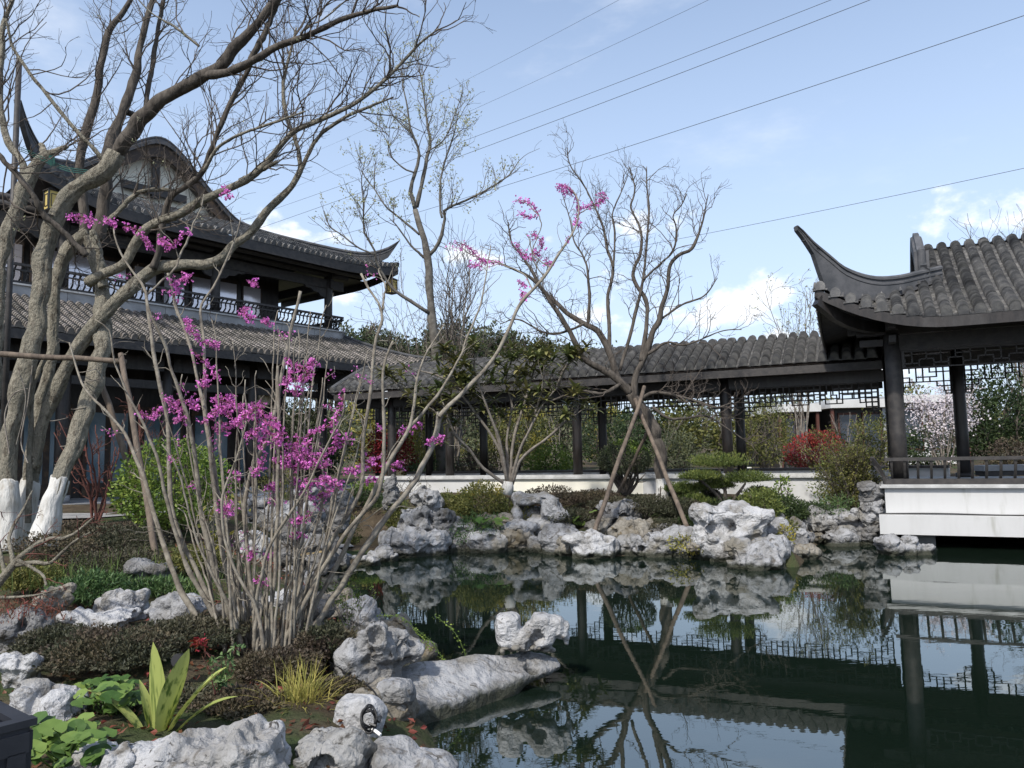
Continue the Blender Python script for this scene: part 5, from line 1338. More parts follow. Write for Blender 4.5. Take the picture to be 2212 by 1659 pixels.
# ------------------------------------------------------------------ flowering redbud clump
rb = thing('redbud_shrub', 'tall many-stemmed redbud with pale bark and strings of magenta blossom', 'shrub', tuple(P(560, 1400, 5.9)))
D0 = 5.85
RBL = [
 (D0, 6.3, [(478, 1400, 20), (409, 1303, 17), (372, 1210, 15), (335, 1098, 13), (312, 1015, 11), (278, 945, 9), (243, 893, 8), (187, 834, 7), (167, 796, 6), (150, 740, 4)]),
 (D0, 5.6, [(490, 1400, 19), (439, 1290, 16), (398, 1228, 14), (364, 1124, 12), (345, 1060, 11), (330, 1000, 9), (300, 930, 8), (262, 850, 7), (240, 790, 6), (228, 730, 5), (205, 690, 4)]),
 (D0, 6.1, [(500, 1405, 19), (440, 1270, 16), (385, 1150, 15), (365, 1063, 14), (361, 928, 13), (347, 859, 12), (333, 772, 11), (323, 702, 10), (314, 640, 9), (305, 622, 8), (270, 575, 6), (250, 530, 5), (245, 490, 4)]),
 (6.05, 6.3, [(314, 640, 7), (345, 610, 7), (375, 580, 6), (400, 530, 6), (415, 490, 5), (432, 450, 4), (440, 420, 3)]),
 (5.9, 5.5, [(515, 1405, 18), (470, 1250, 15), (440, 1120, 13), (430, 1049, 13), (417, 945, 12), (399, 859, 11), (378, 796, 10), (364, 730, 9), (340, 685, 8), (316, 647, 7)]),
 (5.95, 6.2, [(530, 1405, 18), (492, 1250, 15), (470, 1120, 13), (462, 1049, 12), (441, 893, 11), (424, 824, 10), (410, 754, 9), (385, 688, 9), (368, 640, 8), (362, 590, 6)]),
 (6.0, 6.5, [(540, 1405, 17), (510, 1250, 14), (480, 1100, 12), (455, 960, 11), (444, 876, 10), (444, 789, 9), (436, 702, 9), (427, 675, 8), (462, 622, 7), (483, 574, 6), (507, 511, 5), (520, 470, 3)]),
 (5.9, 6.0, [(560, 1405, 18), (545, 1280, 14), (530, 1150, 13), (531, 1063, 13), (555, 990, 12), (587, 911, 12), (604, 824, 11), (618, 765, 11), (635, 685, 10), (649, 629, 9)]),
 (5.8, 5.6, [(575, 1410, 16), (590, 1280, 13), (600, 1150, 12), (604, 1063, 11), (608, 945, 11), (604, 841, 10), (600, 790, 8)]),
 (5.9, 6.6, [(640, 1405, 22), (720, 1290, 19), (790, 1180, 18), (840, 1110, 18), (874, 1063, 17), (901, 1025, 17), (936, 949, 16), (950, 890, 17)]),
 (6.55, 7.2, [(948, 900, 15), (971, 876, 13), (1023, 824, 12), (1075, 765, 11), (1113, 685, 10), (1138, 643, 10), (1172, 608, 9), (1200, 563, 8), (1221, 532, 7), (1240, 500, 6), (1250, 460, 5), (1240, 415, 4), (1212, 398, 3)]),
 (5.95, 6.4, [(625, 1405, 18), (700, 1270, 15), (770, 1130, 14), (825, 1022, 14), (852, 973, 13), (880, 928, 11), (894, 859, 9), (903, 806, 7), (922, 754, 6), (960, 700, 4)]),
 (6.3, 6.9, [(880, 928, 10), (935, 870, 9), (970, 820, 8), (998, 760, 7), (1009, 723, 6), (1037, 650, 5), (1051, 580, 4), (1060, 530, 3)]),
 (5.9, 6.0, [(612, 1405, 16), (680, 1240, 13), (740, 1120, 12), (773, 1063, 11), (775, 945, 11), (787, 876, 10), (797, 806, 9), (808, 737, 9), (825, 678, 8), (800, 640, 7), (780, 591, 6)]),
 (6.0, 6.1, [(825, 678, 7), (834, 639, 6), (830, 605, 5), (822, 580, 4)]),
 (5.8, 5.7, [(602, 1405, 15), (700, 1220, 13), (770, 1120, 12), (818, 1063, 11), (828, 945, 10), (825, 841, 9), (832, 789, 8), (849, 737, 7)]),
 (5.7, 5.4, [(550, 1410, 14), (555, 1300, 11), (580, 1180, 9), (640, 1080, 8), (690, 980, 7), (730, 900, 6), (745, 850, 5)]),
 (5.7, 5.5, [(525, 1410, 14), (500, 1320, 11), (470, 1260, 9), (430, 1180, 7), (400, 1100, 6), (380, 1030, 5), (350, 960, 4)]),
 (5.8, 6.0, [(590, 1410, 13), (640, 1300, 10), (660, 1200, 8), (690, 1120, 7), (700, 1030, 6), (690, 950, 5), (700, 860, 4)]),
 (5.6, 5.5, [(570, 1415, 14), (560, 1330, 10), (500, 1200, 8), (490, 1080, 7), (520, 980, 6), (540, 900, 5), (530, 820, 4)]),
 (7.0, 7.2, [(1150, 625, 5), (1130, 590, 4), (1090, 575, 4), (1050, 560, 3), (1010, 545, 3), (985, 522, 2)]),
 (7.1, 7.3, [(1190, 580, 4), (1160, 555, 4), (1150, 520, 3), (1140, 505, 2)]),
 (7.2, 7.3, [(1245, 470, 4), (1262, 452, 3), (1285, 446, 3), (1303, 428, 2)]),
 (7.1, 7.0, [(1175, 600, 4), (1150, 545, 3), (1170, 490, 3), (1150, 450, 3), (1118, 432, 2)]),
]
for s in range(46):                                       # a thicket of thinner shoots at the foot
    x0 = random.uniform(470, 660); tx = x0 + (x0 - 560) * random.uniform(0.5, 1.6) + random.uniform(-30, 30); hy = random.uniform(180, 760)
    RBL.append((5.9 + random.uniform(-.3, .3), 5.9 + random.uniform(-.5, .5), [(x0, 1410, 9), ((x0 * 2 + tx) / 3 + random.uniform(-8, 8), 1410 - hy * 0.4, 6), ((x0 + 2 * tx) / 3, 1410 - hy * 0.7, 5), (tx, 1410 - hy, 3)]))
RP, RR = limbs(None, RBL, 22)
RR = RR * 0.70
RP[:, 2:-1] += np.cumsum(rng.normal(0, 1, RP[:, 2:-1].shape), 1) * 0.0045
for k in range(len(RP)):
    bark_tube(RP[k], RR[k], 10, 44, 0.13).build('stem', M['bark_redbud'], rb, smooth=True)
A1_, B1_ = sprout(RP, RR, 3.2, 0.34, 0.0048, ang=(35, 75), up=0.2, wander=0.33, N=6, t0=0.25, rmin=0.0018)
A2_, B2_ = sprout(A1_, B1_, 3.0, 0.14, 0.0028, wander=0.3, N=4, rmin=0.0015)
MB().tubes(A1_, B1_, 5, False).tubes(A2_, B2_, 4, False).build('twigs', M['bark_redbud'], rb, kind='stuff')
# blossom strings: polylines of the photo's flowering twigs, clusters sit along them
STR = [[(150, 470), (175, 468), (200, 480)], [(232, 475), (250, 490)], [(270, 488), (300, 500), (325, 535)], [(345, 520), (370, 530), (398, 505)], [(486, 408), (494, 425)],
       [(372, 606), (385, 625), (372, 645)], [(395, 603), (410, 600)], [(400, 690), (412, 700)], [(545, 605), (552, 612)], [(526, 665), (532, 685), (548, 690)], [(570, 690), (580, 700)], [(405, 705), (440, 745)],
       [(455, 738), (470, 748)], [(420, 760), (460, 800), (470, 820)], [(445, 805), (440, 840)], [(300, 892), (330, 900), (355, 885)], [(360, 865), (385, 880), (395, 905), (375, 905)], [(412, 862), (425, 885)],
       [(455, 895), (480, 880), (500, 905), (520, 915)], [(470, 870), (490, 855), (505, 870)], [(520, 900), (560, 880), (572, 905), (590, 930)], [(545, 930), (570, 960)], [(590, 900), (610, 935), (600, 965)],
       [(620, 775), (630, 800), (618, 840), (640, 845)], [(640, 790), (665, 800), (650, 830), (640, 850)], [(660, 790), (685, 785)], [(742, 852), (735, 880), (725, 905), (700, 925), (660, 945), (620, 965)],
       [(590, 960), (620, 985), (650, 980), (670, 960)], [(600, 1000), (640, 1010), (670, 1000)], [(640, 960), (665, 985), (655, 1010)], [(575, 985), (560, 1010), (545, 1030)], [(505, 1025), (520, 1030)], [(690, 960), (705, 990), (700, 1010)], [(715, 975), (740, 955), (755, 945)],
       [(580, 1050), (595, 1055)], [(660, 1040), (690, 1045), (715, 1035)], [(690, 1070), (720, 1060), (735, 1045)], [(478, 1095), (500, 1105)], [(488, 1085), (495, 1110)], [(590, 1075), (600, 1090)], [(635, 1125), (660, 1120), (670, 1105)], [(640, 1150), (650, 1160)],
       [(555, 1250), (568, 1258)], [(540, 1190), (548, 1200)], [(575, 1195), (582, 1205)], [(745, 1015), (770, 1018)], [(780, 1010), (800, 1000), (815, 985)], [(790, 1040), (810, 1035)], [(830, 1000), (850, 1010), (865, 1000)], [(865, 935), (890, 925), (905, 920)], [(925, 955), (945, 950), (962, 942)],
       [(985, 522), (1010, 533), (1035, 558), (1055, 566), (1078, 568)], [(1015, 570), (1035, 575)], [(1118, 432), (1145, 438), (1165, 465)], [(1125, 465), (1155, 470)], [(1145, 505), (1168, 518), (1172, 538)], [(1115, 528), (1128, 548), (1150, 560)], [(1150, 545), (1165, 552)],
       [(1180, 565), (1190, 572)], [(1120, 610), (1140, 618)], [(1128, 630), (1135, 650)], [(1210, 398), (1228, 410), (1245, 428), (1246, 470)], [(1208, 405), (1230, 420)], [(1250, 452), (1275, 445), (1303, 432), (1298, 422)], [(1243, 478), (1250, 490)]]
fl = MB(); br = MB()
for s in STR + [[(a_ + random.uniform(-45, 45), b_ + random.uniform(-45, 45)), (a_ + random.uniform(-30, 30), b_ + random.uniform(-30, 30)), (a_, b_)] for a_, b_ in ((470, 890), (500, 880), (540, 900), (560, 930), (600, 950), (640, 970), (690, 985), (720, 930), (650, 1000), (610, 1010), (700, 1040), (640, 1040), (385, 890), (560, 890), (480, 910), (640, 820))]:
    Yd = 7.15 if s[0][0] > 980 else 6.3 if s[0][0] > 750 else random.uniform(5.5, 6.1)
    a = spline([P(x, y, Yd + random.uniform(-.08, .08)) for x, y in s], 14)
    br.tube(a, 0.004, 4)
    ln = np.linalg.norm(np.diff(a, axis=0), axis=1).sum()
    n = int(ln * 420) + 60
    k = rng.integers(0, 14, n); den = 0.5 + 0.5 * np.sin(k * 1.7 + s[0][0])
    keep = rng.random(n) < 0.4 + 0.6 * den
    pos = a[k] + rng.normal(0, 1, (n, 3)) * (0.010 + 0.012 * den)[:, None]
    ctr = np.repeat(pos[keep][::3], 4, 0)
    leafs(fl, ctr + rng.normal(0, 0.004, ctr.shape), rng.normal(0, 1, ctr.shape), 0.019, 0.8, fold=0.25, v=np.repeat(rng.random(len(ctr) // 4), 4))
pick = rng.random(len(A1_)) < 0.16
pp = np.repeat(A1_[pick][:, 2:5].reshape(-1, 3), 5, 0)
sel = (pp[:, 2] > 1.0)
leafs(fl, pp[sel] + rng.normal(0, .014, (int(sel.sum()), 3)), rng.normal(0, 1, (int(sel.sum()), 3)), 0.019, 0.85, fold=0.2)
fl.build('blossom', M['petal_magenta'], rb, kind='stuff'); br.build('flower_twigs', M['twig_red'], rb, kind='stuff')

# ------------------------------------------------------------------ bare tree on the far bank, propped by poles
ft = thing('propped_bare_tree', 'gnarled bare tree with upright zigzag branches propped by a tripod of poles', 'tree', tuple(P(1432, 1095, 15.6)))
FT = [
 (15.6, 15.6, [(1434, 1105, 27), (1428, 1000, 24), (1418, 950, 24), (1405, 915, 25), (1385, 882, 24), (1362, 848, 22)]),
 (15.6, 15.0, [(1362, 848, 22), (1318, 806, 18), (1269, 782, 16), (1248, 751, 15), (1227, 709, 13), (1200, 668, 12), (1172, 626, 10), (1144, 598, 8), (1109, 581, 6), (1075, 567, 4)]),
 (15.6, 16.2, [(1359, 845, 20), (1338, 824, 19), (1318, 765, 17), (1293, 716, 16), (1262, 699, 14), (1227, 678, 12), (1209, 661, 11), (1171, 624, 9), (1152, 591, 7), (1132, 559, 6), (1104, 522, 4), (1098, 480, 3)]),
 (15.6, 15.2, [(1370, 860, 20), (1373, 824, 18), (1380, 793, 16), (1398, 758, 15), (1408, 720, 14), (1426, 688, 13), (1427, 671, 12), (1442, 621, 10), (1447, 574, 9), (1469, 549, 8), (1494, 537, 8), (1516, 485, 5), (1524, 448, 3), (1530, 420, 2)]),
 (15.5, 16.3, [(1385, 780, 12), (1395, 720, 11), (1397, 681, 11), (1395, 646, 11), (1375, 616, 10), (1367, 586, 9), (1380, 559, 8), (1386, 522, 7), (1382, 490, 6), (1362, 445, 5), (1372, 413, 4), (1360, 361, 3)]),
 (15.6, 16.0, [(1340, 800, 9), (1372, 681, 9), (1390, 596, 7), (1397, 522, 6), (1402, 448, 5), (1397, 400, 4), (1397, 360, 2)]),
 (15.7, 16.4, [(1318, 765, 11), (1316, 720, 10), (1315, 681, 10), (1313, 641, 9), (1325, 579, 8), (1313, 547, 7), (1303, 492, 6), (1285, 448, 5), (1263, 403, 4), (1231, 356, 3), (1226, 319, 2)]),
 (15.8, 16.2, [(1270, 700, 9), (1273, 641, 8), (1268, 579, 6), (1256, 547, 5), (1240, 520, 4), (1230, 470, 3), (1215, 420, 2)]),
 (15.9, 16.2, [(1325, 579, 6), (1328, 505, 5), (1323, 462, 4), (1345, 408, 3), (1357, 378, 2)]),
 (15.4, 15.0, [(1390, 604, 6), (1427, 569, 5), (1454, 542, 5), (1461, 495, 4), (1454, 465, 3), (1471, 445, 3), (1484, 418, 2)]),
 (15.5, 15.0, [(1375, 865, 12), (1420, 848, 9), (1500, 865, 6), (1545, 880, 4), (1580, 870, 2)]),
 (15.6, 15.2, [(1410, 880, 9), (1450, 905, 7), (1520, 898, 5), (1555, 915, 4), (1600, 945, 3), (1628, 962, 2)]),
 (15.4, 15.0, [(1400, 765, 8), (1440, 740, 6), (1480, 745, 5), (1560, 715, 3), (1602, 712, 2)]),
 (15.5, 15.8, [(1262, 699, 7), (1225, 715, 6), (1180, 720, 5), (1120, 690, 4), (1080, 700, 2)]),
 (15.3, 15.0, [(1340, 830, 9), (1300, 850, 8), (1250, 845, 6), (1180, 870, 4)]),
 (15.5, 15.2, [(1415, 700, 6), (1470, 660, 5), (1520, 640, 4), (1550, 600, 2)]),
]
FP, FR = limbs(None, FT, 20); FR[1:] *= 0.82
for k in range(len(FP)):
    bark_tube(FP[k], FR[k], 18 if k == 0 else 10, 60, 0.16).build('trunk' if k == 0 else 'limb', M['bark_dark'], ft, smooth=True)
MB().tubes(FP[:1, :6], FR[:1, :6] * 1.12, 14, False).build('limewash', M['limewash'], ft, smooth=True)
A1_, B1_ = sprout(FP[1:], FR[1:], 5.5, 1.15, 0.010, up=0.35, wander=0.30, N=7, t0=0.15, rmin=0.0036)
A2_, B2_ = sprout(A1_, B1_, 5.0, 0.5, 0.0052, up=0.2, wander=0.3, N=5, rmin=0.0030)
A3_, B3_ = sprout(A2_, B2_, 5.0, 0.24, 0.0035, up=0.12, wander=0.3, N=4, rmin=0.0025)
MB().tubes(A1_, B1_, 5, False).tubes(A2_, B2_, 4, False).tubes(A3_, B3_, 3, False).build('crown', M['twig'], ft, kind='stuff')
poleobj('long grey pole slanting from the propped tree into the pond beside the folded rock', P(1248, 1212, 13.1) - np.array([0, 0, 0.3]), P(1392, 835, 15.2), 0.042)
poleobj('long grey pole slanting from the propped tree down to the ivy-hung rock', P(1527, 1210, 12.75) - np.array([0, 0, 0.3]), P(1372, 862, 15.3), 0.042)
b_ = P(1330, 1098, 16.8); poleobj('back pole of the tripod standing behind the propped tree', np.array([b_[0], b_[1], gz(b_[0], b_[1]) - .1]), P(1412, 905, 15.9), 0.038)

# ------------------------------------------------------------------ slim tree with pale young leaves behind the corridor
mt = thing('budding_tree', 'slim tall tree with pale young leaves rising behind the corridor roof', 'tree', tuple(P(940, 1020, 24.5)))
MT = [
 (24.5, 24.5, [(955, 1030, 26), (945, 850, 25), (938, 720, 23), (934, 681, 22), (926, 621, 20), (924, 547, 19), (909, 497, 17), (897, 453, 16)]),
 (24.5, 24.0, [(897, 453, 13), (887, 413, 12), (897, 373, 10), (906, 343, 9), (904, 319, 8), (887, 281, 7), (880, 230, 5), (868, 170, 3), (870, 120, 2)]),
 (24.5, 25.0, [(900, 447, 13), (911, 398, 12), (924, 334, 10), (931, 304, 9), (924, 274, 7), (915, 200, 5), (905, 140, 3), (900, 90, 2)]),
 (24.5, 23.8, [(926, 552, 11), (949, 522, 10), (961, 472, 9), (961, 453, 8), (1006, 433, 6), (1055, 408, 5), (1100, 378, 4), (1120, 348, 2)]),
 (24.3, 24.8, [(955, 470, 7), (951, 453, 7), (951, 393, 6), (963, 343, 5), (981, 289, 4), (990, 240, 2)]),
 (24.5, 24.0, [(919, 559, 8), (887, 529, 6), (859, 490, 4), (840, 470, 2)]),
 (24.5, 25.0, [(906, 507, 7), (862, 470, 6), (832, 445, 5), (810, 410, 4), (787, 381, 2), (775, 350, 2)]),
 (24.4, 23.5, [(926, 676, 12), (887, 651, 10), (852, 626, 9), (832, 601, 8), (812, 560, 7), (807, 532, 6), (787, 502, 6), (785, 428, 4), (780, 393, 3), (790, 340, 2)]),
 (23.7, 23.4, [(810, 550, 5), (773, 534, 5), (735, 505, 4), (713, 490, 3), (700, 455, 2)]),
 (24.2, 24.0, [(895, 373, 5), (870, 362, 5), (840, 330, 4), (838, 290, 3), (800, 280, 2)]),
 (24.4, 24.6, [(920, 330, 5), (960, 300, 4), (985, 240, 3), (1000, 200, 2)]),
 (24.3, 24.2, [(890, 290, 5), (850, 250, 3), (830, 200, 2)]),
]
TP, TRr = limbs(None, MT, 18); TRr[1:] *= 0.75; TRr[0] *= 0.85
for k in range(len(TP)):
    MB().tubes(TP[k:k + 1], TRr[k:k + 1], 9).build('trunk' if k == 0 else 'limb', M['bark_grey'], mt, smooth=True)
A1_, B1_ = sprout(TP[1:], TRr[1:], 3.6, 1.7, 0.014, up=0.45, wander=0.2, N=7, rmin=0.0055)
A2_, B2_ = sprout(A1_, B1_, 3.0, 0.8, 0.007, up=0.25, wander=0.25, N=5, rmin=0.0045)
MB().tubes(A1_, B1_, 5, False).tubes(A2_, B2_, 3, False).build('crown', M['twig'], mt, kind='stuff')
pk = A2_[rng.random(len(A2_)) < 0.55][:, 2:].reshape(-1, 3)
leafs(MB(), np.repeat(pk, 3, 0) + rng.normal(0, .06, (len(pk) * 3, 3)), rng.normal(0, 1, (len(pk) * 3, 3)), 0.085).build('young_leaves', M['leaf_pale'], mt, kind='stuff')
# a second, shrubby bare tree in front of it
def bare_bush(name, label, x, yb, Y, hpx, wpx, stems, m='twig', per=3.0, cat='tree', leafm_=None, lsz=0.05, lden=0.3, n2=2.5, r0=0.02, gnd=True):
    k = Y / F_PX; H, W = hpx * k, wpx * k
    b = P(x, yb, Y)
    if gnd: b[2] = gz(b[0], b[1]) - 0.03
    o = thing(name, label, cat, tuple(b))
    H = P(x, yb - hpx, Y)[2] - b[2]
    ps, rs_ = [], []
    for s in range(stems):
        a = rng.uniform(0, 6.28); rr = W / 2 * rng.uniform(0.2, 1.0)
        topp = b + np.array([rr * math.cos(a), rr * math.sin(a) * 0.8, H * rng.uniform(0.7, 1.0)])
        midp = b * 0.55 + topp * 0.45 + np.array([-.12 * rr * math.cos(a), 0, .05 * H]) + rng.normal(0, W * 0.03, 3)
        s_ = spline(np.array([b + rng.normal(0, .03, 3) * [1, 1, 0], midp, topp]), 14); s_[1:] += rng.normal(0, H * 0.006, (13, 3))
        ps.append(s_); rs_.append(np.linspace(r0, r0 * 0.3, 14))
    ps, rs_ = np.array(ps), np.array(rs_)
    for q in range(len(ps)): MB().tubes(ps[q:q + 1], rs_[q:q + 1], 6).build('stem', M[m if m != 'twig' else 'bark_pale'], o, smooth=True)
    a1, b1 = sprout(ps, rs_, per, H * 0.32, r0 * 0.4, up=0.3, wander=0.25, N=6, rmin=0.0022 * Y / 10)
    a2, b2 = sprout(a1, b1, n2 / (H * 0.3) * 1.6, H * 0.13, r0 * 0.2, up=0.2, wander=0.25, N=4, rmin=0.002 * Y / 10)
    MB().tubes(a1, b1, 4, False).tubes(a2, b2, 3, False).build('crown', M[m], o, kind='stuff')
    if leafm_:
        q = np.concatenate([a2[:, 1:].reshape(-1, 3), a1[:, 2:].reshape(-1, 3)]); q = q[rng.random(len(q)) < lden]; q = np.repeat(q, 2, 0)
        leafs(MB(), q + rng.normal(0, lsz * .5, q.shape), rng.normal(0, 1, q.shape), lsz).build('foliage', M[leafm_], o, kind='stuff')
    return o
bare_bush('leafless_tree', 'grey leafless tree of many thin stems between the hall and the budding tree', 985, 1000, 26.5, 480, 330, 11, per=2.0, r0=0.04)
bare_bush('leafless_tree', 'thin pale leafless tree below the far roof corner of the hall', 905, 960, 30, 390, 230, 8, per=2.0, r0=0.03)
bare_bush('pale_blossom_tree', 'sparse pale-budded tree behind the corridor roof beside the pavilion corner', 1735, 960, 33, 340, 210, 8, per=1.6, r0=0.035, leafm_='leaf_pale', lsz=0.10, lden=0.35)
bare_bush('leafless_tree', 'bare treetop showing above the pavilion roof ridge', 2215, 900, 34, 430, 190, 8, per=1.8, r0=0.04)

# ------------------------------------------------------------------ shrubs and trees with foliage
def foliage(name, label, x, yb, wpx, hpx, Y, m, n, lsz, cat='shrub', dep=0.9, lump=0.3, shell=0.45, seed=0.0, flat=0.3, asp=0.5, stems=5, stem_m='twig', out=0.6, group=None, freq=2.4, m2=None, f2=0.0, up=0.2, trunk=0.0, gnd=True, low=0.0):
    """a leafy plant whose foot shows at (x, yb), wpx wide and hpx tall in the photo, Y metres off"""
    k = Y / F_PX; b = P(x, yb, Y)
    top = P(x, yb - hpx, Y)[2]
    if gnd: b[2] = gz(b[0], b[1]) - 0.02
    H = top - b[2]; W = wpx * k
    o = thing(name, label, cat, tuple(b), group)
    z0 = b[2] + H * trunk
    c = np.array([b[0], b[1], (z0 + top) / 2]); rad = np.array([W / 2, W / 2 * dep, (top - z0) / 2])
    pos, d = crown_pts(c, rad * 0.92, n, lump, shell, seed + x * 0.37, flat, freq)
    pos[:, 2] = np.maximum(pos[:, 2], b[2] + 0.01)
    dr = d * out + rng.normal(0, 0.5, d.shape) + np.array([0, 0, up])
    if m2:
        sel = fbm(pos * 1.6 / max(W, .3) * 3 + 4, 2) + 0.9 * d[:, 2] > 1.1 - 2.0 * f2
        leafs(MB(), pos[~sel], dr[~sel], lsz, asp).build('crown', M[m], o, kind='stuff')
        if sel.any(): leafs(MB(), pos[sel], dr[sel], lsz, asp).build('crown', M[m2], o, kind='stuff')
    else:
        leafs(MB(), pos, dr, lsz, asp).build('crown', M[m], o, kind='stuff')
    if stems:
        ps = []
        for s in range(stems):
            e = c + unit(rng.normal(0, 1, 3) + np.array([0, 0, .8])) * rad * 0.8
            ps.append(spline(np.array([b + rng.normal(0, .02, 3) * [1, 1, 0], b * 0.5 + e * 0.5 + rng.normal(0, W * .05, 3), e]), 8))
        r0 = 0.012 + 0.012 * H * (2.0 if trunk > 0.2 else 1.0)
        ps = np.array(ps); rr = np.tile(np.linspace(r0, r0 * .3, 8), (stems, 1))
        a1, b1 = sprout(ps, rr, 3.5, H * 0.3, r0 * 0.4, N=5)
        MB().tubes(ps, rr, 6).build('trunk', M['bark_dark'], o, smooth=True, kind='stuff'); MB().tubes(a1, b1, 4, False).build('twigs', M[stem_m], o, kind='stuff')
    return o
S_ = foliage
# bed in front of the hall
S_('round_bush', 'rounded fresh green bush between the great bare tree and the redbud', 372, 1155, 275, 210, 10.6, 'leaf_green', 9000, 0.05, lump=0.18, flat=0.2, asp=0.6)
S_('round_bush', 'small leafy green bush at the head of the pond', 600, 1095, 120, 95, 14.6, 'leaf_olive', 2600, 0.05)
S_('juniper', 'low green juniper spreading between pale rocks', 195, 1318, 150, 80, 7.3, 'leaf_juniper', 3200, 0.055, asp=0.22, lump=0.4, up=0.5, cat='juniper')
S_('juniper', 'second juniper creeping behind the flat-topped rock', 330, 1300, 180, 50, 7.7, 'leaf_juniper', 2600, 0.055, asp=0.22, lump=0.4, up=0.5, cat='juniper')
S_('azalea_bush', 'wide dull-leaved azalea bush at the feet of the redbud', 400, 1455, 260, 120, 5.7, 'leaf_azalea', 9500, 0.026, lump=0.25, flat=0.6, asp=0.55, dep=0.9, cat='azalea')
S_('azalea_bush', 'dark azalea bush behind the yellow-striped plant', 240, 1510, 300, 150, 5.25, 'leaf_azalea', 11000, 0.026, lump=0.25, flat=0.6, asp=0.55, cat='azalea', m2='leaf_brown', f2=0.3)
S_('azalea_bush', 'azalea bush against the knobbly white rock', 130, 1490, 190, 140, 5.5, 'leaf_azalea', 7000, 0.026, lump=0.25, flat=0.6, cat='azalea')
S_('azalea_bush', 'brownish azalea bush beside the golden sedge', 600, 1500, 190, 95, 5.3, 'leaf_brown', 6500, 0.026, lump=0.3, flat=0.6, cat='azalea')
S_('azalea_bush', 'purplish azalea bush against the round cracked boulder', 705, 1450, 130, 105, 5.6, 'leaf_brown', 4500, 0.03, lump=0.3, flat=0.6, cat='azalea', m2='leaf_azalea', f2=0.3)
for x, yb, w_, h_, Y, m_, lb in ((330, 1560, 230, 62, 4.75, 'leaf_azalea', 'low dark azalea spreading behind the striped leaves'), (520, 1565, 210, 66, 4.7, 'leaf_brown', 'low brown azalea between the striped leaves and the sedge'), (215, 1580, 160, 55, 4.6, 'leaf_azalea', 'low azalea under the round bright leaves'), (720, 1530, 120, 60, 5.0, 'leaf_brown', 'low brown azalea beside the block under the boulder')):
    S_('azalea_bush', lb, x, yb, w_, h_, Y, m_, 4200, 0.026, lump=0.4, flat=0.6, cat='azalea')
for i, (x, yb, w_, h_, Y, m_, lb) in enumerate(((120, 1215, 200, 70, 8.6, 'leaf_brown', 'brownish groundcover shrub below the limewashed trunks'), (270, 1190, 190, 60, 9.3, 'leaf_azalea', 'dull green groundcover shrub in front of the round green bush'), (60, 1260, 150, 50, 7.6, 'leaf_olive', 'olive groundcover shrub below the red maple'),
                                                (250, 1245, 220, 60, 8.2, 'leaf_azalea', 'low bronze shrub above the row of pale rocks'), (425, 1235, 150, 60, 8.3, 'leaf_olive', 'thin olive shrub behind the redbud stems'), (180, 1165, 160, 40, 10.5, 'leaf_brown', 'low rusty shrub at the feet of the great bare tree'), (330, 1160, 200, 36, 11.2, 'leaf_brown', 'low brown shrub along the hall path'))):
    S_('ground_shrub', lb, x, yb, w_, h_, Y, m_, 3600, 0.035, lump=0.45, flat=0.6)
bare_bush('reed_grass', 'sprig of slender olive bamboo grass behind the redbud stems', 465, 1240, 8.6, 170, 120, 10, per=1.5, m='twig', cat='bamboo', leafm_='leaf_yellow', lsz=0.075, lden=0.4, r0=0.008)
bare_bush('young_maple', 'small maple with rusty young leaves in front of the hall door', 208, 1090, 12.2, 190, 190, 7, m='twig_red', per=2.6, cat='maple', leafm_='leaf_rust', lsz=0.035, lden=0.16, r0=0.022)
bare_bush('young_maple', 'second small maple with rusty twigs under the skirt roof', 300, 1060, 12.8, 200, 210, 7, m='twig_red', per=2.4, cat='maple', leafm_='leaf_rust', lsz=0.035, lden=0.12, r0=0.018)
# red laceleaf maple by the rocks
mp_ = thing('laceleaf_maple', 'low arching maple with fine crimson leaves beside the limewashed trunks', 'maple', tuple(P(-30, 1330, 6.1)))
ML = [(6.2, 6.2, [(-60, 1330, 22), (-10, 1270, 19), (30, 1220, 16), (60, 1190, 13), (100, 1165, 10), (150, 1160, 7), (200, 1120, 4)]), (6.2, 6.0, [(30, 1220, 11), (80, 1215, 9), (110, 1215, 8), (160, 1170, 6), (195, 1150, 3)]), (6.2, 6.5, [(30, 1220, 10), (20, 1160, 8), (50, 1100, 6), (70, 1060, 3)]),
      (6.1, 5.9, [(40, 1210, 8), (90, 1240, 6), (100, 1265, 4)]), (6.2, 6.4, [(10, 1240, 9), (-5, 1160, 7), (-10, 1090, 4)]), (6.0, 5.9, [(-20, 1290, 8), (30, 1290, 6), (80, 1285, 4), (130, 1270, 2)])]
a, b = limbs(None, ML, 14)
for k in range(len(a)): MB().tubes(a[k:k + 1], b[k:k + 1], 8).build('limb', M['bark'], mp_, smooth=True)
A1_, B1_ = sprout(a, b, 9, 0.38, 0.005, up=0.1, wander=0.3, N=6, rmin=0.0015); A2_, B2_ = sprout(A1_, B1_, 8, 0.15, 0.0025, up=-0.1, wander=0.3, N=4, rmin=0.0012)
MB().tubes(A1_, B1_, 4, False).tubes(A2_, B2_, 3, False).build('crown', M['twig_red'], mp_, kind='stuff')
q = A2_[:, 1:].reshape(-1, 3); q = q[rng.random(len(q)) < 0.25]; q = np.repeat(q, 3, 0)
leafs(MB(), q + rng.normal(0, .012, q.shape), rng.normal(0, 1, q.shape) + [0, 0, -.6], 0.026, 0.22).build('foliage', M['leaf_rust'], mp_, kind='stuff')
q = np.array([P(40, 1300, 6.0), P(90, 1295, 6.0), P(20, 1320, 5.9), P(70, 1310, 5.9), P(115, 1315, 5.9), P(10, 1295, 6.0)]); q = np.repeat(q, 60, 0)
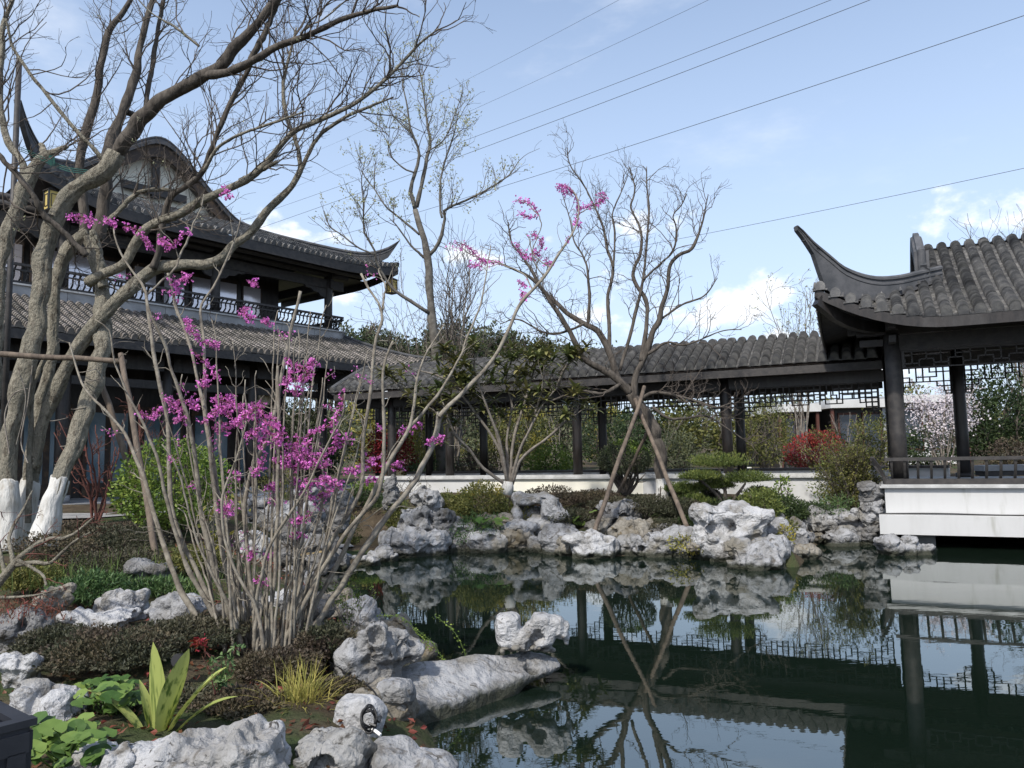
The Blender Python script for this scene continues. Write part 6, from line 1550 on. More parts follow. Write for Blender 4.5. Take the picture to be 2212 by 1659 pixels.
leafs(MB(), q + rng.normal(0, 1, q.shape) * [.07, .07, .04], rng.normal(0, .6, q.shape) + [0, 0, -1], 0.045, 0.18).build('foliage', M['leaf_rust'], mp_, kind='stuff')

# plants at the very edge of the bed
asp = thing('variegated_plant', 'clump of broad upright leaves striped yellow and green', 'plant', tuple(P(335, 1590, 4.25)))
ab = P(338, 1592, 4.25)
for i, (dx, dy, L_, W_, dr, tw_) in enumerate(((-.03, 0, .50, .13, 0.15, .1), (.30, -.1, .50, .145, 0.45, -.3), (.48, .15, .47, .13, 0.75, .2), (-.62, .1, .42, .10, 0.9, .3), (.75, .1, .40, .075, 0.9, .1), (-.30, .3, .30, .07, 0.5, 0), (.2, .5, .34, .07, .5, 0))):
    mb = MB(); blade(mb, ab + np.array([dx * 0.12, dy * .1, 0]), (dx * 0.9, dy * 0.5 - .05, 1.0 if abs(dx) < .4 else .75), L_, W_, dr, n=12, v=random.random(), twist=tw_)
    mb.build('leaf', M['aspidistra'], asp, smooth=True)
def round_leaf(c, r, tilt, az, v):
    """a kidney-shaped, wavy-edged leaf blade on top of its stalk"""
    t = np.linspace(0.25, 2 * math.pi - 0.25, 15)
    e = np.stack([np.sin(t) * r, -np.cos(t) * r, 0.10 * r * np.sin(t * 5) + 0.05 * r], 1); e[:, :2] *= (1 + 0.06 * np.sin(t * 9))[:, None]
    m_ = e * 0.5; m_[:, 2] = 0.0
    vv = np.vstack([[[0, 0, -0.06 * r]], m_, e]); n = len(t)
    f3 = [[0, 1 + i, 2 + i, 2 + i] for i in range(n - 1)]
    Rx = np.array(Matrix.Rotation(tilt, 3, 'X')); Rz = np.array(Matrix.Rotation(az, 3, 'Z'))
    vv = vv @ Rx.T @ Rz.T + c
    mb = MB(); mb.add(vv, np.array([[0, 1 + i, 2 + i] for i in range(n - 1)]), v)
    mb.f.append(np.array([[1 + i, 1 + n + i, 2 + n + i, 2 + i] for i in range(n - 1)])); return mb
for lb, cx, cy, Y, n, sx, sy in (('bright round-leaved leopard plant beside the black planter', 145, 1610, 3.8, 46, 85, 50), ('round-leaved leopard plant between the split boulder and the striped leaves', 235, 1525, 4.5, 34, 62, 48)):
    b = P(cx, cy + 30, Y); b[2] = gz(b[0], b[1])
    o = thing('leopard_plant', lb, 'plant', tuple(b)); st = MB()
    for i in range(n):
        lx, ly = cx + random.uniform(-sx, sx), cy + random.uniform(-sy, sy)
        c = P(lx, ly, Y + random.uniform(-.25, .25)); c[2] = max(c[2], gz(c[0], c[1]) + random.uniform(.05, .16)); r = random.uniform(.035, .065)
        round_leaf(c, r, random.uniform(0.1, 0.7), random.uniform(-1.2, 1.2), random.random()).build('leaf', M['leaf_round'], o, smooth=True)
        st.tube(spline(np.array([b + rng.normal(0, .04, 3) * [1, 1, 0] - [0, 0, .05], (b + c) / 2 + rng.normal(0, .02, 3), c]), 6), 0.004, 5)
    st.build('stalks', M['leaf_round'], o, kind='stuff')
gs = thing('golden_sedge', 'arching tuft of golden sedge beside the white rocks', 'grass', tuple(P(650, 1560, 4.75)))
mb = MB(); gb_ = P(650, 1562, 4.75)
for i in range(420):
    a = rng.uniform(0, 6.28); el = rng.uniform(0.5, 1.5); d = np.array([math.cos(a) * math.cos(el), math.sin(a) * math.cos(el), math.sin(el)])
    blade(mb, gb_ + np.array([rng.normal(0, .05), rng.normal(0, .05), 0]), d, rng.uniform(.22, .42), 0.006, rng.uniform(.9, 2.0), n=7, v=random.random(), cup=0.3)
mb.build('blades', M['grass_gold'], gs, kind='stuff')
bare_bush('rose_seedling', 'leafy seedling with green and reddish leaflets beside the striped leaves', 475, 1530, 4.75, 130, 130, 6, m='twig_red', cat='plant', leafm_='leaf_juniper', lsz=0.038, lden=0.5, r0=0.005, per=7)
bare_bush('rose_seedling', 'red-tipped shoot standing over the azalea at the redbud foot', 445, 1420, 5.2, 40, 60, 4, m='twig_red', cat='plant', leafm_='leaf_red', lsz=0.04, lden=0.5, r0=0.004, per=7, gnd=False)
bare_bush('jasmine_shrub', 'wispy green jasmine shrub hanging beside the round cracked boulder', 760, 1390, 6.4, 130, 150, 16, m='twig', cat='shrub', leafm_='leaf_green', lsz=0.022, lden=0.6, r0=0.004, per=4)
for k, (pts, lb) in enumerate(((((900, 1360), (930, 1385), (955, 1420), (965, 1440)), 'trailing green jasmine spray curving over the long slab'), (((940, 1330), (985, 1370), (1010, 1430), (1015, 1475)), 'lone thin jasmine spray drooping in front of the dark water'), (((820, 1330), (870, 1335), (905, 1370), (930, 1400)), 'jasmine spray reaching out from the round cracked boulder'))):
    a = spline([P(x, y, 6.0 + 0.1 * k) for x, y in pts], 16)
    o = thing('jasmine_spray', lb, 'plant', tuple(a[-1])); MB().tube(a, 0.0028, 5).build('stem', M['grass_green'], o)
    q = np.repeat(a, 5, 0); leafs(MB(), q + rng.normal(0, .012, q.shape), rng.normal(0, 1, q.shape), 0.02).build('foliage', M['leaf_green'], o, kind='stuff')
def tuft(label, x, y, Y, n, h, m, spread=0.05):
    b = P(x, y, Y); o = thing('grass_tuft', label, 'grass', tuple(b)); mb = MB()
    for i in range(n):
        a = rng.uniform(0, 6.28); el = rng.uniform(0.7, 1.5); blade(mb, b + rng.normal(0, spread, 3) * [1, 1, 0], (math.cos(a) * math.cos(el), math.sin(a) * math.cos(el), math.sin(el)), h * rng.uniform(.5, 1), 0.006, rng.uniform(.4, 1.6), n=5, v=random.random(), cup=.3)
    mb.build('blades', M[m], o, kind='stuff')
tuft('thin green grass growing behind the upright grey rock', 160, 1270, 7.6, 160, 0.4, 'grass_green', .25)
tuft('thin green grass below the rusty young maple', 280, 1250, 8.2, 160, 0.4, 'grass_green', .25)
tuft('straggling grass between olive bamboo and pale rocks', 440, 1290, 7.6, 120, 0.35, 'grass_green', .2)
# fallen leaves
lt = MB(); n = 2600
X_, Y_ = rng.uniform(-4.5, -0.5, n), rng.uniform(3.6, 11, n); ok = sdf(POND, X_, Y_) > 0.1; X_, Y_ = X_[ok], Y_[ok]
pz = np.stack([X_, Y_, ground_z(X_, Y_) + 0.015], 1); dr = rng.normal(0, 1, pz.shape); dr[:, 2] *= 0.15
leafs(lt, pz, dr, 0.05, 0.55).build('leaf_litter', M['leaf_rust'], None, kind='stuff', label='brown fallen leaves scattered over the planted bank', category='fallen leaves')

# ------------------------------------------------------------------ far bank planting
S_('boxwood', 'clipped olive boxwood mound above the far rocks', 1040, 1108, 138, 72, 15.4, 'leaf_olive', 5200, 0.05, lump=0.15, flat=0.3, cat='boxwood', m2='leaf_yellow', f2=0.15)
S_('juniper', 'bright green juniper mat among the far rocks', 1030, 1150, 140, 40, 14.7, 'leaf_juniper', 3000, 0.07, asp=0.22, lump=0.4, cat='juniper')
for i, (x, yb, w_, h_, Y, lb) in enumerate(((1190, 1092, 150, 46, 16.2, 'low bronze hedge in front of the cream part of the wall'), (1290, 1098, 120, 42, 16.0, 'low bronze hedge behind the cloud-shaped rock'), (1400, 1128, 130, 62, 14.8, 'dark low hedge at the foot of the propped tree'), (1470, 1140, 120, 66, 14.5, 'dark low hedge beside the very large white rock'), (1500, 1098, 110, 50, 15.6, 'dark low hedge under the cloud-pruned pine'))):
    S_('low_hedge', lb, x, yb, w_, h_, Y, 'leaf_brown' if i < 2 else 'leaf_azalea', 4200, 0.04, lump=0.15, flat=0.5, cat='hedge')
S_('dome_bush', 'tall twiggy dome-shaped bush in front of the wall by the tripod poles', 1352, 1075, 122, 128, 16.9, 'leaf_grey', 5200, 0.045, lump=0.1, shell=0.75, trunk=0.25, stems=22, m2='leaf_green', f2=0.12)
for i, (x, yb, w_, h_, Y, m_, lb) in enumerate(((1120, 1118, 100, 34, 15.3, 'leaf_olive', 'olive groundcover between the boxwood and the arched rock'), (1240, 1135, 110, 36, 14.8, 'leaf_azalea', 'dark groundcover beside the arched rock'), (1330, 1110, 140, 36, 15.6, 'leaf_azalea', 'dark groundcover behind the cloud-shaped rock'), (1450, 1160, 110, 40, 14.1, 'leaf_azalea', 'dark groundcover above the flat layered rock'),
        (980, 1100, 100, 40, 15.7, 'leaf_olive', 'olive groundcover behind the holed rocks'), (1560, 1120, 150, 44, 14.9, 'leaf_dark', 'dark groundcover under the pine pads'), (1670, 1150, 90, 36, 13.8, 'leaf_olive', 'olive groundcover behind the pointed slab'), (1745, 1125, 110, 46, 15.3, 'leaf_dark', 'dark groundcover above the cove'), (1500, 1150, 90, 40, 13.9, 'leaf_dark', 'dark groundcover at the shoulder of the large white rock'), (870, 1110, 90, 30, 15.6, 'leaf_olive', 'olive groundcover at the corner of the inlet'), (775, 1100, 120, 46, 18.4, 'leaf_dark', 'dark groundcover below the end of the hall porch'), (735, 1125, 90, 40, 15.9, 'leaf_olive', 'olive groundcover at the head of the inlet'), (800, 1075, 90, 40, 18.9, 'leaf_green', 'fresh green sprigs at the end of the corridor wall'))):
    S_('ground_shrub', lb, x, yb, w_, h_, Y, m_, 2600, 0.05, lump=0.4, flat=0.6)
# cloud-pruned pine
pine = thing('cloud_pruned_pine', 'cloud-pruned pine with flat layered green pads before the white wall', 'pine', tuple(P(1565, 1110, 15.0)))
pads = [(1552, 1000, 132, 34), (1610, 1035, 112, 30), (1512, 1030, 90, 22), (1475, 1058, 84, 26), (1545, 1050, 90, 26), (1500, 1085, 80, 30), (1640, 1070, 70, 30)]
pth_ = []
pbase = P(1565, 1112, 15.0); pbase[2] = gz(pbase[0], pbase[1])
for (x, y, w_, h_) in pads:
    Yp = 15.0 + random.uniform(-.25, .25); c = P(x, y, Yp); k = Yp / F_PX
    pos, d = crown_pts(c, (w_ * k / 2, w_ * k / 2 * 0.8, h_ * k / 2 * 1.15), 2800, 0.25, 0.3, x * .1, 0.5, 3.0)
    leafs(MB(), pos, d * .4 + rng.normal(0, .4, d.shape) + [0, 0, .9], 0.055, 0.25).build('pad', M['leaf_pine'], pine, kind='stuff')
    pth_.append(spline(np.array([pbase, pbase * .6 + c * .4 + [0.06, 0, 0.05], c - [0, 0, h_ * k * .3]]), 10))
MB().tubes(np.array(pth_), np.tile(np.linspace(.05, .02, 10), (len(pth_), 1)), 7).build('trunk', M['bark_dark'], pine, smooth=True)
S_('green_bush', 'leafy green bush at the shoulder of the very large white rock', 1640, 1125, 110, 72, 14.2, 'leaf_pine', 3400, 0.05, cat='shrub')
S_('green_bush', 'dark leafy bush between the white rock and the cove', 1700, 1130, 100, 62, 14.8, 'leaf_dark', 2600, 0.05)
S_('green_bush', 'small bright sprig in front of the white wall', 1690, 1062, 40, 42, 15.6, 'leaf_green', 300, 0.07, stems=3)
wb = bare_bush('weeping_bush', 'tall soft olive bush leaning beside the pavilion platform', 1832, 1105, 15.6, 165, 190, 26, m='twig', cat='shrub', leafm_='leaf_olive', lsz=0.05, lden=0.9, r0=0.008, per=5)
S_('green_bush', 'dense heart of soft olive foliage beside the pavilion platform', 1835, 1090, 150, 135, 15.9, 'leaf_olive', 4200, 0.055, lump=0.45, shell=0.3, m2='leaf_pine', f2=0.3)
S_('juniper', 'low juniper on top of the overhanging rock', 1800, 1098, 120, 34, 15.1, 'leaf_juniper', 2400, 0.06, asp=0.22, cat='juniper')
S_('ivy_patch', 'yellowish ivy hanging over the rock at the second tripod pole', 1500, 1192, 120, 46, 13.0, 'leaf_yellow', 700, 0.05, stems=0, cat='ivy', lump=0.5)
S_('ivy_patch', 'ivy trailing beside the pointed slab', 1700, 1190, 40, 60, 12.7, 'leaf_yellow', 260, 0.05, stems=0, cat='ivy', lump=0.5)
bare_bush('creeper', 'thin bare creeper arching over rocks against the white wall', 905, 1068, 15.8, 45, 110, 12, m='twig', cat='creeper', leafm_='leaf_olive', lsz=0.035, lden=0.15, r0=0.006, per=3)
b = P(1215, 1112, 15.0)
for lb, x, y, Y in (('leafy round plant beside the arched rock', 1245, 1120, 14.7), ('leafy round plant below the boxwood mound', 1050, 1125, 14.4), ('leafy round plant at the foot of the dark hedge', 1400, 1145, 14.0)):
    b = P(x, y, Y); o = thing('leopard_plant', lb, 'plant', tuple(b))
    for i in range(9): round_leaf(b + rng.normal(0, 1, 3) * [.2, .15, .07], random.uniform(.06, .1), random.uniform(.2, .8), random.uniform(-1.5, 1.5), random.random()).build('leaf', M['leaf_round'], o, smooth=True)
# broad-leaved tree with rosettes of leathery leaves
lq = thing('rosette_tree', 'open many-stemmed tree with rosettes of leathery drooping leaves before the corridor', 'tree', tuple(P(1098, 1062, 15.6)))
c4 = lambda zx, zy: (658.3 + .3472 * zx, 493.7 + .3472 * zy)
ST_ = [[(1265, 1600), (1230, 1450), (1200, 1300), (1150, 1150), (1080, 1060), (1000, 1000), (900, 1000)], [(1270, 1590), (1260, 1400), (1260, 1280), (1290, 1100), (1250, 960), (1290, 800)], [(1285, 1590), (1330, 1400), (1400, 1250), (1480, 1100), (1570, 990)], [(1255, 1600), (1100, 1480), (1030, 1380), (950, 1300), (900, 1200), (860, 1080)],
       [(1290, 1590), (1350, 1430), (1500, 1310), (1600, 1220), (1700, 1120), (1700, 1030)], [(1260, 1590), (1220, 1350), (1130, 1100), (1060, 900), (1060, 770)], [(1275, 1590), (1300, 1300), (1370, 1080), (1420, 900), (1480, 740)], [(1270, 1590), (1200, 1350), (1050, 1130), (930, 960), (870, 760)], [(1400, 1250), (1440, 1130), (1480, 980), (1490, 850)], [(950, 1300), (820, 1150), (700, 1080)], [(1000, 1000), (840, 920), (700, 880)],
       [(1570, 990), (1620, 870), (1690, 800)], [(700, 1080), (620, 1020), (570, 960)], [(1290, 1500), (1320, 1460), (1330, 1440)]]
ln_ = [(15.6, 15.6 + random.uniform(-.9, .6), [(*c4(*p), 8 - 5.5 * i / (len(s) - 1)) for i, p in enumerate(s)]) for s in ST_]
a, b = limbs(None, ln_, 16)
for k in range(len(a)): MB().tubes(a[k:k + 1], b[k:k + 1], 7).build('stem', M['bark_pale'], lq, smooth=True)
MB().tube(np.array([P(1093, 1068, 15.6), P(1097, 1050, 15.6), P(1098, 1040, 15.6)]), [.16, .12, .10], 10).build('limewash', M['limewash'], lq, smooth=True)
A1_, B1_ = sprout(a, b, 3.0, 0.75, 0.008, up=0.45, wander=0.25, N=7, t0=0.4, rmin=0.004)
MB().tubes(A1_, B1_, 5, False).build('crown', M['bark_pale'], lq, kind='stuff')
RO = [(870, 750), (840, 900), (570, 960), (700, 1080), (900, 1000), (930, 760), (1060, 770), (1150, 960), (1290, 740), (1300, 800), (1400, 790), (1480, 740), (1490, 850), (1640, 760), (1690, 800), (1620, 870), (1570, 990), (1700, 1030), (1640, 1100), (1330, 880), (1440, 1130), (1250, 1020), (1080, 1060), (1330, 1440), (980, 850), (1380, 1000), (820, 820), (1200, 780), (1350, 960)]
tips = np.concatenate([np.array([P(*c4(*p), 15.6 + random.uniform(-.8, .5)) for p in RO]), A1_[:, -1], A1_[rng.random(len(A1_)) < 0.35][:, 4]])
for tpt in tips:
    mb = MB(); az0 = random.uniform(0, 6)
    for j in range(11):
        az = az0 + j * 2.4; el = 0.9 - 0.11 * j
        blade(mb, tpt, (math.cos(az) * math.cos(el), math.sin(az) * math.cos(el), math.sin(el)), random.uniform(.20, .32), .066, 0.9, n=5, v=random.random())
    mb.build('leaf_rosette', M['leaf_loquat'], lq, smooth=True)

# ------------------------------------------------------------------ behind the corridor
BK = [
 ('crimson_maple', 'mounded crimson maple seen between the corridor columns', 842, 1030, 125, 118, 24.5, 'leaf_crimson', 3000, 0.08, 'maple'),
 ('red_dome_bush', 'round bush topped with bright red leaves behind the low wall', 1768, 1025, 155, 100, 21.5, 'leaf_olive', 5200, 0.06, 'shrub'),
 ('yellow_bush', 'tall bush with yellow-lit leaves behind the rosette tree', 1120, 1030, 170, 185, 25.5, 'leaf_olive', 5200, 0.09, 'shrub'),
 ('green_hedge', 'fresh green hedge behind the low wall under the rosette tree', 1190, 1030, 120, 72, 24.0, 'leaf_green', 2600, 0.08, 'hedge'),
 ('green_hedge', 'green hedge behind the low wall beside the crimson maple', 930, 1035, 150, 50, 25.0, 'leaf_juniper', 2600, 0.08, 'hedge'),
 ('weeping_maple', 'dull purple weeping shrub behind the low wall', 1030, 1030, 110, 62, 23.6, 'leaf_brown', 2200, 0.06, 'shrub'),
 ('olive_bush', 'loose olive bush beyond the paired corridor columns', 1655, 1025, 150, 170, 25.0, 'leaf_olive', 3800, 0.08, 'shrub'),
 ('yellow_bush', 'yellow-green shrub behind the crimson maple', 935, 1030, 150, 150, 29.0, 'leaf_yellow', 3400, 0.10, 'shrub'),
 ('olive_bush', 'dark olive bush behind the dome-shaped bush', 1320, 1030, 170, 150, 27.0, 'leaf_dark', 3600, 0.09, 'shrub'),
 ('olive_bush', 'bluish green shrub behind the trunk of the propped tree', 1455, 1028, 120, 110, 24.0, 'leaf_grey', 2600, 0.08, 'shrub'),
 ('dark_evergreen', 'dark evergreen behind the pavilion', 2160, 1025, 190, 235, 25.0, 'leaf_dark', 6500, 0.12, 'tree'),
 ('dark_evergreen', 'low dark evergreen under the white cherry', 2010, 1025, 150, 110, 25.5, 'leaf_dark', 3400, 0.10, 'tree'),
 ('olive_bush', 'rusty green bush behind the stone bench', 2190, 1030, 100, 90, 22.5, 'leaf_brown', 1800, 0.08, 'shrub'),
 ('olive_bush', 'pale green shrub seen through the hall porch', 655, 1050, 150, 200, 30.0, 'leaf_olive', 3800, 0.10, 'shrub'),
 ('dark_evergreen', 'dark shrub at the end of the hall porch', 690, 1045, 110, 100, 25.8, 'leaf_dark', 2200, 0.08, 'shrub'),
 ('olive_bush', 'tangled olive thicket beyond the pavilion corner', 1900, 1025, 130, 140, 27.0, 'leaf_olive', 2400, 0.09, 'shrub'),
]
for i, (nm, lb, x, yb, w_, h_, Y, m_, n_, ls, ct) in enumerate(BK):
    kw = dict(lump=0.35)
    if 'red_dome' in nm: kw = dict(lump=0.08, m2='leaf_red', f2=0.8)
    if 'yellow-lit' in lb: kw = dict(lump=0.35, m2='leaf_yellow', f2=0.35)  # sunlight on the crown put in as yellower leaves, mostly on top
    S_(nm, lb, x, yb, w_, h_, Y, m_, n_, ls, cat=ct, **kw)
ch = bare_bush('white_cherry_tree', 'young cherry tree in full white blossom behind the pavilion', 2040, 1025, 22.5, 205, 190, 9, m='twig', cat='cherry tree', r0=0.03, per=3.0, leafm_='petal_white', lsz=0.065, lden=0.85)
q, d = crown_pts(P(2035, 885, 22.4), (1.15, 1.0, 0.85), 1500, 0.5, 0.2, 3.0, 0, 3.0)
leafs(MB(), q, rng.normal(0, 1, q.shape), 0.06, 0.8).build('blossom', M['petal_white'], ch, kind='stuff')
# taller trees in the middle distance: a loose belt, each its own tree
cols_ = ['leaf_olive', 'leaf_grey', 'leaf_far', 'leaf_yellow', 'leaf_dark', 'leaf_olive', 'leaf_grey']
adj = ['bushy', 'rounded', 'ragged', 'spreading', 'dense', 'slender', 'open', 'leaning', 'broad', 'tufted', 'drooping', 'wispy', 'low', 'tall', 'knotted', 'plump', 'narrow', 'shaggy', 'domed', 'loose', 'forked', 'squat', 'feathery', 'crooked']
tone = {'leaf_olive': 'olive', 'leaf_grey': 'grey-green', 'leaf_far': 'dull green', 'leaf_yellow': 'yellow-green', 'leaf_dark': 'dark green'}
nB = 24
for i in range(nB):
    x = 560 + i * (2260 - 560) / (nB - 1) + random.uniform(-20, 20); Y = random.uniform(43, 54); m_ = cols_[i % 7]
    S_('belt_tree', '%s %s tree in the belt beyond the corridor' % (adj[i], tone[m_]), x, 1010, random.uniform(105, 150), random.uniform(135, 180), Y, m_, 1900, 0.26, cat='tree', lump=0.45, shell=0.25, flat=0.2, freq=3, group='belt of trees beyond the corridor', stems=3)
for i in range(9):
    x = 830 + i * 125 + random.uniform(-30, 30)
    bare_bush('belt_sapling', 'bare grey sapling among the belt trees', x, 1005, random.uniform(36, 41), 120, 110, 6, per=1.5, r0=0.03)['group'] = 'bare saplings beyond the corridor'
# wooded hill
nF = 26
for i in range(nF):
    x = 690 + i * 26 + random.uniform(-10, 10); Y = random.uniform(90, 120)
    topy = np.interp(x, [690, 760, 830, 880, 960, 1040, 1120, 1220, 1350], [735, 700, 705, 735, 700, 695, 715, 740, 765]) + random.uniform(-10, 12)
    S_('hill_pine', 'pine on the wooded hill behind the roofs', x, 900, random.uniform(60, 85), 900 - topy, Y, 'leaf_far' if i % 3 else 'leaf_dark', 1500, 0.55, cat='pine tree', lump=0.5, shell=0.2, trunk=0.3, freq=3.5, group='pines on the hill', stems=3)

# ------------------------------------------------------------------ small built things
# hall forecourt path
pp_ = []
for s in range(12):
    t = s / 11; a = np.array([-9.5, 12.6]) * (1 - t) + np.array([-3.3, 15.2]) * t
    pp_.append([[a[0] + 0.32 * k, a[1] - 0.75 * k, gz(a[0] + .32 * k, a[1] - .75 * k) + 0.03] for k in (-1.4, -.5, .5, 1.0)])
MB().grid(pp_).build('path', M['paving'], None, kind='structure')
# black planter
k_ = thing('planter_box', 'black panelled metal planter box at the edge of the rocks', 'planter', (-1.62, 2.55, 0.3))
c = P(70, 1552, 2.95); ax = [np.array([0.80, 0.60, 0]), np.array([-0.60, 0.80, 0]), np.array([0, 0, 1.0])]
wx, wy, zt = 0.5, 0.5, c[2]
o0 = c - ax[0] * wx / 2 + ax[1] * 0.0
ax = [np.array([0.78, -0.62, 0]), np.array([0.62, 0.78, 0]), np.array([0, 0, 1.0])]
o0 = c - ax[0] * wx / 2 - ax[1] * wy / 2 + np.array([0, 0, 0.0])
g0 = gz(o0[0], o0[1]) - .05
hh = zt - g0
for s, a_, b_, w1 in ((1, 0, 1, wy), (-1, 0, 1, wy), (1, 1, 0, wx), (-1, 1, 0, wx)):
    off = ax[a_] * s * ((wx if a_ == 0 else wy) / 2 - 0.012)
    cc = o0 + off; cc[2] = g0 + hh / 2
    sz = [0, 0, hh - 0.035]; sz[a_] = 0.02; sz[b_] = w1 - 0.03
    side = MB().box(cc, sz, ax).build('side_panel', M['black_metal'], k_)
    for zz, hz in ((g0 + 0.05, 0.07), (zt - 0.08, 0.07)):
        q = cc.copy() + ax[a_] * s * 0.014; q[2] = zz; s2 = [0, 0, hz]; s2[a_] = 0.012; s2[b_] = w1 - 0.02
        MB().box(q, s2, ax).build('panel_trim', M['black_metal'], side)
    for e in (-1, 1):
        q = cc + ax[a_] * s * 0.014 + ax[b_] * e * (w1 / 2 - 0.05); s2 = [0, 0, hh - .22]; s2[a_] = 0.012; s2[b_] = 0.06
        MB().box(q, s2, ax).build('panel_trim', M['black_metal'], side)
rim = MB()
for s in (-1, 1):
    q = o0 + ax[0] * s * (wx / 2 - 0.02); q[2] = zt - 0.012; rim.box(q, (0.055, wy + 0.03, 0.026), ax)
    q = o0 + ax[1] * s * (wy / 2 - 0.02); q[2] = zt - 0.0125; rim.box(q, (wx - 0.075, 0.055, 0.025), ax)
rim.build('rim', M['black_metal'], k_)
q = o0.copy(); q[2] = g0 + 0.03; MB().box(q, (wx - .06, wy - .06, .03), ax).build('base', M['black_metal'], k_)
# coiled cable on the white rock
cb_ = thing('cable_coil', 'coil of black cable with a white tag lying on the smooth white rock', 'cable', tuple(P(795, 1580, 4.15)))
pts = []
for i in range(90):
    t = i / 89 * 6.28 * 4.2; r = 1 + 0.15 * math.sin(i * .7)
    pts.append(P(797 + 15 * r * math.cos(t), 1553 + 24 * r * math.sin(t) + 6 * math.sin(t * .5), 4.12 + 0.02 * math.sin(t * 1.7)))
MB().tube(np.array(pts), 0.0055, 6).build('coil', M['cable'], cb_, smooth=True)
MB().tube(spline([P(800, 1530, 4.12), P(818, 1560, 4.15), P(822, 1540, 4.5), P(812, 1500, 4.8), P(790, 1478, 5.0), P(760, 1462, 5.2)], 30), 0.0055, 6).build('lead', M['cable'], cb_, smooth=True)
MB().tube(spline([P(805, 1575, 4.12), P(812, 1580, 4.1), P(822, 1588, 4.08)], 6), 0.009, 6).build('tag', M['white_paint'], cb_)
MB().tube(spline([P(798, 1563, 4.1), P(812, 1568, 4.09)], 4), 0.007, 5).build('tie', M['cable'], cb_)
# a garden spotlight in the azalea
sp = thing('garden_spotlight', 'small dark glass garden spotlight half hidden in the azalea', 'spotlight', tuple(P(385, 1432, 4.95)))
q = P(388, 1428, 4.95); MB().tube([q + [0, .1, -.02], q + [0, .02, 0], q + [0, -.03, .01]], [.03, .04, .043], 14).build('housing', M['cable'], sp, smooth=True); MB().tube([q + [0, -.031, .01], q + [0, -.036, .011]], .038, 14).build('lens', M['cable'], sp)
MB().tube([q + [0, .03, -.03], q + [0, .05, -.4]], .012, 6).build('spike', M['cable'], sp)
# wood offcut left on the stones
tag(MB().bar(P(640, 1200, 10.6), P(712, 1189, 10.8), .035, .02).build('wood_offcut', M['bamboo_cut'], None), 'pale sawn batten left lying on the stones at the head of the pond', 'plank')
# lamp by the great tree
lp_ = thing('garden_lamp', 'white shaded lamp on a slim post behind the great bare tree', 'lamp', (float(P(0, 1100, 12.5)[0]), 12.5, gz(float(P(0, 1100, 12.5)[0]), 12.5)))
b0 = np.array(lp_.location); t0_ = P(0, 126, 12.5)
MB().tube([b0, np.array([b0[0], 12.5, t0_[2]])], .045, 10).build('post', M['wood_grey'], lp_, smooth=True)
MB().tube([t0_ + [0, 0, z_] for z_ in (0, .06, .2, .27)], [.07, .1, .075, .02], 14).build('shade', M['white_paint'], lp_, smooth=True)
# stone bench beyond the pavilion
bn = thing('stone_bench', 'dark stone bench beyond the pavilion railing', 'bench', tuple(P(2175, 1032, 19.5)))
q = P(2185, 1010, 19.5); MB().box(q, (1.7, .5, .14)).build('seat', M['stone_band'], bn); MB().box(q - [0, 0, .13], (1.6, .42, .118)).build('apron', M['wood_grey'], bn)
for s in (-.6, .6): MB().box(q + [s, 0, -.42], (.25, .36, .46)).build('leg', M['wood_grey'], bn)
# low white wall with dark coping beyond the pavilion, small sign
lw = thing('garden_wall', 'low white wall with dark coping seen through the pavilion', 'wall', tuple(P(2005, 1032, 20.5)))
a_, b_ = P(1955, 1030, 21.0), P(2052, 1030, 20.4); a_[2] = b_[2] = 0.95
MB().bar(a_, b_, .2, .55).build('body', M['plaster'], lw); a_ = a_ + [0, 0, .31]; b_ = b_ + [0, 0, .31]; MB().bar(a_, b_, .3, .07).build('coping', M['wood_grey'], lw)
sg = thing('plant_marker', 'small white marker plate on a stake behind the low wall', 'sign', tuple(P(1427, 1020, 22.8)))
q = P(1814 - 0, 1017, 22.8) if False else P(1816 - 200, 1017, 22.8)
MB().box(q, (.2, .02, .22)).build('plate', M['white_paint'], sg); MB().box(q - [0, -.015, .35], (.03, .01, .6)).build('stake', M['wood_grey'], sg)
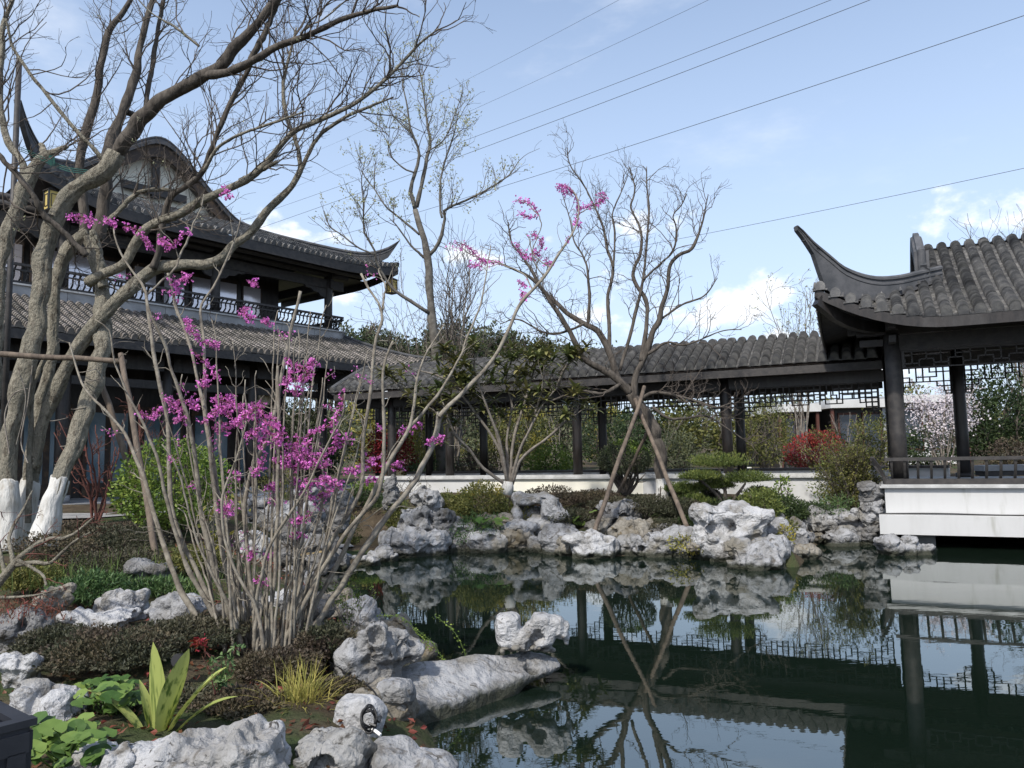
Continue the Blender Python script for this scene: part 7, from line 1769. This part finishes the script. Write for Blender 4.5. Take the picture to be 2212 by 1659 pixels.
# modern flat-roofed houses beyond
def flat_house(label, x0, x1, yt, Y, extra):
    a, b = P(x0, yt, Y), P(x1, yt, Y); W = b[0] - a[0]; top = a[2]; g0 = gz((a[0] + b[0]) / 2, Y)
    o = thing('flat_roofed_house', label, 'house', ((a[0] + b[0]) / 2, Y + 3, g0))
    cx = (a[0] + b[0]) / 2
    MB().box((cx, Y + 3, top - 0.15), (W + 1.0, 7.4, 0.42)).build('roof', M['concrete'], o)
    MB().box((cx, Y + 3.2, (g0 + top - .36) / 2), (W, 6.4, top - .36 - g0)).build('wall', M['concrete' if extra else 'wood_grey'], o)
    n = max(2, int(W / 1.3))
    for i in range(n):
        xx = cx - W / 2 + (i + .5) * W / n
        w_ = MB().box((xx, Y - 0.03, g0 + (top - g0) * .52), (W / n * .8, .1, (top - g0) * .62)).build('window', M['rust_frame'], o); MB().box((xx, Y - .085, g0 + (top - g0) * .52), (W / n * .68, .02, (top - g0) * .55)).build('pane', M['dark_glass'], w_)
    for e in (-1, 1): MB().box((cx + e * (W / 2 + .35), Y - .5, (g0 + top - .36) / 2), (.14, .14, top - .36 - g0)).build('post', M['rust_frame'], o)
flat_house('low modern house with a white flat roof and rusty posts beyond the belt of trees', 1802, 1905, 868, 40.5, 0)
flat_house('small flat-roofed garden house behind the olive bush', 1690, 1742, 877, 41.0, 0)
flat_house('pale flat-roofed house behind the white cherry', 1930, 2060, 858, 44.5, 1)
# overhead wires
def wire2(label, pa, pb, Y0, Y1, r):                   # through two photo points, run on past both
    d = (pb[0] - pa[0], pb[1] - pa[1]); f = -0.35
    a = P(*pa, Y0); b = P(*pb, Y1); e = b - a
    p0, p1 = a - e * 0.25, b + e * 1.6
    t = np.linspace(0, 1, 80)[:, None]; p = p0 + (p1 - p0) * t; p[:, 2] -= 0.5 * 4 * (t * (1 - t))[:, 0] - 0.3
    tag(MB().tube(p, r, 5).build('power_line', M['wire'], None), label, 'wire', 'overhead power lines')
wire2('thick power line passing just over the bare propped tree', (2212, 40), (1250, 345), 34, 52, 0.017)
wire2('lower power line of the close pair above the propped tree', (1895, 0), (985, 335), 34, 52, 0.015)
wire2('upper power line of the close pair above the propped tree', (1810, 0), (985, 305), 35, 53, 0.013)
wire2('faint power line high over the budding tree', (1540, 0), (990, 247), 46, 68, 0.011)
wire2('faintest power line crossing the top of the budding tree', (1345, 0), (965, 190), 48, 70, 0.010)
wire2('low power line running behind the pavilion roof tongue and the upper balcony', (2212, 368), (1540, 497), 48, 64, 0.018)
